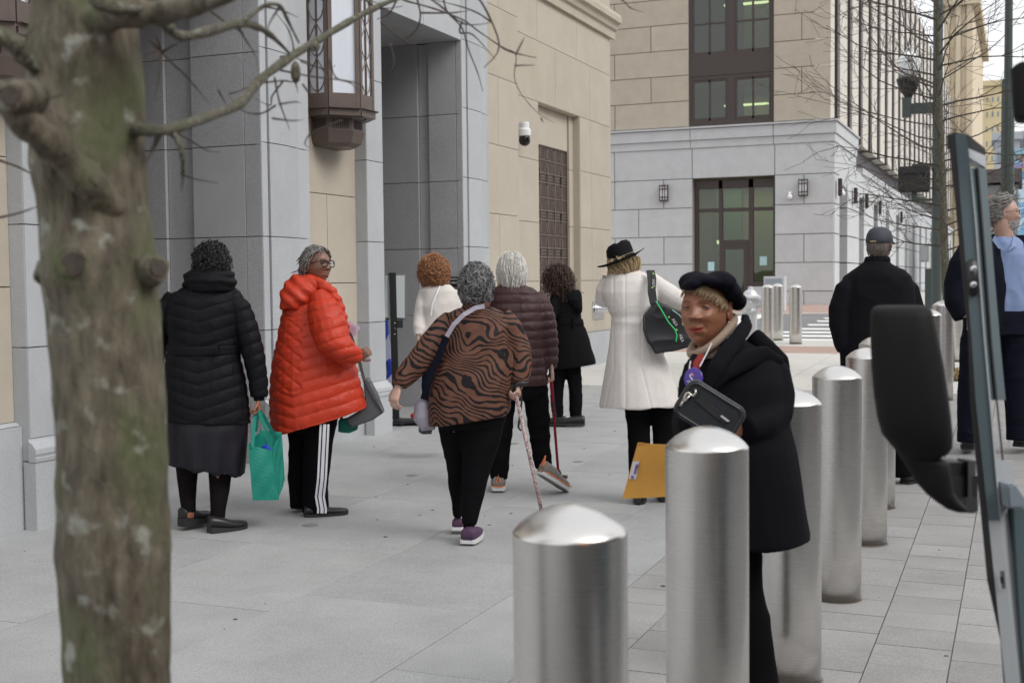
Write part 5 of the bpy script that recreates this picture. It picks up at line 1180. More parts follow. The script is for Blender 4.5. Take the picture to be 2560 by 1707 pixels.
cloth('hood_collar', mb, qm, f.o, .007, 3, lambda c: .006*np.sin(c[:,2]*110+3*vnoise(c*8))+.004*ridge(c*V(10,10,30)))
sk = mat('satin_dark_skirt', (.008,.007,.011), .45, spec=.25, var=.2, vs=5)
mb = MB(); f.torso(mb, [(860,78,480,.16),(950,74,480,.18),(1050,74,476,.19,0,2.3,-14),(1135,76,472,.195,0,2.3,-34),(1150,76,472,.195,0,2.3,-36)])
cloth('skirt', mb, sk, f.o, .009, 3, lambda c: .013*np.sin(c@EX*42+c@EY*15+2*vnoise(c*5))*np.clip((.62-c[:,2])*3,0,1))
pants(f, [[(178,1050,0,62),(176,1150,.0,56),(178,1240,.02,46),(183,1330,.01,38),(184,1370,.01,36)],[(345,1050,0,66),(343,1180,0,58),(338,1270,-.02,48),(332,1350,-.03,38),(330,1400,-.03,36)]], M['tights'], name='tights', disp=folds(.001))
shoe(f, 'clog', f.P(150,1440,-.02), .55, L=.235, h=.07, sole=.03, w=.052, heelh=.02); shoe(f, 'clog', f.P(285,1482,-.09), .95, L=.245, h=.07, sole=.03, w=.054, heelh=.02)
M['hair_black'] = mat('black_hair', (.012,.011,.011), .45)
hair('hair', f, M['hair_black'], 700, .12, rad=(.085,.100,.116), curl=.009, turns=3.2, width=.0030, flow=(.25,-.4,-1), seed=1, seg=14, jit=.5, bulk=.018, mask=lambda d: d[2] > -.75)
hair('hair_side', f, M['hair_black'], 60, .2, rad=(.092,.10,.11), curl=.012, turns=5, width=.0022, flow=(.4,-.1,-1), seed=2, seg=16, jit=.2, bulk=.02, grav=.6, cap=False, mask=lambda d: d[0] > .6 and d[2] < .3)
# the green bag in her hand
gt = mat('green_nonwoven', (.0,.205,.15), .6, var=.12, vs=10, bump=.1, bs=300, bd=.0008)
B_ = f.P(560, 1310); bg_ = thing('shopping_bag', f.b+B_, 'bright green open shopping bag hanging between the black and orange coats', 'bag')
def Q(x, y, dy=0): return f.P(x, y, dy)-B_
fr = [Q(482,1030,-.08),Q(598,1055,-.02) ,Q(652,965,.10),Q(545,955,.06)]
def bagring(t_, y0, k=1, jit=0):
    a = [V(*p) for p in fr]; lo = [Q(506,1308,-.07),Q(635,1306,-.02),Q(668,1205,.10),Q(560,1205,.06)]
    out = []
    for i in range(4):
        p, q = a[i]+(lo[i]-a[i])*t_, a[(i+1) % 4]+(lo[(i+1) % 4]-a[(i+1) % 4])*t_
        for s_ in np.linspace(0, 1, 8, endpoint=False):
            c = p+(q-p)*s_; bl = .012*math.sin(math.pi*t_)*math.sin(math.pi*s_)*(1 if i != 1 else -1.2)+.003*math.sin(s_*9+t_*14+i); n_ = nrm(np.cross(q-p, V(0,0,1))); out.append(c+n_*bl)
    return out
mb = MB(); R_ = [bagring(t_, 0) for t_ in np.linspace(0, 1, 16)]; n_ = len(R_[0]); vv = [p for r in R_ for p in r]; c_ = sum(R_[0])/n_
ff = [(i*n_+j, i*n_+(j+1) % n_, (i+1)*n_+(j+1) % n_, (i+1)*n_+j) for i in range(15) for j in range(n_)]+[tuple(15*n_+j for j in range(n_))]
inn = [p+(np.array([c_[0],c_[1],p[2]])-p)*.02 for p in vv]; o_ = len(vv); ff2 = [tuple(i+o_ for i in q[::-1]) for q in ff]
mb.add(vv+inn, ff+ff2+[(j, (j+1) % n_, o_+(j+1) % n_, o_+j) for j in range(n_)]); obj('bag_body', mb, gt, bg_, smooth=False)
def strap(pts, w_, mats, parent, name='handle', nv=None, th=.0012):
    mb = MB(); R = []
    for i, p in enumerate(pts):
        t_ = nrm(pts[min(i+1, len(pts)-1)]-pts[max(i-1, 0)]); n0 = nv if nv is not None else EY; s_ = nrm(np.cross(t_, n0)); n1 = np.cross(s_, t_)
        R.append([p-s_*w_-n1*th, p+s_*w_-n1*th, p+s_*w_+n1*th, p-s_*w_+n1*th])
    mb.rings(R); return obj(name, mb, mats, parent)
strap([Q(505,1040,-.09), Q(510,950,-.05), Q(520,880,-.02), Q(530,845,-.01), Q(545,880,-.05), Q(575,960,-.06), Q(600,1045,-.04)], .011, gt, bg_)
strap([Q(520,960,.05), Q(528,900,.03), Q(545,852,.02), Q(570,900,.05), Q(605,965,.08)], .011, gt, bg_)
mb = MB(); mb.ell(Q(580,1050,.02), (.045,.03,.03), 10, 6); c1 = obj('blue_packet', mb, mat('blue_packet', (.02,.06,.55), .4), bg_); mb = MB(); mb.ell(Q(540,1066,.0), (.02,.02,.02), 8, 5); obj('orange_packet', mb, mat('orange_packet', (.8,.33,.05), .5), bg_)

# ================================================================== PERSON 2: orange coat
f = Fig(R1, R1(800, 1372), 'person in a bright orange red quilted coat and black rimmed glasses', M['skin_brown'])
f.gaze = V(.1, 1, .05)
f.head(832, 132, -.0, math.radians(128), pitch=.10, roll=0.06, scale=1.0, full=.6, res=90, lip=M['lip_brown'])
f.limb(f.bm, [(800,300,.0,42),(815,200,0,42),(830,170,0,40)]); f.torso(f.bm, [(290,700,900,.08),(500,680,900,.12),(900,680,920,.13)])
f.limb(f.bm, [(830,330,-.1,30),(880,520,-.16,26),(1030,590,-.18,17)]); f.limb(f.bm, [(740,900,.04,34),(735,1200,.05,28),(728,1330,.05,24)]); f.limb(f.bm, [(850,900,-.04,40),(828,1200,-.05,36),(822,1365,-.05,28)])
hd = MB(); hand(hd, f.P(1028,588,-.17), f.P(1060,575)-f.P(1030,590), -EY, .85, 1.0, 1); f.build(hands=hd)
om = mat('orange_red_nylon', (.47,.034,.010), .5, bump=.6, bs=18, bd=.01, var=.10, vs=7, spec=.35)
mb = MB(); f.torso(mb, [(215,760,890,.10,0),(250,705,925,.14),(310,668,950,.17),(400,645,978,.19),(500,628,1000,.21),(600,606,1018,.22),(700,594,1040,.235),(800,592,1064,.24,0,2.3,18),(870,596,1080,.24,0,2.3,40),(905,600,1086,.24,0,2.3,66)])
f.limb(mb, [(850,275,-.11,62),(870,360,-.17,86),(890,440,-.21,92),(915,520,-.24,84),(970,560,-.25,66),(1020,578,-.22,44),(1036,583,-.20,36)])
dm = lambda c, xx: (xx < .06) & (c[:,2] < 1.25) & (c[:,2] > .80)
cloth('quilted_coat', mb, om, f.o, .0062, 1, quilt(.070, .0085, .28, float(f.P(735,500)@EX), diamond=dm))
mb = MB(); f.torso(mb, [(345,650,760,.09,-.10),(300,642,820,.12,-.09),(250,650,862,.13,-.07),(210,675,880,.13,-.04),(185,695,850,.12,-.02),(176,712,790,.09,0)])
cloth('hood', mb, om, f.o, .0075, 4, lambda c: .006*np.sin(c[:,2]*70+(c@EX)*60)+.003*ridge(c*V(20,20,14)))
mb = MB(); f.limb(mb, [(800,200,-.11,20),(860,228,-.14,26),(905,262,-.16,26),(940,320,-.17,24),(962,390,-.18,20),(985,470,-.19,15)]); cloth('collar_edge', mb, om, f.o, .006, 2, lambda c: .004*np.sin(c[:,2]*110))
pants(f, [[(745,900,.04,66),(735,1050,.05,50),(728,1200,.05,44),(727,1300,.04,38),(726,1345,.04,36)],[(850,880,-.04,84),(838,1000,-.05,76),(828,1120,-.05,68),(822,1240,-.05,64),(822,1330,-.05,66),(822,1372,-.05,64)]], M['black_cloth'], hip=[(850,690,930,.16),(930,690,930,.16),(960,700,920,.14)])
wst = mat('white_tape', (.72,.72,.76), .7)
for i, dx in enumerate((-22, 0, 21)):
    strap([f.P(868+dx*.9+(-6 if y > 1200 else 0)-(y-930)*.05+(14 if y > 1330 else 0), y, -.05-.00-(.165 if y < 1100 else .155)*1.0+abs(dx)*.0002+(.02 if y > 1280 else 0)) for y in (925, 1000, 1100, 1200, 1290, 1350, 1372)], .0065 if i != 1 else .010, wst, f.o, 'stripe')
shoe(f, 'shoe', f.P(718,1352,.03), .5, L=.22, h=.06, sole=.018); shoe(f, 'shoe', f.P(765,1392,-.10), 1.35, L=.28, h=.055, sole=.02, w=.05)
M['hair_grey_locs'] = mat('grey_black_hair', (.04,.038,.036), .6, var=.5, vs=60, col2=(.36,.35,.33))
hair('hair', f, M['hair_grey_locs'], 420, .15, rad=(.084,.104,.118), off=(0,-.012,.012), curl=.003, turns=4, width=.0050, flow=(0,-1.,-.75), seed=4, seg=10, jit=.25, bulk=.006, mask=lambda d: d[2] > .62 or (d[1] < .25 and d[2] > -.55 and not (d[1] > -.1 and d[2] < .1)), grav=.3)
# glasses
gf = MB(); T = f.T
for sd in (-1, 1):
    pts = [T(V(sd*.031+.0255*np.sign(math.cos(a))*abs(math.cos(a))**.6, .1015-.006*abs(math.cos(a)*.5+sd*.5), .006+.0205*np.sign(math.sin(a))*abs(math.sin(a))**.6)) for a in np.linspace(0, 2*math.pi, 25)]
    gf.tube(pts, .0036, n=6, cap=False)
    gf.tube([T(V(sd*.056,.098,.018)), T(V(sd*.074,.07,.016)), T(V(sd*.082,.0,.012)), T(V(sd*.080,-.03,.0))], .0028, n=6)
gf.tube([T(V(-.007,.104,.012)), T(V(.007,.104,.012))], .0025, n=6); gl_ = obj('glasses', gf, M['black'], f.o)
for sd in (-1, 1):
    mb = MB(); mb.rings([[T(V(sd*.031+.0235*np.sign(math.cos(a))*abs(math.cos(a))**.6, yy-.006*abs(math.cos(a)*.5+sd*.5), .006+.0185*np.sign(math.sin(a))*abs(math.sin(a))**.6)) for a in np.linspace(0, 2*math.pi, 20, endpoint=False)] for yy in (.1005,.1015)]); obj('lens', mb, glass_mat('lens_glass', (.97,.97,.97), .02, .0, .15), gl_)
def brows(fig, m, thick=.0022, z=.034):
    for sd in (-1, 1):
        pts = [fig.T(V(sd*x, y, zz)) for x, y, zz in ((.014,.0965,z-.004),(.026,.0935,z+.001),(.040,.084,z),(.050,.073,z-.006))]; mb = MB(); mb.tube(pts, [thick*.8,thick,thick*.8,thick*.3], n=6); obj('eyebrow', mb, m, fig.o, smooth=True)
brows(f, M['hair_black'], .0016)
# what she carries
hb = mat('grey_leather', (.075,.078,.085), .35); B_ = f.P(1070, 930, -.05); tb = thing('handbag', f.b+B_, 'slouchy grey leather handbag sticking out behind the orange coat', 'handbag')
def Q(x, y, dy=0): return f.P(x, y, dy)-B_
mb = MB(); mb.prism([Q(*p) for p in ((1060,700,.0),(1085,695,.0),(1125,770,.0),(1163,868,.0),(1110,905,.0),(1000,945,.0),(970,900,.0),(1040,860,.0),(1070,800,0))], EY*.11); me = solidify(mb, .007, 5); me.materials.clear(); link('bag_body', me, hb, tb, True)
strap([Q(1062,702,-.004), Q(1078,740,-.006), Q(1110,800,-.008), Q(1158,868,-.004)], .006, mat('black_trim', (.02,.02,.02), .4), tb, 'trim', nv=EY)
strap([Q(1065,700,.05), Q(1040,600,.06), Q(1000,480,.05), Q(940,360,.0), Q(900,300,-.02)], .01, hb, tb, 'strap')
B_ = f.P(985, 930, .02); tb = thing('shopping_bag', f.b+B_, 'folded green bag showing below the hem of the orange coat', 'bag')
mb = MB(); mb.prism([Q(*p) for p in ((935,905,.07),(1040,880,.07),(1030,955,.07),(990,972,.07),(935,966,.07))], EY*.06); me = solidify(mb, .006, 4); me.materials.clear(); link('bag_body', me, gt, tb, True); strap([Q(950,910,.08), Q(960,830,.08), Q(1000,780,.08), Q(1015,700,.05)], .01, gt, tb)
B_ = f.P(1015, 450, -.1); tb = thing('folded_leaflet', f.b+B_, 'pale pink printed leaflet tucked in front of the orange coat', 'leaflet')
mb = MB(); mb.prism([Q(990,402,-.12),Q(1048,440,-.10),Q(1012,492,-.10),Q(985,430,-.12)], EY*.004); obj('sheet', mb, mat('pink_paper', (.55,.42,.52), .8), tb)
for i in range(5): mb = MB(); a, b = Q(1000+i*3,424+i*11,-.122), Q(1028+i*1.2-i*3,440+i*9,-.115); mb.tube([a,b], .0012, n=4); obj('print_line', mb, mat('grey_print', (.28,.22,.30), .8), tb)

# ================================================================== PERSON 3: red hair, cream cardigan
f = Fig(R2, (1105, 1085), 'person with curly red hair and a cream cardigan walking into the entrance', M['skin_light'], depth=10.1)
f.head(290, 130, 0, math.radians(-28), pitch=-.1, eyes=False, scale=1.0)
f.limb(f.bm, [(300,260,.0,20),(296,160,0,22)]); f.torso(f.bm, [(230,250,380,.08),(400,250,380,.09),(560,240,390,.1)]); f.limb(f.bm, [(245,230,0,22),(225,350,-.05,18),(215,440,-.12,13)]); f.limb(f.bm, [(395,230,0,22),(410,330,0,18),(400,430,-.1,13)])
f.limb(f.bm, [(270,560,0,42),(262,760,0,30),(258,930,.0,20)]); f.limb(f.bm, [(350,560,0,42),(352,760,0,30),(355,930,.0,20)])
hd = MB(); hand(hd, f.P(212,440,-.12), V(0,0,-1), -EX, .85, .8, 1); f.build(hands=hd)
crm = mat('cream_knit', (.66,.62,.58), .9, bump=.4, bs=200, bd=.002)
mb = MB(); f.torso(mb, [(178,270,330,.06),(188,245,372,.09),(215,222,402,.11),(280,220,412,.125),(350,222,414,.13),(430,222,412,.135),(520,218,412,.14)]); f.limb(mb, [(250,215,-.0,30),(232,280,-.03,34),(222,350,-.05,32),(215,410,-.1,27),(212,440,-.12,22)]); f.limb(mb, [(385,215,0,30),(405,290,0,34),(412,360,0,30),(405,440,-.08,24)])
cloth('cardigan', mb, crm, f.o, .009, 4, folds(.009, (8,8,6), .002)); strap([f.P(322,190,-.10), f.P(305,230,-.135), f.P(285,280,-.15), f.P(278,340,-.155)], .006, M['white_plastic'], f.o, 'bag_strap')
pants(f, [[(275,500,0,52),(262,700,0,34),(258,900,0,26),(257,925,0,25)],[(350,500,0,52),(352,700,0,34),(354,900,0,26),(355,925,0,25)]], M['navy_cloth']); shoe(f, 'shoe', f.P(258,935,-.04), -.2); shoe(f, 'shoe', f.P(355,935,-.04), .1)
M['hair_red'] = mat('copper_hair', (.30,.115,.045), .6, var=.35, vs=50, col2=(.50,.26,.13))
hair('hair', f, M['hair_red'], 900, .13, rad=(.090,.104,.118), curl=.008, turns=4, width=.0026, flow=(0,-.2,-1), seed=5, seg=12, jit=.8, bulk=.026, mask=lambda d: d[2] > -.7 and not (d[1] > .6 and d[2] < .4))

# ================================================================== PERSON 4: tiger blouse
f = Fig(R2, R2(455, 1478), 'person from behind in a brown tiger striped blouse and black leggings', M['skin_light'])
f.head(505, 200, -.0, math.radians(12), pitch=-.2, eyes=False, scale=.98)
f.limb(f.bm, [(500,330,.0,44),(505,240,0,40),(508,200,0,40)]); f.torso(f.bm, [(330,380,620,.08),(600,360,620,.11),(850,360,600,.14)])
f.limb(f.bm, [(375,370,.0,32),(250,540,-.08,26),(150,660,-.12,20),(112,700,-.14,17)]); f.limb(f.bm, [(640,380,.0,32),(715,520,-.02,26),(722,690,-.08,17)])
f.limb(f.bm, [(390,880,0,60),(402,1100,.2,38),(412,1350,.25,22)]); f.limb(f.bm, [(530,880,0,70),(498,1150,0,45),(465,1410,-.0,24)])
hd = MB(); hand(hd, f.P(108,700,-.14), f.P(95,760,-.16)-f.P(112,700,-.14), -EY*.6-EX*.5, .92, .75, 1); hand(hd, f.P(722,680,-.08), f.P(716,730,-.12)-f.P(722,680,-.08), EX*.9-EY*.3, .9, 1.2, -1)
f.build(hands=hd)
tg = bpy.data.materials.new('tiger_print'); tg.use_nodes = True; nt_ = tg.node_tree; b_ = nt_.nodes['Principled BSDF']; b_.inputs['Roughness'].default_value = .6; b_.inputs['Specular IOR Level'].default_value = .15
tc = _n(nt_, 'ShaderNodeTexCoord'); no = _n(nt_, 'ShaderNodeTexNoise'); no.inputs['Scale'].default_value = 4.2; no.inputs['Detail'].default_value = 1.2; nt_.links.new(tc.outputs['Object'], no.inputs[0])
sb = _n(nt_, 'ShaderNodeVectorMath', operation='SUBTRACT'); sb.inputs[1].default_value = (.5,.5,.5); nt_.links.new(no.outputs['Color'], sb.inputs[0])
sc2 = _n(nt_, 'ShaderNodeVectorMath', operation='SCALE'); sc2.inputs['Scale'].default_value = .36; nt_.links.new(sb.outputs[0], sc2.inputs[0])
ad = _n(nt_, 'ShaderNodeVectorMath', operation='ADD'); nt_.links.new(tc.outputs['Object'], ad.inputs[0]); nt_.links.new(sc2.outputs[0], ad.inputs[1])
mp_t = _n(nt_, 'ShaderNodeMapping'); mp_t.inputs['Rotation'].default_value = (0, math.radians(-28), 0); nt_.links.new(ad.outputs[0], mp_t.inputs[0])
wv = _n(nt_, 'ShaderNodeTexWave'); wv.wave_type = 'BANDS'; wv.bands_direction = 'Z'; wv.inputs['Scale'].default_value = 10.5; wv.inputs['Distortion'].default_value = 1.2; wv.inputs['Detail'].default_value = 1; wv.inputs['Detail Scale'].default_value = 2; nt_.links.new(mp_t.outputs[0], wv.inputs[0])
n3 = _n(nt_, 'ShaderNodeTexNoise'); n3.inputs['Scale'].default_value = 16; nt_.links.new(tc.outputs['Object'], n3.inputs[0])
m3 = _n(nt_, 'ShaderNodeMath', operation='MULTIPLY_ADD'); m3.inputs[1].default_value = 1.5; m3.inputs[2].default_value = -.75; nt_.links.new(n3.outputs[0], m3.inputs[0])
a3 = _n(nt_, 'ShaderNodeMath', operation='ADD'); nt_.links.new(wv.outputs['Fac'], a3.inputs[0]); nt_.links.new(m3.outputs[0], a3.inputs[1])
r3_ = _n(nt_, 'ShaderNodeMapRange'); r3_.inputs[1].default_value = .62; r3_.inputs[2].default_value = .72; nt_.links.new(a3.outputs[0], r3_.inputs[0])
mx = _n(nt_, 'ShaderNodeMix', data_type='RGBA'); mx.inputs[6].default_value = (.130,.060,.041,1); mx.inputs[7].default_value = (.012,.010,.011,1); nt_.links.new(r3_.outputs[0], mx.inputs[0]); nt_.links.new(mx.outputs[2], b_.inputs['Base Color'])
mb = MB(); f.torso(mb, [(292,440,560,.07),(305,385,600,.10),(330,345,640,.13),(380,328,672,.15),(450,330,684,.165),(550,318,688,.18),(650,288,686,.20),(750,262,680,.21),(820,258,672,.215,0,2.3,18),(858,262,664,.215,0,2.3,32)])
f.limb(mb, [(385,345,-.0,52),(340,400,-.02,66),(285,470,-.05,66),(240,540,-.08,62),(185,600,-.10,56),(140,650,-.12,48),(118,690,-.14,34)])
f.limb(mb, [(630,350,.0,50),(678,400,.0,62),(712,480,-.0,60),(730,560,-.02,54),(728,630,-.05,46),(722,680,-.08,32)])
def tfold(c):
    x = c@EX; z = c[:,2]; u = (z*.8-x*.55); return .011*(ridge(np.stack([u*9, x*2.2, c@EY*2], 1))-.5)+.003*vnoise(c*26)+.008*(ridge(c*V(5,5,4)+9)-.5)
cloth('tiger_blouse', mb, tg, f.o, .0075, 3, tfold)
mb = MB(); f.torso(mb, [(262,436,560,.078),(275,438,572,.085),(300,430,575,.085),(310,420,585,.08)]); cloth('collar', mb, tg, f.o, .006, 2, folds(.004, (30,30,10)))
vel = mat('black_velvet', (.006,.006,.007), .85, spec=.06)
pants(f, [[(385,840,.02,88),(392,960,.06,70),(402,1080,.14,50),(402,1180,.18,42),(408,1270,.22,32),(413,1350,.24,24)],[(530,820,0,118),(530,930,0,106),(516,1040,0,86),(500,1130,0,70),(488,1230,0,58),(476,1320,0,46),(468,1392,-.0,36)]], vel, hip=[(800,290,660,.17),(860,300,655,.17),(900,310,640,.15)], disp=folds(.004, (6,6,14), .0015))
mb = MB(); f.limb(mb, [(468,1380,0,30),(466,1430,-.01,28)]); cloth('sock', mb, M['black_cloth'], f.o, .006, 1)
M['purple_mesh'] = mat('purple_knit_shoe', (.045,.03,.085), .7, var=.4, vs=30, col2=(.10,.03,.06))
shoe(f, 'sneaker', f.P(460,1486,-.10), .18, L=.255, h=.068, sole=.020, m='purple_mesh', ms='sole_white', w=.055); shoe(f, 'sneaker', f.P(408,1418,.2), .1, L=.24, h=.065, sole=.018, m='purple_mesh', ms='sole_white', pitch=-.45, w=.046)
M['hair_grey'] = mat('dark_grey_hair', (.035,.034,.034), .5, var=.6, vs=26, col2=(.30,.30,.30), detail=6)
hair('hair', f, M['hair_grey'], 1500, .08, rad=(.084,.102,.122), off=(0,-.006,.008), curl=.005, turns=1.4, width=.0028, flow=(.15,-.2,-1), seed=6, seg=8, jit=.8, bulk=.014, mask=lambda d: d[2] > -.72)
for sd in (-1, 1):
    mb = MB(); c_ = f.T(V(sd*.082,-.004,-.046)); mb.tube([c_+EX*.009*math.cos(a)+EZ*.011*math.sin(a) for a in np.linspace(0, 6.28, 12)], .0028, n=6); obj('earring', mb, mat('gold', (.65,.45,.15), .25, metal=1), f.o)
M['lavender'] = mat('lavender_leather', (.30,.28,.34), .5)
strap([f.P(545,292,-.12), f.P(500,300,-.165), f.P(440,335,-.20), f.P(390,385,-.215), f.P(355,445,-.215)], .0125, M['lavender'], f.o, 'bag_strap', nv=EY)
strap([f.P(352,450,-.19), f.P(325,520,-.17), f.P(290,600,-.14), f.P(262,680,-.11), f.P(240,760,-.06)], .02, M['navy_cloth'], f.o, 'bag_strap', nv=EY)
B_ = f.P(250, 830, 0); tb = thing('shoulder_bag', f.b+B_, 'pale lavender shoulder bag at the left hip of the person in the tiger blouse', 'bag')
mb = MB(); mb.tube([f.P(236,755,-.02)-B_, f.P(232,790,-.02)-B_, f.P(236,850,-.02)-B_, f.P(255,885,-.02)-B_, f.P(300,896,-.02)-B_], [.02,.045,.058,.05,.02], n=14); me = solidify(mb, .006, 4); me.materials.clear(); link('bag_body', me, M['lavender'], tb, True)
# patterned cane
top = f.P(700, 722, -.12); bot = f.P(838, 1345, -.16); bot[2] = max(bot[2], .0); tb = thing('walking_cane', f.b+bot, 'slim floral patterned walking cane held by the person in the tiger blouse', 'cane')
cm_ = mat('floral_cane', (.62,.50,.46), .35, var=.9, vs=95, col2=(.12,.03,.05), detail=1)
mb = MB(); mb.tube([V(0,0,0), top-bot], .0105, n=12); obj('shaft', mb, cm_, tb, smooth=True); mb = MB(); mb.tube([V(0,0,-.0), V(0,0,.02)], .016, n=12); obj('tip', mb, M['black'], tb)
h0 = top-bot; mb = MB(); mb.tube([h0, h0+V(0,0,.03), h0+EX*.02+EZ*.05-EY*.02, h0+EX*.07+EZ*.045-EY*.0], [.011,.012,.013,.012], n=10); obj('handle', mb, M['black'], tb, smooth=True)
strap([h0+EX*.03+EZ*.04, h0+EX*.035-EZ*.06, h0+EX*.015-EZ*.20, h0+EX*.03-EZ*.22], .006, M['black'], tb, 'wrist_strap')

# ================================================================== PERSON 5: white hair, maroon puffer, red cane
f = Fig(R2, R2(640, 1222), 'white haired person in a maroon quilted jacket and orange trimmed sneakers', M['skin_light'])
f.head(682, 120, 0, 0, pitch=-.05, eyes=False, scale=1.02)
f.limb(f.bm, [(685,280,.0,38),(682,140,0,36)]); f.torso(f.bm, [(260,600,780,.08),(450,610,790,.11),(700,620,800,.12)]); f.limb(f.bm, [(820,280,0,28),(870,450,0,22),(882,610,-.02,15)]); f.limb(f.bm, [(580,280,0,28),(560,430,.0,22),(560,560,-.05,15)])
f.limb(f.bm, [(640,700,0,40),(628,950,0,30),(617,1180,0,22)]); f.limb(f.bm, [(795,700,0,40),(824,950,.0,30),(842,1110,-.09,22)])
hd = MB(); hand(hd, f.P(884,605,-.03), V(0,0,-1), EX, .95, 1.2, -1); hand(hd, f.P(560,565,-.05), V(0,0,-1), -EX, .9, .8, 1); f.build(hands=hd)
mq = mat('maroon_nylon', (.045,.018,.020), .55, bump=.6, bs=20, bd=.01, var=.1, vs=9, spec=.35)
mb = MB(); f.torso(mb, [(180,622,745,.08),(196,595,775,.11),(225,568,815,.13),(280,566,842,.145),(380,572,850,.16),(480,576,850,.165),(580,580,858,.17),(660,582,866,.17),(688,588,866,.165)]); f.limb(mb, [(800,235,0,38),(838,290,0,46),(862,370,0,46),(873,460,0,42),(880,540,0,36),(886,600,-.02,25)]); f.limb(mb, [(605,235,0,38),(575,300,0,44),(562,400,0,40),(560,520,0,30)])
cloth('quilted_jacket', mb, mq, f.o, .008, 3, quilt(.062, .010, .02, 0, fold=.007))
mb = MB(); f.torso(mb, [(148,622,745,.075),(160,614,750,.085),(185,608,752,.09)]); cloth('collar', mb, mq, f.o, .007, 2)
pants(f, [[(640,660,0,66),(640,820,0,56),(632,960,0,50),(622,1080,0,46),(617,1160,0,46)],[(795,680,0,68),(808,800,0,62),(822,920,.0,55),(832,1020,-.03,48),(842,1100,-.08,42)]], M['black_cloth'], hip=[(640,600,855,.14),(720,602,862,.14),(760,620,850,.12)], disp=folds(.009, (8,8,12), .003))
M['grey_mesh'] = mat('grey_mesh_shoe', (.23,.21,.19), .75, var=.2, vs=60); M['orange_trim'] = mat('orange_trim', (.75,.22,.07), .6); M['sole_grey'] = mat('worn_grey_sole', (.24,.23,.20), .7)
shoe(f, 'sneaker', f.P(615,1220,-.06), .0, L=.27, h=.08, sole=.025, m='grey_mesh', ms='sole_white', w=.055); T = f.lastshoe[1]; mb = MB(); mb.tube([T(-.012,-.002,.06),T(0,-.008,.11),T(.012,-.002,.06)], .006, n=6); mb.tube([T(-.05,.02,.03),T(-.03,-.0,.03),T(.0,-.006,.03),T(.03,-.0,.03),T(.05,.02,.03)], .004, n=6); obj('pull_tab', mb, M['orange_trim'], f.lastshoe[0])
# raised right foot, heel lifted, sole visible
hp = f.P(818, 1135, -.20); s5 = shoe(f, 'sneaker', hp, .95, L=.275, h=.085, sole=.020, m='grey_mesh', ms='sole_white', pitch=-.55, w=.058); T = f.lastshoe[1]
mb = MB(); mb.tube([T(-.014,.0,.06),T(0,-.012,.13),T(.014,.0,.06)], .007, n=6); mb.tube([T(.055,.26,.035),T(.06,.15,.03),T(.055,.03,.03),T(0,-.006,.03),T(-.05,.03,.03)], .004, n=6); obj('pull_tab', mb, M['orange_trim'], s5)
mb = MB(); R = [[T(sx*w_*.8, y, -.004+.0*sx) for sx in (-1, 1)]+[T(sx*w_*.8, y, .002) for sx in (1, -1)] for y, w_ in ((.01,.04),(.08,.045),(.15,.045),(.22,.055),(.28,.035))]; mb.rings(R); obj('outsole', mb, M['sole_grey'], s5)
M['hair_white'] = mat('white_hair', (.52,.50,.46), .5, var=.35, vs=40, col2=(.78,.76,.72))
hair('hair', f, M['hair_white'], 1500, .17, rad=(.086,.102,.120), off=(0,-.004,.006), curl=.0015, turns=1, width=.0024, flow=(0,-.3,-1), seed=7, seg=9, jit=.16, bulk=.012, mask=lambda d: d[2] > -.45 and not (d[1] > .7 and d[2] < .3), grav=.5)
top = f.P(878, 640, -.04); bot = f.P(918, 1150, -.02); tb = thing('walking_cane', f.b+bot, 'dark red folding walking cane beside the lifted sneaker', 'cane'); h0 = top-bot
rc = mat('red_anodised', (.28,.010,.03), .3, metal=.4); mb = MB(); mb.tube([V(0,0,.0), h0*.75, h0*.751, h0], [.0095,.0095,.012,.012], n=12); obj('shaft', mb, rc, tb, smooth=False)
mb = MB(); mb.tube([V(0,0,-.01)-EX*.0, V(0,0,.03), V(0,0,.05)], [.022,.02,.012], n=12); mb.box(V(-.03,-.02,-.012), V(.055,.03,.012)); obj('tip', mb, M['black'], tb)
mb = MB(); mb.tube([h0*.70, h0*.73], .016, n=12); obj('clip', mb, M['black'], tb); mb = MB(); mb.tube([h0*.65, h0*.665], .015, n=12); obj('clip', mb, M['black'], tb); mb = MB(); mb.tube([h0, h0+V(0,0,.03), h0+EY*.04+V(0,0,.035)], .014, n=10); obj('handle', mb, M['black'], tb, smooth=True); strap([h0*.76+EX*.01, h0*.6+EX*.018, h0*.5+EX*.012], .005, M['black'], tb, 'wrist_strap')

# ================================================================== PERSON 6: curly hair, black coat
f = Fig(R2, R2(960, 893), 'curly dark haired person in a belted black hooded coat near the bronze grille', M['skin_brown'])
f.head(915, 170, 0, math.radians(-55), pitch=-.1, eyes=False, scale=1.02)
f.limb(f.bm, [(935,270,.0,24),(925,180,0,24)]); f.torso(f.bm, [(260,890,1010,.08),(400,910,1020,.09),(560,900,1040,.11)]); f.limb(f.bm, [(890,260,-.05,20),(880,370,-.1,17),(860,400,-.2,12)]); f.limb(f.bm, [(1000,260,.0,20),(990,380,.05,17),(960,420,.1,12)])
f.limb(f.bm, [(925,560,0,24),(912,730,0,18),(918,860,0,14)]); f.limb(f.bm, [(985,560,0,24),(1002,730,0,18),(1004,860,0,14)])
hd = MB(); hand(hd, f.P(862,400,-.2), -EX*.6+EZ*.3, EZ, .85, .7, 1); f.build(hands=hd)
wl_ = mat('black_wool', (.007,.007,.008), .85, spec=.08)
mb = MB(); f.torso(mb, [(212,905,985,.07),(228,885,1010,.09),(260,880,1030,.11),(320,888,1030,.115),(370,897,1034,.115),(400,897,1050,.12),(450,896,1072,.13),(520,894,1088,.15,0,2.3,6),(575,892,1103,.16,0,2.3,14),(596,892,1106,.16,0,2.3,16)])
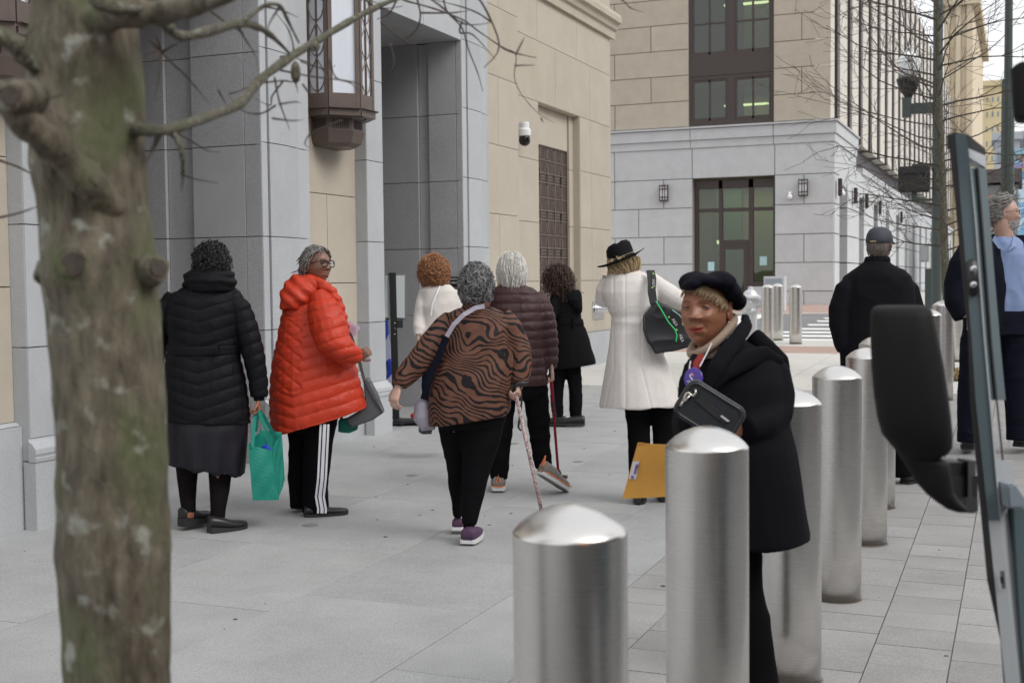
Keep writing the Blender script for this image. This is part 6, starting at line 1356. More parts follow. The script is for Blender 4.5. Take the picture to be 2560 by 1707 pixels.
f.limb(mb, [(905,245,-.06,26),(888,300,-.09,30),(880,350,-.12,27),(868,385,-.18,20)])
cloth('wool_coat', mb, wl_, f.o, .009, 3, folds(.007, (8,8,4), .002))
mb = MB(); f.torso(mb, [(356,893,1038,.121),(360,892,1041,.124),(384,893,1046,.124),(388,894,1046,.121)]); cloth('belt', mb, wl_, f.o, .007, 1); mb = MB(); mb.box(f.P(988,395,-.135), f.P(1000,350,-.125)); obj('belt_loop', mb, wl_, f.o)
mb = MB(); f.torso(mb, [(210,940,1020,.06,-.05),(230,930,1034,.08,-.06),(260,950,1036,.08,-.08),(300,990,1038,.06,-.09),(325,1015,1036,.03,-.09)]); cloth('hood', mb, wl_, f.o, .008, 4)
pants(f, [[(925,560,0,44),(912,680,0,36),(908,780,0,32),(915,850,0,28)],[(985,560,0,44),(1000,680,0,36),(1005,780,0,34),(1003,850,0,30)]], M['black_cloth'], disp=folds(.006, (8,8,12)))
shoe(f, 'shoe', f.P(955,893,-.03), math.radians(-78), L=.30, h=.075, sole=.02, w=.05); shoe(f, 'shoe', f.P(1050,890,-.08), math.radians(-82), L=.31, h=.075, sole=.02, w=.05)
M['hair_curly'] = mat('dark_curly_hair', (.016,.011,.009), .45, var=.5, vs=18, col2=(.10,.05,.03))
hair('hair', f, M['hair_curly'], 620, .21, rad=(.092,.108,.120), curl=.012, turns=4.5, width=.0034, flow=(0,-.45,-1), seed=8, seg=18, jit=.35, bulk=.03, mask=lambda d: d[2] > -.3 and not (d[1] > .55 and d[2] < .45), grav=.6)

# ================================================================== PERSON 7: white coat, black hat
f = Fig(R3, R3(345, 1478), 'person from behind in a cream wool coat and wide black hat', M['skin_light'])
f.head(252, 190, 0, 0, pitch=.0, eyes=False, scale=.95)
f.limb(f.bm, [(262,330,.0,32),(255,220,0,32)]); f.torso(f.bm, [(320,180,380,.08),(500,220,370,.1),(900,210,400,.12)]); f.limb(f.bm, [(180,320,0,28),(145,400,.08,24),(160,330,.25,16)]); f.limb(f.bm, [(400,320,0,28),(520,400,.1,24),(655,400,.3,16)])
f.limb(f.bm, [(320,950,0,44),(335,1200,0,34),(344,1420,0,24)]); f.limb(f.bm, [(464,950,.01,44),(464,1200,.04,34),(468,1420,.04,24)])
hd = MB(); hand(hd, f.P(190,330,.24), EZ, EY, .9, .7, 1); hand(hd, f.P(655,375,.31), EZ, EY, .9, .7, -1); f.build(hands=hd)
cw = mat('cream_wool', (.70,.665,.63), .95, sheen=.1, bump=.3, bs=250, bd=.002, var=.04, vs=30)
mb = MB(); f.torso(mb, [(248,205,340,.08),(262,172,372,.11),(300,145,415,.14),(360,135,430,.155),(430,160,430,.155),(490,185,420,.15),(530,190,418,.15),(580,182,425,.16),(700,165,470,.19),(800,152,510,.21),(900,136,542,.225),(950,128,555,.23,0,2.3,6),(962,128,556,.23,0,2.3,8)])
f.limb(mb, [(185,295,.02,50),(158,350,.05,54),(150,400,.09,48),(158,400,.16,42),(165,350,.24,34)]); f.limb(mb, [(385,295,.0,50),(440,340,.03,56),(500,385,.06,60),(560,420,.10,60),(620,410,.18,50),(660,380,.3,36)])
sx_ = [float(f.P(x_, 500)@f.ex) for x_ in (262, 200, 345)]
cloth('wool_coat', mb, cw, f.o, .0068, 3, lambda c: -sum(.004*np.exp(-(((c@f.ex-s_)+(.0 if i_ == 0 else (.25 if i_ == 1 else -.25)*np.clip(.9-c[:,2],0,1)))/.006)**2) for i_, s_ in enumerate(sx_))+.006*(ridge(c*V(7,7,4))-.5)+.012*(ridge(np.stack([c@EX*3, c@EY*3, c[:,2]*22], 1))-.5)*np.exp(-((c[:,2]-f.P(250,500)[2])/.07)**2)+.010*np.sin(c@EX*26+c@EY*20)*np.clip((.95-c[:,2])*1.6,0,1))
pants(f, [[(318,880,0,76),(328,1020,0,66),(333,1120,0,60),(336,1250,0,58),(342,1380,0,60),(345,1440,0,56)],[(465,880,0,76),(466,1020,.02,66),(464,1120,.04,60),(465,1250,.04,58),(468,1400,.04,56),(468,1430,.04,54)]], M['black_cloth'], disp=folds(.006, (8,8,8)))
shoe(f, 'boot', f.P(338,1480,-.04), .1, L=.23, h=.08, sole=.012, heelh=.05, w=.042); shoe(f, 'boot', f.P(468,1468,.02), .1, L=.23, h=.08, sole=.012, heelh=.05, w=.042)
mb = MB(); mb.box(f.P(310,1480,-.055), f.P(362,1440,.0)); obj('heel', mb, M['shoe_black'], f.o)
M['hair_blond'] = mat('dark_blond_hair', (.36,.25,.13), .45, var=.35, vs=40, col2=(.52,.40,.24))
hair('hair', f, M['hair_blond'], 500, .17, rad=(.098,.11,.115), off=(0,-.012,-.01), curl=.002, turns=1, width=.003, flow=(.5,-.3,-.8), seed=9, seg=9, jit=.15, bulk=.012, mask=lambda d: d[2] < .3 and d[2] > -.6 and d[1] < .5)
hm = mat('black_felt', (.008,.008,.010), .75, spec=.1)
HC = f.P(240, 190, -.01); ax_up = nrm(f.P(215,90)-f.P(240,190)); ax_r = nrm(f.P(365,140)-f.P(115,240)); ax_f = np.cross(ax_up, ax_r)
def hr(r, h, sq=1.0, dent=0, lift=0): return [HC+ax_r*r*math.cos(a)*sq+ax_f*r*1.08*math.sin(a)+ax_up*(h-dent*math.exp(-(math.cos(a)/.35)**2)+lift*abs(math.cos(a))**3) for a in np.linspace(0, 2*math.pi, 40, endpoint=False)]
bl = 125*f.k*1.06
mb = MB(); mb.rings([hr(.085,-.012), hr(bl,-.004,1,0,.018), hr(bl*1.005,.001,1,0,.018), hr(.11,.004), hr(.092,.012), hr(.090,.05), hr(.084,.09), hr(.072,.112,.9,.012), hr(.05,.118,.7,.022), hr(.02,.112,.6,.02)]); ho = obj('hat', mb, hm, f.o, smooth=True)
mb = MB()
for a in np.linspace(0, 2*math.pi, 46, endpoint=False):
    q = HC+ax_r*.093*math.cos(a)+ax_f*.100*math.sin(a)+ax_up*.018; mb.ell(q, (.0042,.0042,.0030), 6, 4)
obj('chain_band', mb, mat('gold_chain', (.65,.55,.32), .3, metal=1), ho)
# her shoulder bag
bk = mat('black_bag_cloth', (.012,.012,.015), .5, var=.2, vs=8); B_ = f.P(490, 560, -.2); tb = thing('shoulder_bag', f.b+B_, 'large black shoulder bag with bright green piping on the cream coat', 'bag')
def Q(x, y, dy=0): return f.P(x, y, dy)-B_
mb = MB(); mb.prism([Q(*p, -.15) for p in ((410,415),(380,450),(355,480),(355,560),(372,620),(412,685),(500,672),(600,645),(640,600),(620,520),(560,470),(470,425),(430,408))], EY*-.12); me = solidify(mb, .008, 6)
c = coords(me); c = c+normals(me)*(.012*(ridge(c*V(9,9,9)+3)-.5))[:, None]; me.vertices.foreach_set('co', c.ravel()); me.materials.clear(); link('bag_body', me, bk, tb, True)
strap([Q(385,245,-.12), Q(392,300,-.18), Q(392,360,-.21), Q(404,420,-.22), Q(430,440,-.22)], .016, bk, tb, 'strap', nv=EY); strap([Q(405,245,-.12), Q(415,290,-.185), Q(412,350,-.21), Q(420,420,-.22)], .013, bk, tb, 'strap', nv=EY)
mg = mat('green_piping', (.03,.55,.18), .5); mb = MB(); mb.tube([Q(422,408,-.285), Q(450,450,-.289), Q(490,520,-.289), Q(525,560,-.289), Q(534,590,-.289), Q(530,622,-.287)], .0045, n=6); obj('piping', mb, mg, tb)
mb = MB(); mb.tube([Q(510,455,-.283), Q(545,480,-.285), Q(580,520,-.285)], .003, n=6); obj('piping', mb, mat('pale_green_piping', (.3,.6,.5), .5), tb)
gk = mat('pale_lettering', (.62,.6,.6), .6); gy = mat('lime_mark', (.3,.6,.08), .6)
for (s_, x, y, dy, ang) in (('ΑΚΑ', 402, 292, -.218, -85), ('ΑΚΑ', 505, 505, -.290, -58), ('ΑΚΑ', 545, 585, -.290, -72)):
    a = math.radians(ang); xd = EX*math.cos(a)+EZ*math.sin(a); zd = -EX*math.sin(a)+EZ*math.cos(a)
    try: text(s_, .026, Q(x, y, dy), xd, zd, gk, tb, depth=.0008)
    except Exception: pass
for (x, y, dy) in ((404,336,-.222),(410,262,-.205),(492,492,-.291),(533,560,-.291)):
    mb = MB(); c_ = Q(x, y, dy); mb.prism([c_+EX*-.008-EZ*.005, c_+EX*.008-EZ*.005, c_+EZ*.009], EY*.002); obj('lime_mark', mb, gy, tb)
mb = MB(); mb.ell(Q(462,683,-.25), (.006,.006,.006), 8, 6); obj('stud', mb, mat('brass', (.6,.4,.2), .3, metal=1), tb)

# ================================================================== PERSON 8: black beret, facing the camera
f = Fig(R3, (1835, 1900), 'older person in a black beret and long black coat looking at the camera', M['skin_deep'], depth=4.02)
f.gaze = 'cam'
f.z = R4; f.k = f.t/F/R4.k
f.head(452, 612, .0, math.pi+math.radians(31), pitch=.06, roll=-.03, scale=1.0, full=1.5, res=190, lip=M['lip_red'])
f.z = R3; f.k = f.t/F/R3.k
f.limb(f.bm, [(760,800,.03,70),(740,690,.03,62),(735,600,.03,60)]); f.torso(f.bm, [(760,680,1000,.09,.03),(1000,640,1040,.12,.03),(1400,700,1080,.14,.03)])
f.limb(f.bm, [(1040,780,.05,50),(1085,980,.0,42),(960,1060,-.14,30),(860,1085,-.18,24)]); f.limb(f.bm, [(640,780,.0,46),(610,980,-.02,36),(560,1170,-.10,24)])
f.limb(f.bm, [(890,1500,.02,50),(890,1800,.02,46),(970,2500,.02,40)]); f.limb(f.bm, [(830,1500,.14,50),(820,1800,.14,46),(800,2500,.14,40)])
hd = MB(); hand(hd, f.P(850,1085,-.18), -EX, -EY, .95, .9, 1); hand(hd, f.P(555,1190,-.10), EZ*-1, -EX, .9, 1.2, 1); f.build(hands=hd, voxel=.011)
bw = mat('black_wool_coat', (.0062,.0062,.0085), .85, spec=.08, bump=.3, bs=260, bd=.001)
mb = MB(); f.torso(mb, [(600,770,890,.07,.05),(640,720,960,.10,.05),(690,650,1040,.14,.04),(750,610,1085,.16,.04),(830,575,1105,.18,.03),(920,545,1112,.19,.03),(1050,535,1125,.20,.03),(1180,548,1160,.22,.03),(1350,570,1192,.22,.03),(1530,600,1222,.22,.03),(1640,615,1243,.22,.03,2.3,4),(1662,617,1245,.22,.03,2.3,6)])
f.limb(mb, [(1010,730,.02,74),(1055,800,-.0,84),(1078,900,-.03,82),(1070,1000,-.07,80),(1000,1060,-.15,70),(900,1085,-.20,58)]); f.limb(mb, [(660,740,.0,60),(625,850,-.02,66),(600,980,-.04,58),(572,1120,-.08,46),(560,1180,-.10,38)])
cloth('wool_coat', mb, bw, f.o, .009, 5, lambda c: .010*(ridge(c*V(5,5,3.2))-.5)+.010*np.sin(c@EX*22+c@EY*9)*np.clip((.8-c[:,2])*1.5,0,1))
mb = MB(); f.limb(mb, [(895,480,.03,26),(905,530,-.02,40),(860,600,-.10,46),(800,680,-.16,52),(745,760,-.20,50),(700,850,-.21,40),(672,920,-.21,24)], flat=.45); f.limb(mb, [(640,690,-.10,26),(600,760,-.13,34),(575,850,-.16,36),(560,930,-.18,26)], flat=.5); cloth('lapel', mb, bw, f.o, .0075, 4)
mb = MB(); f.limb(mb, [(1090,740,-.02,40),(1000,690,-.08,52),(900,720,-.13,58),(800,780,-.18,52),(720,860,-.20,36),(680,930,-.20,20)], flat=.5); f.limb(mb, [(930,590,.04,50),(1000,660,.02,60),(1080,730,.03,56),(1105,830,.05,40)], flat=.8); cloth('draped_hood', mb, bw, f.o, .008, 4, folds(.006, (6,6,5)))
kn = mat('beige_ribbed_knit', (.30,.22,.165), .9, bump=.8, bs=180, bd=.003)
mb = MB(); c0 = f.P(735, 640, .0)
ring_ = []
for a in np.linspace(0, 2*math.pi, 40, endpoint=False): ring_.append(f.P(722+114*math.cos(a), 592-88*math.cos(a)+50*math.sin(a), -.078*math.sin(a)))
mb.tube(ring_+[ring_[0]], .015, n=12); mb.tube([f.P(700,740,-.03), f.P(708,715,-.02), f.P(716,685,-.0)], [.045,.05,.05], n=20)
cloth('turtleneck', mb, kn, f.o, .006, 2)
mb = MB(); mb.tube([f.P(665,700,-.105), f.P(640,740,-.13), f.P(625,790,-.15), f.P(612,850,-.17)], [.012,.015,.014,.010], n=10); cloth('red_scarf', mb, mat('red_scarf', (.24,.02,.015), .85), f.o, .006, 2, folds(.005, (30,30,10)))
wc = mat('white_cord', (.62,.6,.62), .6)
for pts in ([(718,632,-.12),(690,690,-.175),(655,755,-.215)], [(612,702,-.10),(602,750,-.15),(598,800,-.19)]):
    mb = MB(); mb.tube([f.P(*p) for p in pts], .0022, n=6); obj('lanyard', mb, wc, f.o)
cb = f.P(622, 818, -.235); nb = nrm(-EY*.75-EX*.66+EZ*.1); a_ = nrm(np.cross(nb, EZ)); b_ = np.cross(a_, nb); mb = MB()
mb.rings([[cb+nb*o_+(a_*math.cos(q)+b_*math.sin(q))*r_ for q in np.linspace(0, 2*math.pi, 32, endpoint=False)] for r_, o_ in ((.032,-.004),(.034,0),(.032,.003),(.02,.0042),(.001,.0045))]); bo = obj('badge', mb, mat('violet_badge', (.07,.035,.30), .3), f.o)
text('S', .040, cb+nb*.0052-a_*.0135*-1-b_*.013, -a_, b_, mat('badge_white', (.8,.8,.82), .5), bo, depth=.0006); 
mb = MB(); mb.box((-.001,-.001,-.001),(.001,.001,.001)); 
mb = MB(); mb.tube([cb+nb*.0045+a_*.004+b_*.018, cb+nb*.0045-a_*.006+b_*.006], .0022, n=5); obj('badge_red_mark', mb, mat('badge_red', (.5,.05,.12), .4), bo)
mb = MB(); mb.tube([cb+nb*.0048+a_*.020-b_*.008, cb+nb*.0048+a_*.0-b_*.021], .0011, n=5); obj('badge_caption', mb, wc, bo)
# beret
f.z = R4; f.k = f.t/F/R4.k; K = f.k
mb = MB(); be = mat('black_felt_beret', (.006,.0055,.010), .85, spec=.08)
for (x, y, dy, rx, ry, rz, an) in ((345,270,-.0,172,.105,105,-10),(500,285,.0,200,.12,95,8),(620,290,.01,180,.125,135,18),(720,400,.02,120,.12,130,35),(810,500,.03,92,.09,112,20),(290,310,-.03,125,.09,85,-25)):
    a = math.radians(an); Rm = np.stack([EX*math.cos(a)-EZ*math.sin(a), EY, EX*math.sin(a)+EZ*math.cos(a)], 1); mb.ell(f.P(x, y, dy), (rx*K, ry, rz*K), 24, 14, R=Rm)
cloth('beret', mb, be, f.o, .0065, 7, lambda c: .008*(vnoise(c*V(11,11,11)+2.2))+.0025*vnoise(c*30))
M['hair_hero'] = mat('bronze_blond_hair', (.13,.080,.042), .5, var=.5, vs=60, col2=(.44,.31,.175))
# fringe under the beret
rn_ = np.random.RandomState(3); mb = MB(); Rh, ch = f.hR, f.hc
for i in range(620):
    u = rn_.uniform(-1.25, 1.5); z0 = .098-.042*max(0, (u-.1))**1.2-.012*max(0,-u-.5); lt = rn_.uniform(.008,.046)*(1 if u < .7 else .85)
    P = []; sw = rn_.uniform(-.75,.05)+(.0 if u < .9 else -.1)
    for q in np.linspace(0, 1, 7):
        la = -(u+sw*q*.5)*1.0; zz = z0-lt*q; k_ = 1.05+.05*math.sin(q*2.6)+rn_.uniform(0,.012); cz_ = math.sqrt(max(.05, 1-(zz/.118)**2))
        P.append(Rh@V(math.sin(la)*.0765*cz_*k_, math.cos(la)*.097*cz_*k_+.002, zz)+ch)
    mb.tube(P, [.0015]*5+[.0010,.0003], n=3, cap=False)
obj('fringe', mb, M['hair_hero'], f.o, smooth=True)
brows(f, mat('soft_brow', (.07,.035,.02), .8), .0015, .033)
mb = MB(); mb.ell(f.T(V(-.079,-.006,-.036)), (.0055,.0055,.0065), 12, 8); mb.ell(f.T(V(.079,-.006,-.036)), (.0055,.0055,.0065), 12, 8); obj('pearl_earring', mb, mat('pearl', (.75,.66,.45), .2), f.o, smooth=True)
f.z = R3; f.k = f.t/F/R3.k
pants(f, [[(880,1560,.02,100),(888,1800,.02,98),(892,1934,.02,96),(928,2108,.02,100),(970,2400,.02,104),(985,2600,.02,106)],[(830,1560,.14,90),(820,2000,.14,86),(800,2540,.14,86)]], M['black_cloth'])
shoe(f, 'shoe', V(*(f.P(985,2580,.05)[:2]),0), math.radians(-150)); shoe(f, 'shoe', V(*(f.P(800,2580,.14)[:2]),0), math.radians(-150))
# crossbody bag
cz_ = Zm(1560,820,5.2267); BC_ = atd(*cz_(1120,1075), f.t-.34); tb = thing('crossbody_bag', BC_, 'dark grey crossbody bag with a black band under the beret wearer arm', 'bag')
gb = mat('charcoal_canvas', (.028,.030,.034), .8, spec=.15, bump=.5, bs=300, bd=.001, var=.15, vs=80)
def C_(x, y, dy=0): return atd(*cz_(x, y), f.t-.34+dy)-BC_
def rrect(cx, cy, hx, hy, ang, r, dy):
    a = math.radians(ang); out = []
    for (sx, sy, a0) in ((1,1,0),(-1,1,90),(-1,-1,180),(1,-1,270)):
        for q in np.linspace(0, 90, 6):
            th = math.radians(a0+q); u = sx*(hx-r)+r*math.cos(th); v = sy*(hy-r)+r*math.sin(th); out.append(C_(cx+u*math.cos(a)-v*math.sin(a), cy+u*math.sin(a)+v*math.cos(a), dy))
    return out
mb = MB(); mb.rings([rrect(1120,1090,400,235,32,110,.075), rrect(1120,1090,425,262,32,120,.06), rrect(1120,1090,430,266,32,120,.01), rrect(1118,1092,415,250,32,115,-.004)]); bgd = obj('bag_body', mb, gb, tb, smooth=False)
mb = MB(); R = rrect(1118,1092,400,236,32,110,-.006); mb.tube(R+[R[0]], .0028, n=6, cap=False); R = rrect(1120,1090,430,266,32,120,.012); obj('piping', mb, M['black'], tb)
mb = MB(); R = rrect(1120,1090,431,267,32,120,.036); mb.tube(R+[R[0]], .0022, n=6, cap=False); obj('zip', mb, mat('zip_metal', (.10,.10,.10), .5, metal=.3), tb)
mb = MB(); a = math.radians(38); mb.prism([C_(930,945,-.007),C_(1010,880,-.007),C_(1420,1195,-.007),C_(1300,1250,-.007)], EY*.003); obj('band', mb, M['black'], tb); mb = MB(); mb.prism([C_(1255,1150,-.011),C_(1285,1140,-.011),C_(1385,1215,-.011),C_(1350,1222,-.011)], EY*.004); obj('metal_tag', mb, M['silver_paint'], tb)
cl = mat('clasp_metal', (.5,.48,.44), .25, metal=1); mb = MB(); mb.tube([C_(930,800,-.01),C_(940,850,-.012),C_(900,885,-.012),C_(870,870,-.012),C_(845,845,-.012),C_(815,855,-.012),C_(770,950,-.012),C_(790,955,-.012),C_(860,880,-.012)], .0042, n=8); mb.tube([C_(775,950,-.01),C_(735,1020,-.008)], .005, n=8); obj('clasp', mb, cl, tb, smooth=True)
strap([C_(735,1020,-.0), C_(690,1120,.03), C_(660,1250,.06), C_(700,1400,.1)], .009, gb, tb, 'strap')
# envelope
z4b = Zm(1540,980,4.9); BE = atd(*z4b(450,1000), 3.86); tb = thing('manila_envelope', BE, 'large orange manila envelope with a white address label beside the second bollard', 'envelope')
def E_(x, y, dy=0): return atd(*z4b(x, y), 3.86+dy)-BE
mb = MB(); q = [E_(78,1305),E_(820,1270),E_(830,650),E_(440,636),E_(270,620)]; mb.prism(q, EY*.006); obj('envelope', mb, mat('manila_orange', (.60,.30,.055), .7, var=.08, vs=9), tb)
mb = MB(); mb.prism([E_(275,632,-.003),E_(285,616,-.004),E_(350,622,-.004),E_(372,634,-.003)], EY*.003); obj('flap', mb, mat('flap_orange', (.75,.33,.05), .6), tb)
mb = MB(); q = [E_(160,1060,-.003),E_(246,1065,-.003),E_(286,846,-.003),E_(206,850,-.003)]; mb.prism(q, EY*.0015); la_ = obj('address_label', mb, mat('label_white', (.66,.64,.66), .7), tb)
u_ = nrm(E_(235,860,-.006)-E_(195,1050,-.006)); v_ = np.cross(u_, -EY); v_ = nrm(np.cross(-EY, u_)); mp3 = mat('label_violet', (.16,.10,.33), .7)
mb = MB()
for k, (l0, l1) in enumerate(((.012,.045),(.012,.040),(.012,.042),(.03,.045))): o_ = E_(212+k*9,1048,-.006); mb.tube([o_+u_*l0, o_+u_*l1], .0011, n=4)
obj('print_lines', mb, mp3, la_); mb = MB(); mb.ell(E_(200,1040,-.006), (.005,.001,.005), 8, 5); obj('print_mark', mb, mp3, la_)

# ================================================================== PERSON 9: man in cap
f = Fig(R5, (2228, 1208), 'man seen from behind in a dark jacket and navy baseball cap behind the vehicle mirror', M['skin_dark'])
f.head(446, 290, 0, math.radians(38), pitch=0, eyes=False, scale=1.03)
f.limb(f.bm, [(440,400,.0,42),(442,320,0,42)]); f.torso(f.bm, [(440,330,540,.09),(600,310,560,.12),(850,320,550,.13)]); f.limb(f.bm, [(320,470,0,22),(270,620,0,20),(290,770,0,16)]); f.limb(f.bm, [(550,470,0,22),(600,620,0,20),(590,790,0,16)])
f.limb(f.bm, [(370,850,0,60),(365,1100,0,44),(365,1350,0,30)]); f.limb(f.bm, [(500,850,0,60),(515,1100,0,44),(560,1350,0,30)])
hd = MB(); hand(hd, f.P(292,790,0), -EZ, -EX, .95, .7, 1); hand(hd, f.P(590,800,0), -EZ, EX, .95, .7, -1); f.build(hands=hd)
jk = mat('charcoal_black_jacket', (.008,.0078,.0105), .8, spec=.08)
mb = MB(); f.torso(mb, [(352,385,485,.07),(372,368,500,.09),(400,320,550,.12),(430,282,588,.14),(480,268,602,.155),(580,265,612,.165),(700,262,618,.17),(800,266,610,.17),(860,268,608,.17)]); f.limb(mb, [(335,440,0,36),(290,495,0,50),(262,580,0,50),(256,660,0,46),(272,740,0,40),(285,775,0,34)]); f.limb(mb, [(540,440,0,36),(582,495,0,50),(606,580,0,50),(612,680,0,46),(602,780,0,36)])
cloth('jacket', mb, jk, f.o, .009, 3, folds(.009, (7,7,5), .002)); mb = MB(); f.torso(mb, [(338,382,488,.075),(345,378,492,.08),(362,374,496,.082)]); cloth('collar', mb, jk, f.o, .007, 1)
mb = MB(); mb.tube([f.P(x, 446-3*math.sin((x-290)/290*3.14), -.165+.00012*abs(x-440)) for x in range(300, 585, 20)], .002, n=5); obj('yoke_seam', mb, jk, f.o)
pants(f, [[(375,830,0,78),(368,1100,0,62),(366,1340,0,56)],[(495,830,0,78),(515,1100,0,64),(558,1360,0,58)]], M['black_cloth'], hip=[(800,290,590,.15),(860,290,590,.15)]); shoe(f, 'shoe', f.P(366,1385,-.05), .1); shoe(f, 'shoe', f.P(560,1404,-.04), .9, w=.05)
cpm = mat('navy_cap_cloth', (.035,.042,.055), .7, var=.15, vs=30); R_ = f.hR; ch = f.hc
def cr_(r, z, yo=0, sx=1): return [R_@V(.085*r*sx*math.cos(a), .106*r*math.sin(a)-.004+yo, z)+ch for a in np.linspace(0, 2*math.pi, 32, endpoint=False)]
mb = MB(); mb.rings([cr_(1.0,.022), cr_(1.03,.026), cr_(1.02,.05), cr_(.95,.08), cr_(.78,.108), cr_(.5,.125), cr_(.15,.131)]); cp_ = obj('cap', mb, cpm, f.o, smooth=True)
mb = MB(); nn = 15; top = []; 
for k in range(nn): a = -1.1+2.2*k/(nn-1); top.append((a,))
ri = [R_@V(.083*math.sin(a[0]), .100*math.cos(a[0]), .030)+ch for a in top]; ro = [R_@V(.078*math.sin(a[0]*.9), .105+.075*math.cos(a[0]*1.2), .012)+ch for a in top]; th = R_@V(0,0,.005)
mb.add(ri+ro+[p+th for p in ri]+[p+th for p in ro], [(i,i+1,nn+i+1,nn+i) for i in range(nn-1)]+[(2*nn+i+1,2*nn+i,3*nn+i,3*nn+i+1) for i in range(nn-1)]+[(nn+i,nn+i+1,3*nn+i+1,3*nn+i) for i in range(nn-1)]); obj('visor', mb, mat('tan_visor_edge', (.30,.27,.2), .7), cp_)
M['grey_stubble'] = mat('short_grey_hair', (.20,.17,.15), .8, var=.3, vs=60)
hair('short_hair', f, M['grey_stubble'], 300, .03, rad=(.079,.099,.116), off=(0,-.003,.0), width=.0018, seed=12, seg=3, mask=lambda d: d[2] < .3 and d[2] > -.42 and d[1] < .05, bulk=.002)
mb = MB(); mb.tube([R_@V(-.02,-.112,.03)+ch, R_@V(.02,-.112,.03)+ch], .004, n=6); obj('strap_buckle', mb, mat('brass', (.6,.45,.2), .3, metal=1), cp_)

# ================================================================== PERSON 10: man at the right edge
f = Fig(R5, (2490, 1120), 'grey haired bearded man in blue shirt and navy jacket at the right edge', M['skin_light'], depth=9.9)
f.gaze = V(0,1,0); f.head(1028, 138, 0, math.radians(108), pitch=-.02, scale=1.12, res=80, full=.4)
f.limb(f.bm, [(1035,330,.0,40),(1028,250,0,40),(1015,160,0,42)]); f.torso(f.bm, [(290,900,1120,.1),(500,880,1130,.13),(620,890,1120,.14)]); f.limb(f.bm, [(870,330,0,40),(820,480,-.05,34),(860,620,-.1,24)]); f.limb(f.bm, [(1150,330,0,40),(1190,480,-.05,34),(1180,640,-.1,24)])
f.limb(f.bm, [(930,650,0,60),(890,930,0,40),(866,1190,0,30)]); f.limb(f.bm, [(1080,650,0,60),(1095,930,0,40),(1100,1180,0,30)])
hd = MB(); hand(hd, f.P(866,630,-.1), -EZ, -EX, 1., .7, 1); hand(hd, f.P(1180,650,-.1), -EZ, EX, 1., .7, -1); f.build(hands=hd)
bs_ = mat('light_blue_shirt', (.21,.28,.47), .75, bump=.2, bs=200, bd=.001)
mb = MB(); f.torso(mb, [(248,982,1086,.082,-.0),(272,955,1112,.11,-.0),(330,930,1150,.15),(450,925,1150,.165),(560,925,1150,.175),(600,930,1140,.17)]); cloth('shirt', mb, bs_, f.o, .009, 3, folds(.009, (9,9,5)))
mb = MB(); mb.prism([f.P(985,240,-.07), f.P(1012,285,-.15), f.P(1035,312,-.165), f.P(1000,300,-.15), f.P(972,262,-.08)], EY*.008); mb.prism([f.P(1072,236,-.07), f.P(1062,285,-.15), f.P(1046,312,-.165), f.P(1082,292,-.15), f.P(1096,258,-.08)], EY*.008); obj('shirt_collar', mb, bs_, f.o)
nj = mat('navy_black_jacket', (.008,.009,.015), .85, spec=.08)
mb = MB(); f.torso(mb, [(236,955,985,.04,.06),(300,880,1014,.15,.01),(400,858,1036,.185,.01),(500,850,1048,.195,.01),(600,850,1040,.20,.01),(680,855,1026,.20,.01)]); f.limb(mb, [(880,300,.0,58),(835,380,0,66),(810,470,-.0,62),(805,550,-.04,56),(840,620,-.08,46)])
f.torso(mb, [(238,1072,1130,.07,.02),(300,1084,1190,.15,.0),(400,1100,1200,.185,.0),(600,1122,1210,.2,.02),(690,1120,1210,.2,.02)]); f.limb(mb, [(1170,320,0,56),(1205,450,0,60),(1195,620,-.05,46)]); cloth('jacket', mb, nj, f.o, .010, 3, folds(.009, (6,6,5)))
pants(f, [[(940,600,0,96),(905,800,0,84),(880,1000,0,66),(866,1205,0,54)],[(1080,600,0,96),(1092,850,0,80),(1100,1050,0,66),(1100,1195,0,58)]], M['navy_cloth'], hip=[(590,880,1150,.17),(700,870,1150,.17)], disp=folds(.011, (6,6,9)))
shoe(f, 'shoe', f.P(858,1240,-.02), .35, L=.30, h=.085, sole=.02, w=.055); shoe(f, 'shoe', f.P(1092,1226,-.02), .7, L=.30, h=.085, sole=.02, w=.055)
M['hair_silver'] = mat('silver_grey_hair', (.17,.16,.15), .55, var=.5, vs=30, col2=(.42,.40,.37))
hair('hair', f, M['hair_silver'], 800, .10, rad=(.090,.108,.114), off=(0,-.008,.010), curl=.004, turns=1.3, width=.0028, flow=(0,-1.,-.5), seed=13, seg=8, jit=.35, bulk=.014, mask=lambda d: (d[2] > .55 and d[1] < .55) or (d[1] < .0 and d[2] > -.5))
hair('beard', f, mat('white_beard', (.60,.58,.56), .7), 260, .05, rad=(.066,.096,.1), off=(0,.006,-.022), curl=.003, turns=1, width=.0028, flow=(0,.3,-1), seed=14, seg=5, jit=.4, bulk=.008, cap=False, mask=lambda d: d[2] < -.3 and d[1] > .15)
gf = MB(); T = f.T
for sd in (-1, 1):
    gf.tube([T(V(sd*.031+.022*math.cos(a), .1, .010+.015*math.sin(a))) for a in np.linspace(0, 6.283, 15)], .0015, n=5, cap=False); gf.tube([T(V(sd*.053,.097,.014)), T(V(sd*.078,.05,.013)), T(V(sd*.082,-.01,.008))], .0018, n=5)
obj('glasses', gf, M['black'], f.o)

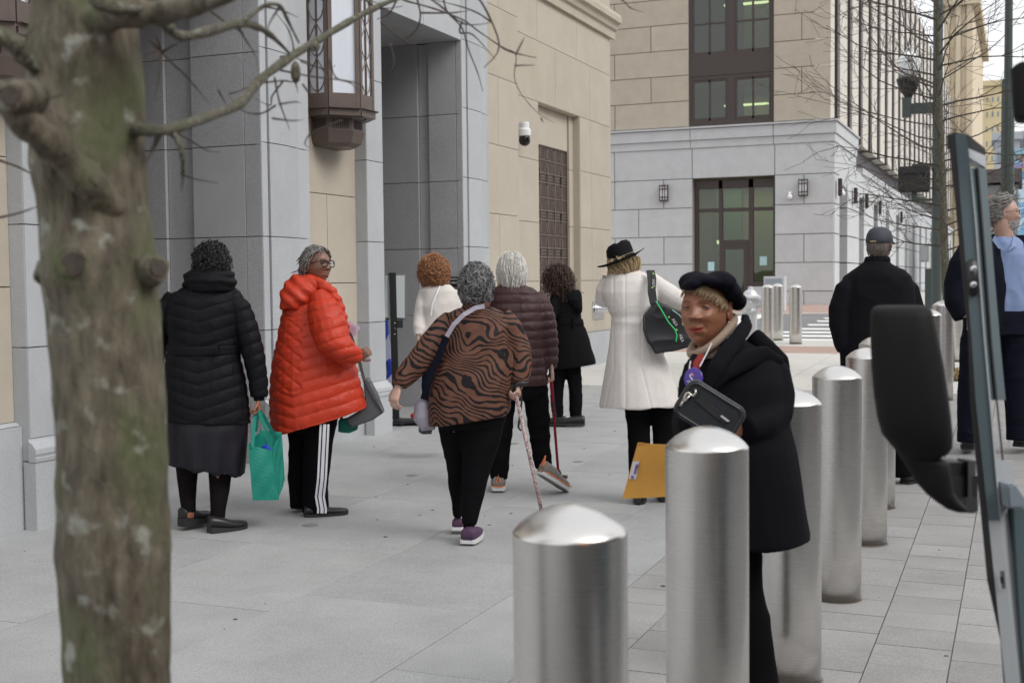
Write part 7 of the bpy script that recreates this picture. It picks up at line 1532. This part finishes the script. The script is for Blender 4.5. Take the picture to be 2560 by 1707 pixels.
# ================================================================== DISPLAY STAND IN THE ENTRANCE
g, d_ = ground(1000, 1062); BS = V(g[0], g[1], gz(g[1])); tb = thing('display_stand', BS, 'black wheeled display stand with white screens half behind the stone pier', 'display stand')
zk = Zm(950,670,3.8231)
def S_(x, y, dy=0): return atd(*zk(x, y), d_+dy)-BS
mb = MB(); mb.hexa([S_(121,1445),S_(186,1440),S_(186,1440,.06),S_(121,1445,.06)], [S_(88,45),S_(152,45),S_(152,45,.06),S_(88,45,.06)]); obj('post', mb, M['black_metal'], tb)
for nm, xa, xb in (('screen_housing', 45, 88), ('screen_housing', 152, 258)):
    mb = MB(); mb.hexa([S_(xa,497,.03),S_(xb,497,.05),S_(xb,497,.12),S_(xa,497,.10)], [S_(xa,45,.03),S_(xb,45,.05),S_(xb,45,.12),S_(xa,45,.10)]); hs_ = obj(nm, mb, mat('grey_bezel', (.16,.16,.165), .3), tb)
    mb = MB(); xa2, xb2 = (xa+4, xb) if xa < 80 else (xa+2, xb-22); mb.hexa([S_(xa2,474,.020),S_(xb2,478,.024),S_(xb2,478,.04),S_(xa2,474,.04)], [S_(xa2,72,.020),S_(xb2,70,.024),S_(xb2,70,.04),S_(xa2,72,.04)]); obj('screen', mb, mat('pale_screen', (.52,.56,.57), .3), hs_)
mb = MB(); mb.hexa([S_(158,572,.0),S_(219,572,.0),S_(219,572,.06),S_(158,572,.06)], [S_(158,498,.0),S_(219,498,.0),S_(219,498,.06),S_(158,498,.06)]); obj('control_box', mb, M['black'], tb)
mb = MB(); mb.hexa([S_(124,1500,-.1),S_(415,1472,-.1),S_(400,1450,.28),S_(130,1440,.28)], [S_(124,1462,-.1),S_(415,1455,-.1),S_(400,1442,.28),S_(130,1425,.28)]); obj('base', mb, M['black_metal'], tb)
for x in (210, 400): mb = MB(); c_ = S_(x, 1480, -.1); mb.tube([c_-EY*.02, c_+EY*.02], .022, n=14); obj('caster', mb, M['sole_black'], tb)
for (y0, y1) in ((525,525),(580,580),(637,637)): mb = MB(); mb.ell(S_(140,y0,-.002), (.006,.003,.006), 8, 5); obj('bolt', mb, M['chrome'], tb)
B_ = S_(75, 1130, .5); B_[2] = gz(11)-BS[2]; tb2 = thing('blue_banner', BS+B_, 'pale blue banner with dark blue swirls half hidden behind the stone pier', 'banner')
S2 = lambda x, y: S_(x, y, .5)-B_
mb = MB(); mb.prism([S2(20,1135),S2(112,1120),S2(98,735),S2(50,495),S2(20,495)], EY*.02); obj('panel', mb, mat('banner_lilac', (.42,.44,.62), .6), tb2)
mb = MB(); mb.tube([S2(60,500)-EY*.01,S2(58,560)-EY*.01,S2(62,620)-EY*.01,S2(52,680)-EY*.01], [.02,.028,.026,.012], n=8, flat=.3, ref=EY); mb.tube([S2(70,880)-EY*.01,S2(98,920)-EY*.01,S2(98,1000)-EY*.01,S2(70,1050)-EY*.01], [.04,.035,.025,.01], n=8, flat=.2, ref=EY); obj('swirl', mb, mat('banner_blue', (.02,.05,.35), .5), tb2)
mb = MB(); mb.box((-.03,-.05,0),(.05,.12,.03)); obj('foot', mb, M['black'], tb2)
g2, _d = ground(1040, 1046); tb3 = thing('red_cap', V(g2[0], g2[1], gz(g2[1])), 'small red object on the ground beside the display stand base', 'cap'); mb = MB(); mb.ell((0,0,.03),(.06,.05,.035)); obj('dome', mb, mat('bright_red', (.7,.03,.02), .5), tb3, smooth=True)
# specks and leaves on the paving
mb = MB(); rn2 = random.Random(5)
for i in range(150):
    x, y = rn2.uniform(-5.4,.2), rn2.uniform(3.2,16); r = rn2.uniform(.004,.014); z = gz(y)+.0012; n = 5; a0 = rn2.random()*6; el = rn2.uniform(.3,.9)
    mb.prism([V(x+r*math.cos(a0+6.283*k/n), y+r*el*math.sin(a0+6.283*k/n), z) for k in range(n)], (0,0,.0015))
o = obj('litter', mb, mat('dark_leaf_bits', (.07,.055,.045), .9), None); o['kind'] = 'stuff'; o['label'] = 'scattered dark leaf bits and specks lying on the grey paving'; o['category'] = 'litter'
mb = MB()
for (x, y, r) in ((*R1(795,1432), .05), (*R2(180,1142), .045), (*R2(690,982), .05), (*R2(1015,1073), .04)):
    g, _d = ground(x, y); mb.prism([V(g[0]+r*math.cos(a), g[1]+r*math.sin(a), gz(g[1])+.001) for a in np.linspace(0, 6.283, 16, endpoint=False)], (0,0,.001))
o = obj('paving_marker', mb, mat('dull_disc', (.25,.24,.22), .7), None); o['kind'] = 'stuff'; o['label'] = 'small dull discs set flush in the plaza paving'; o['category'] = 'marker'
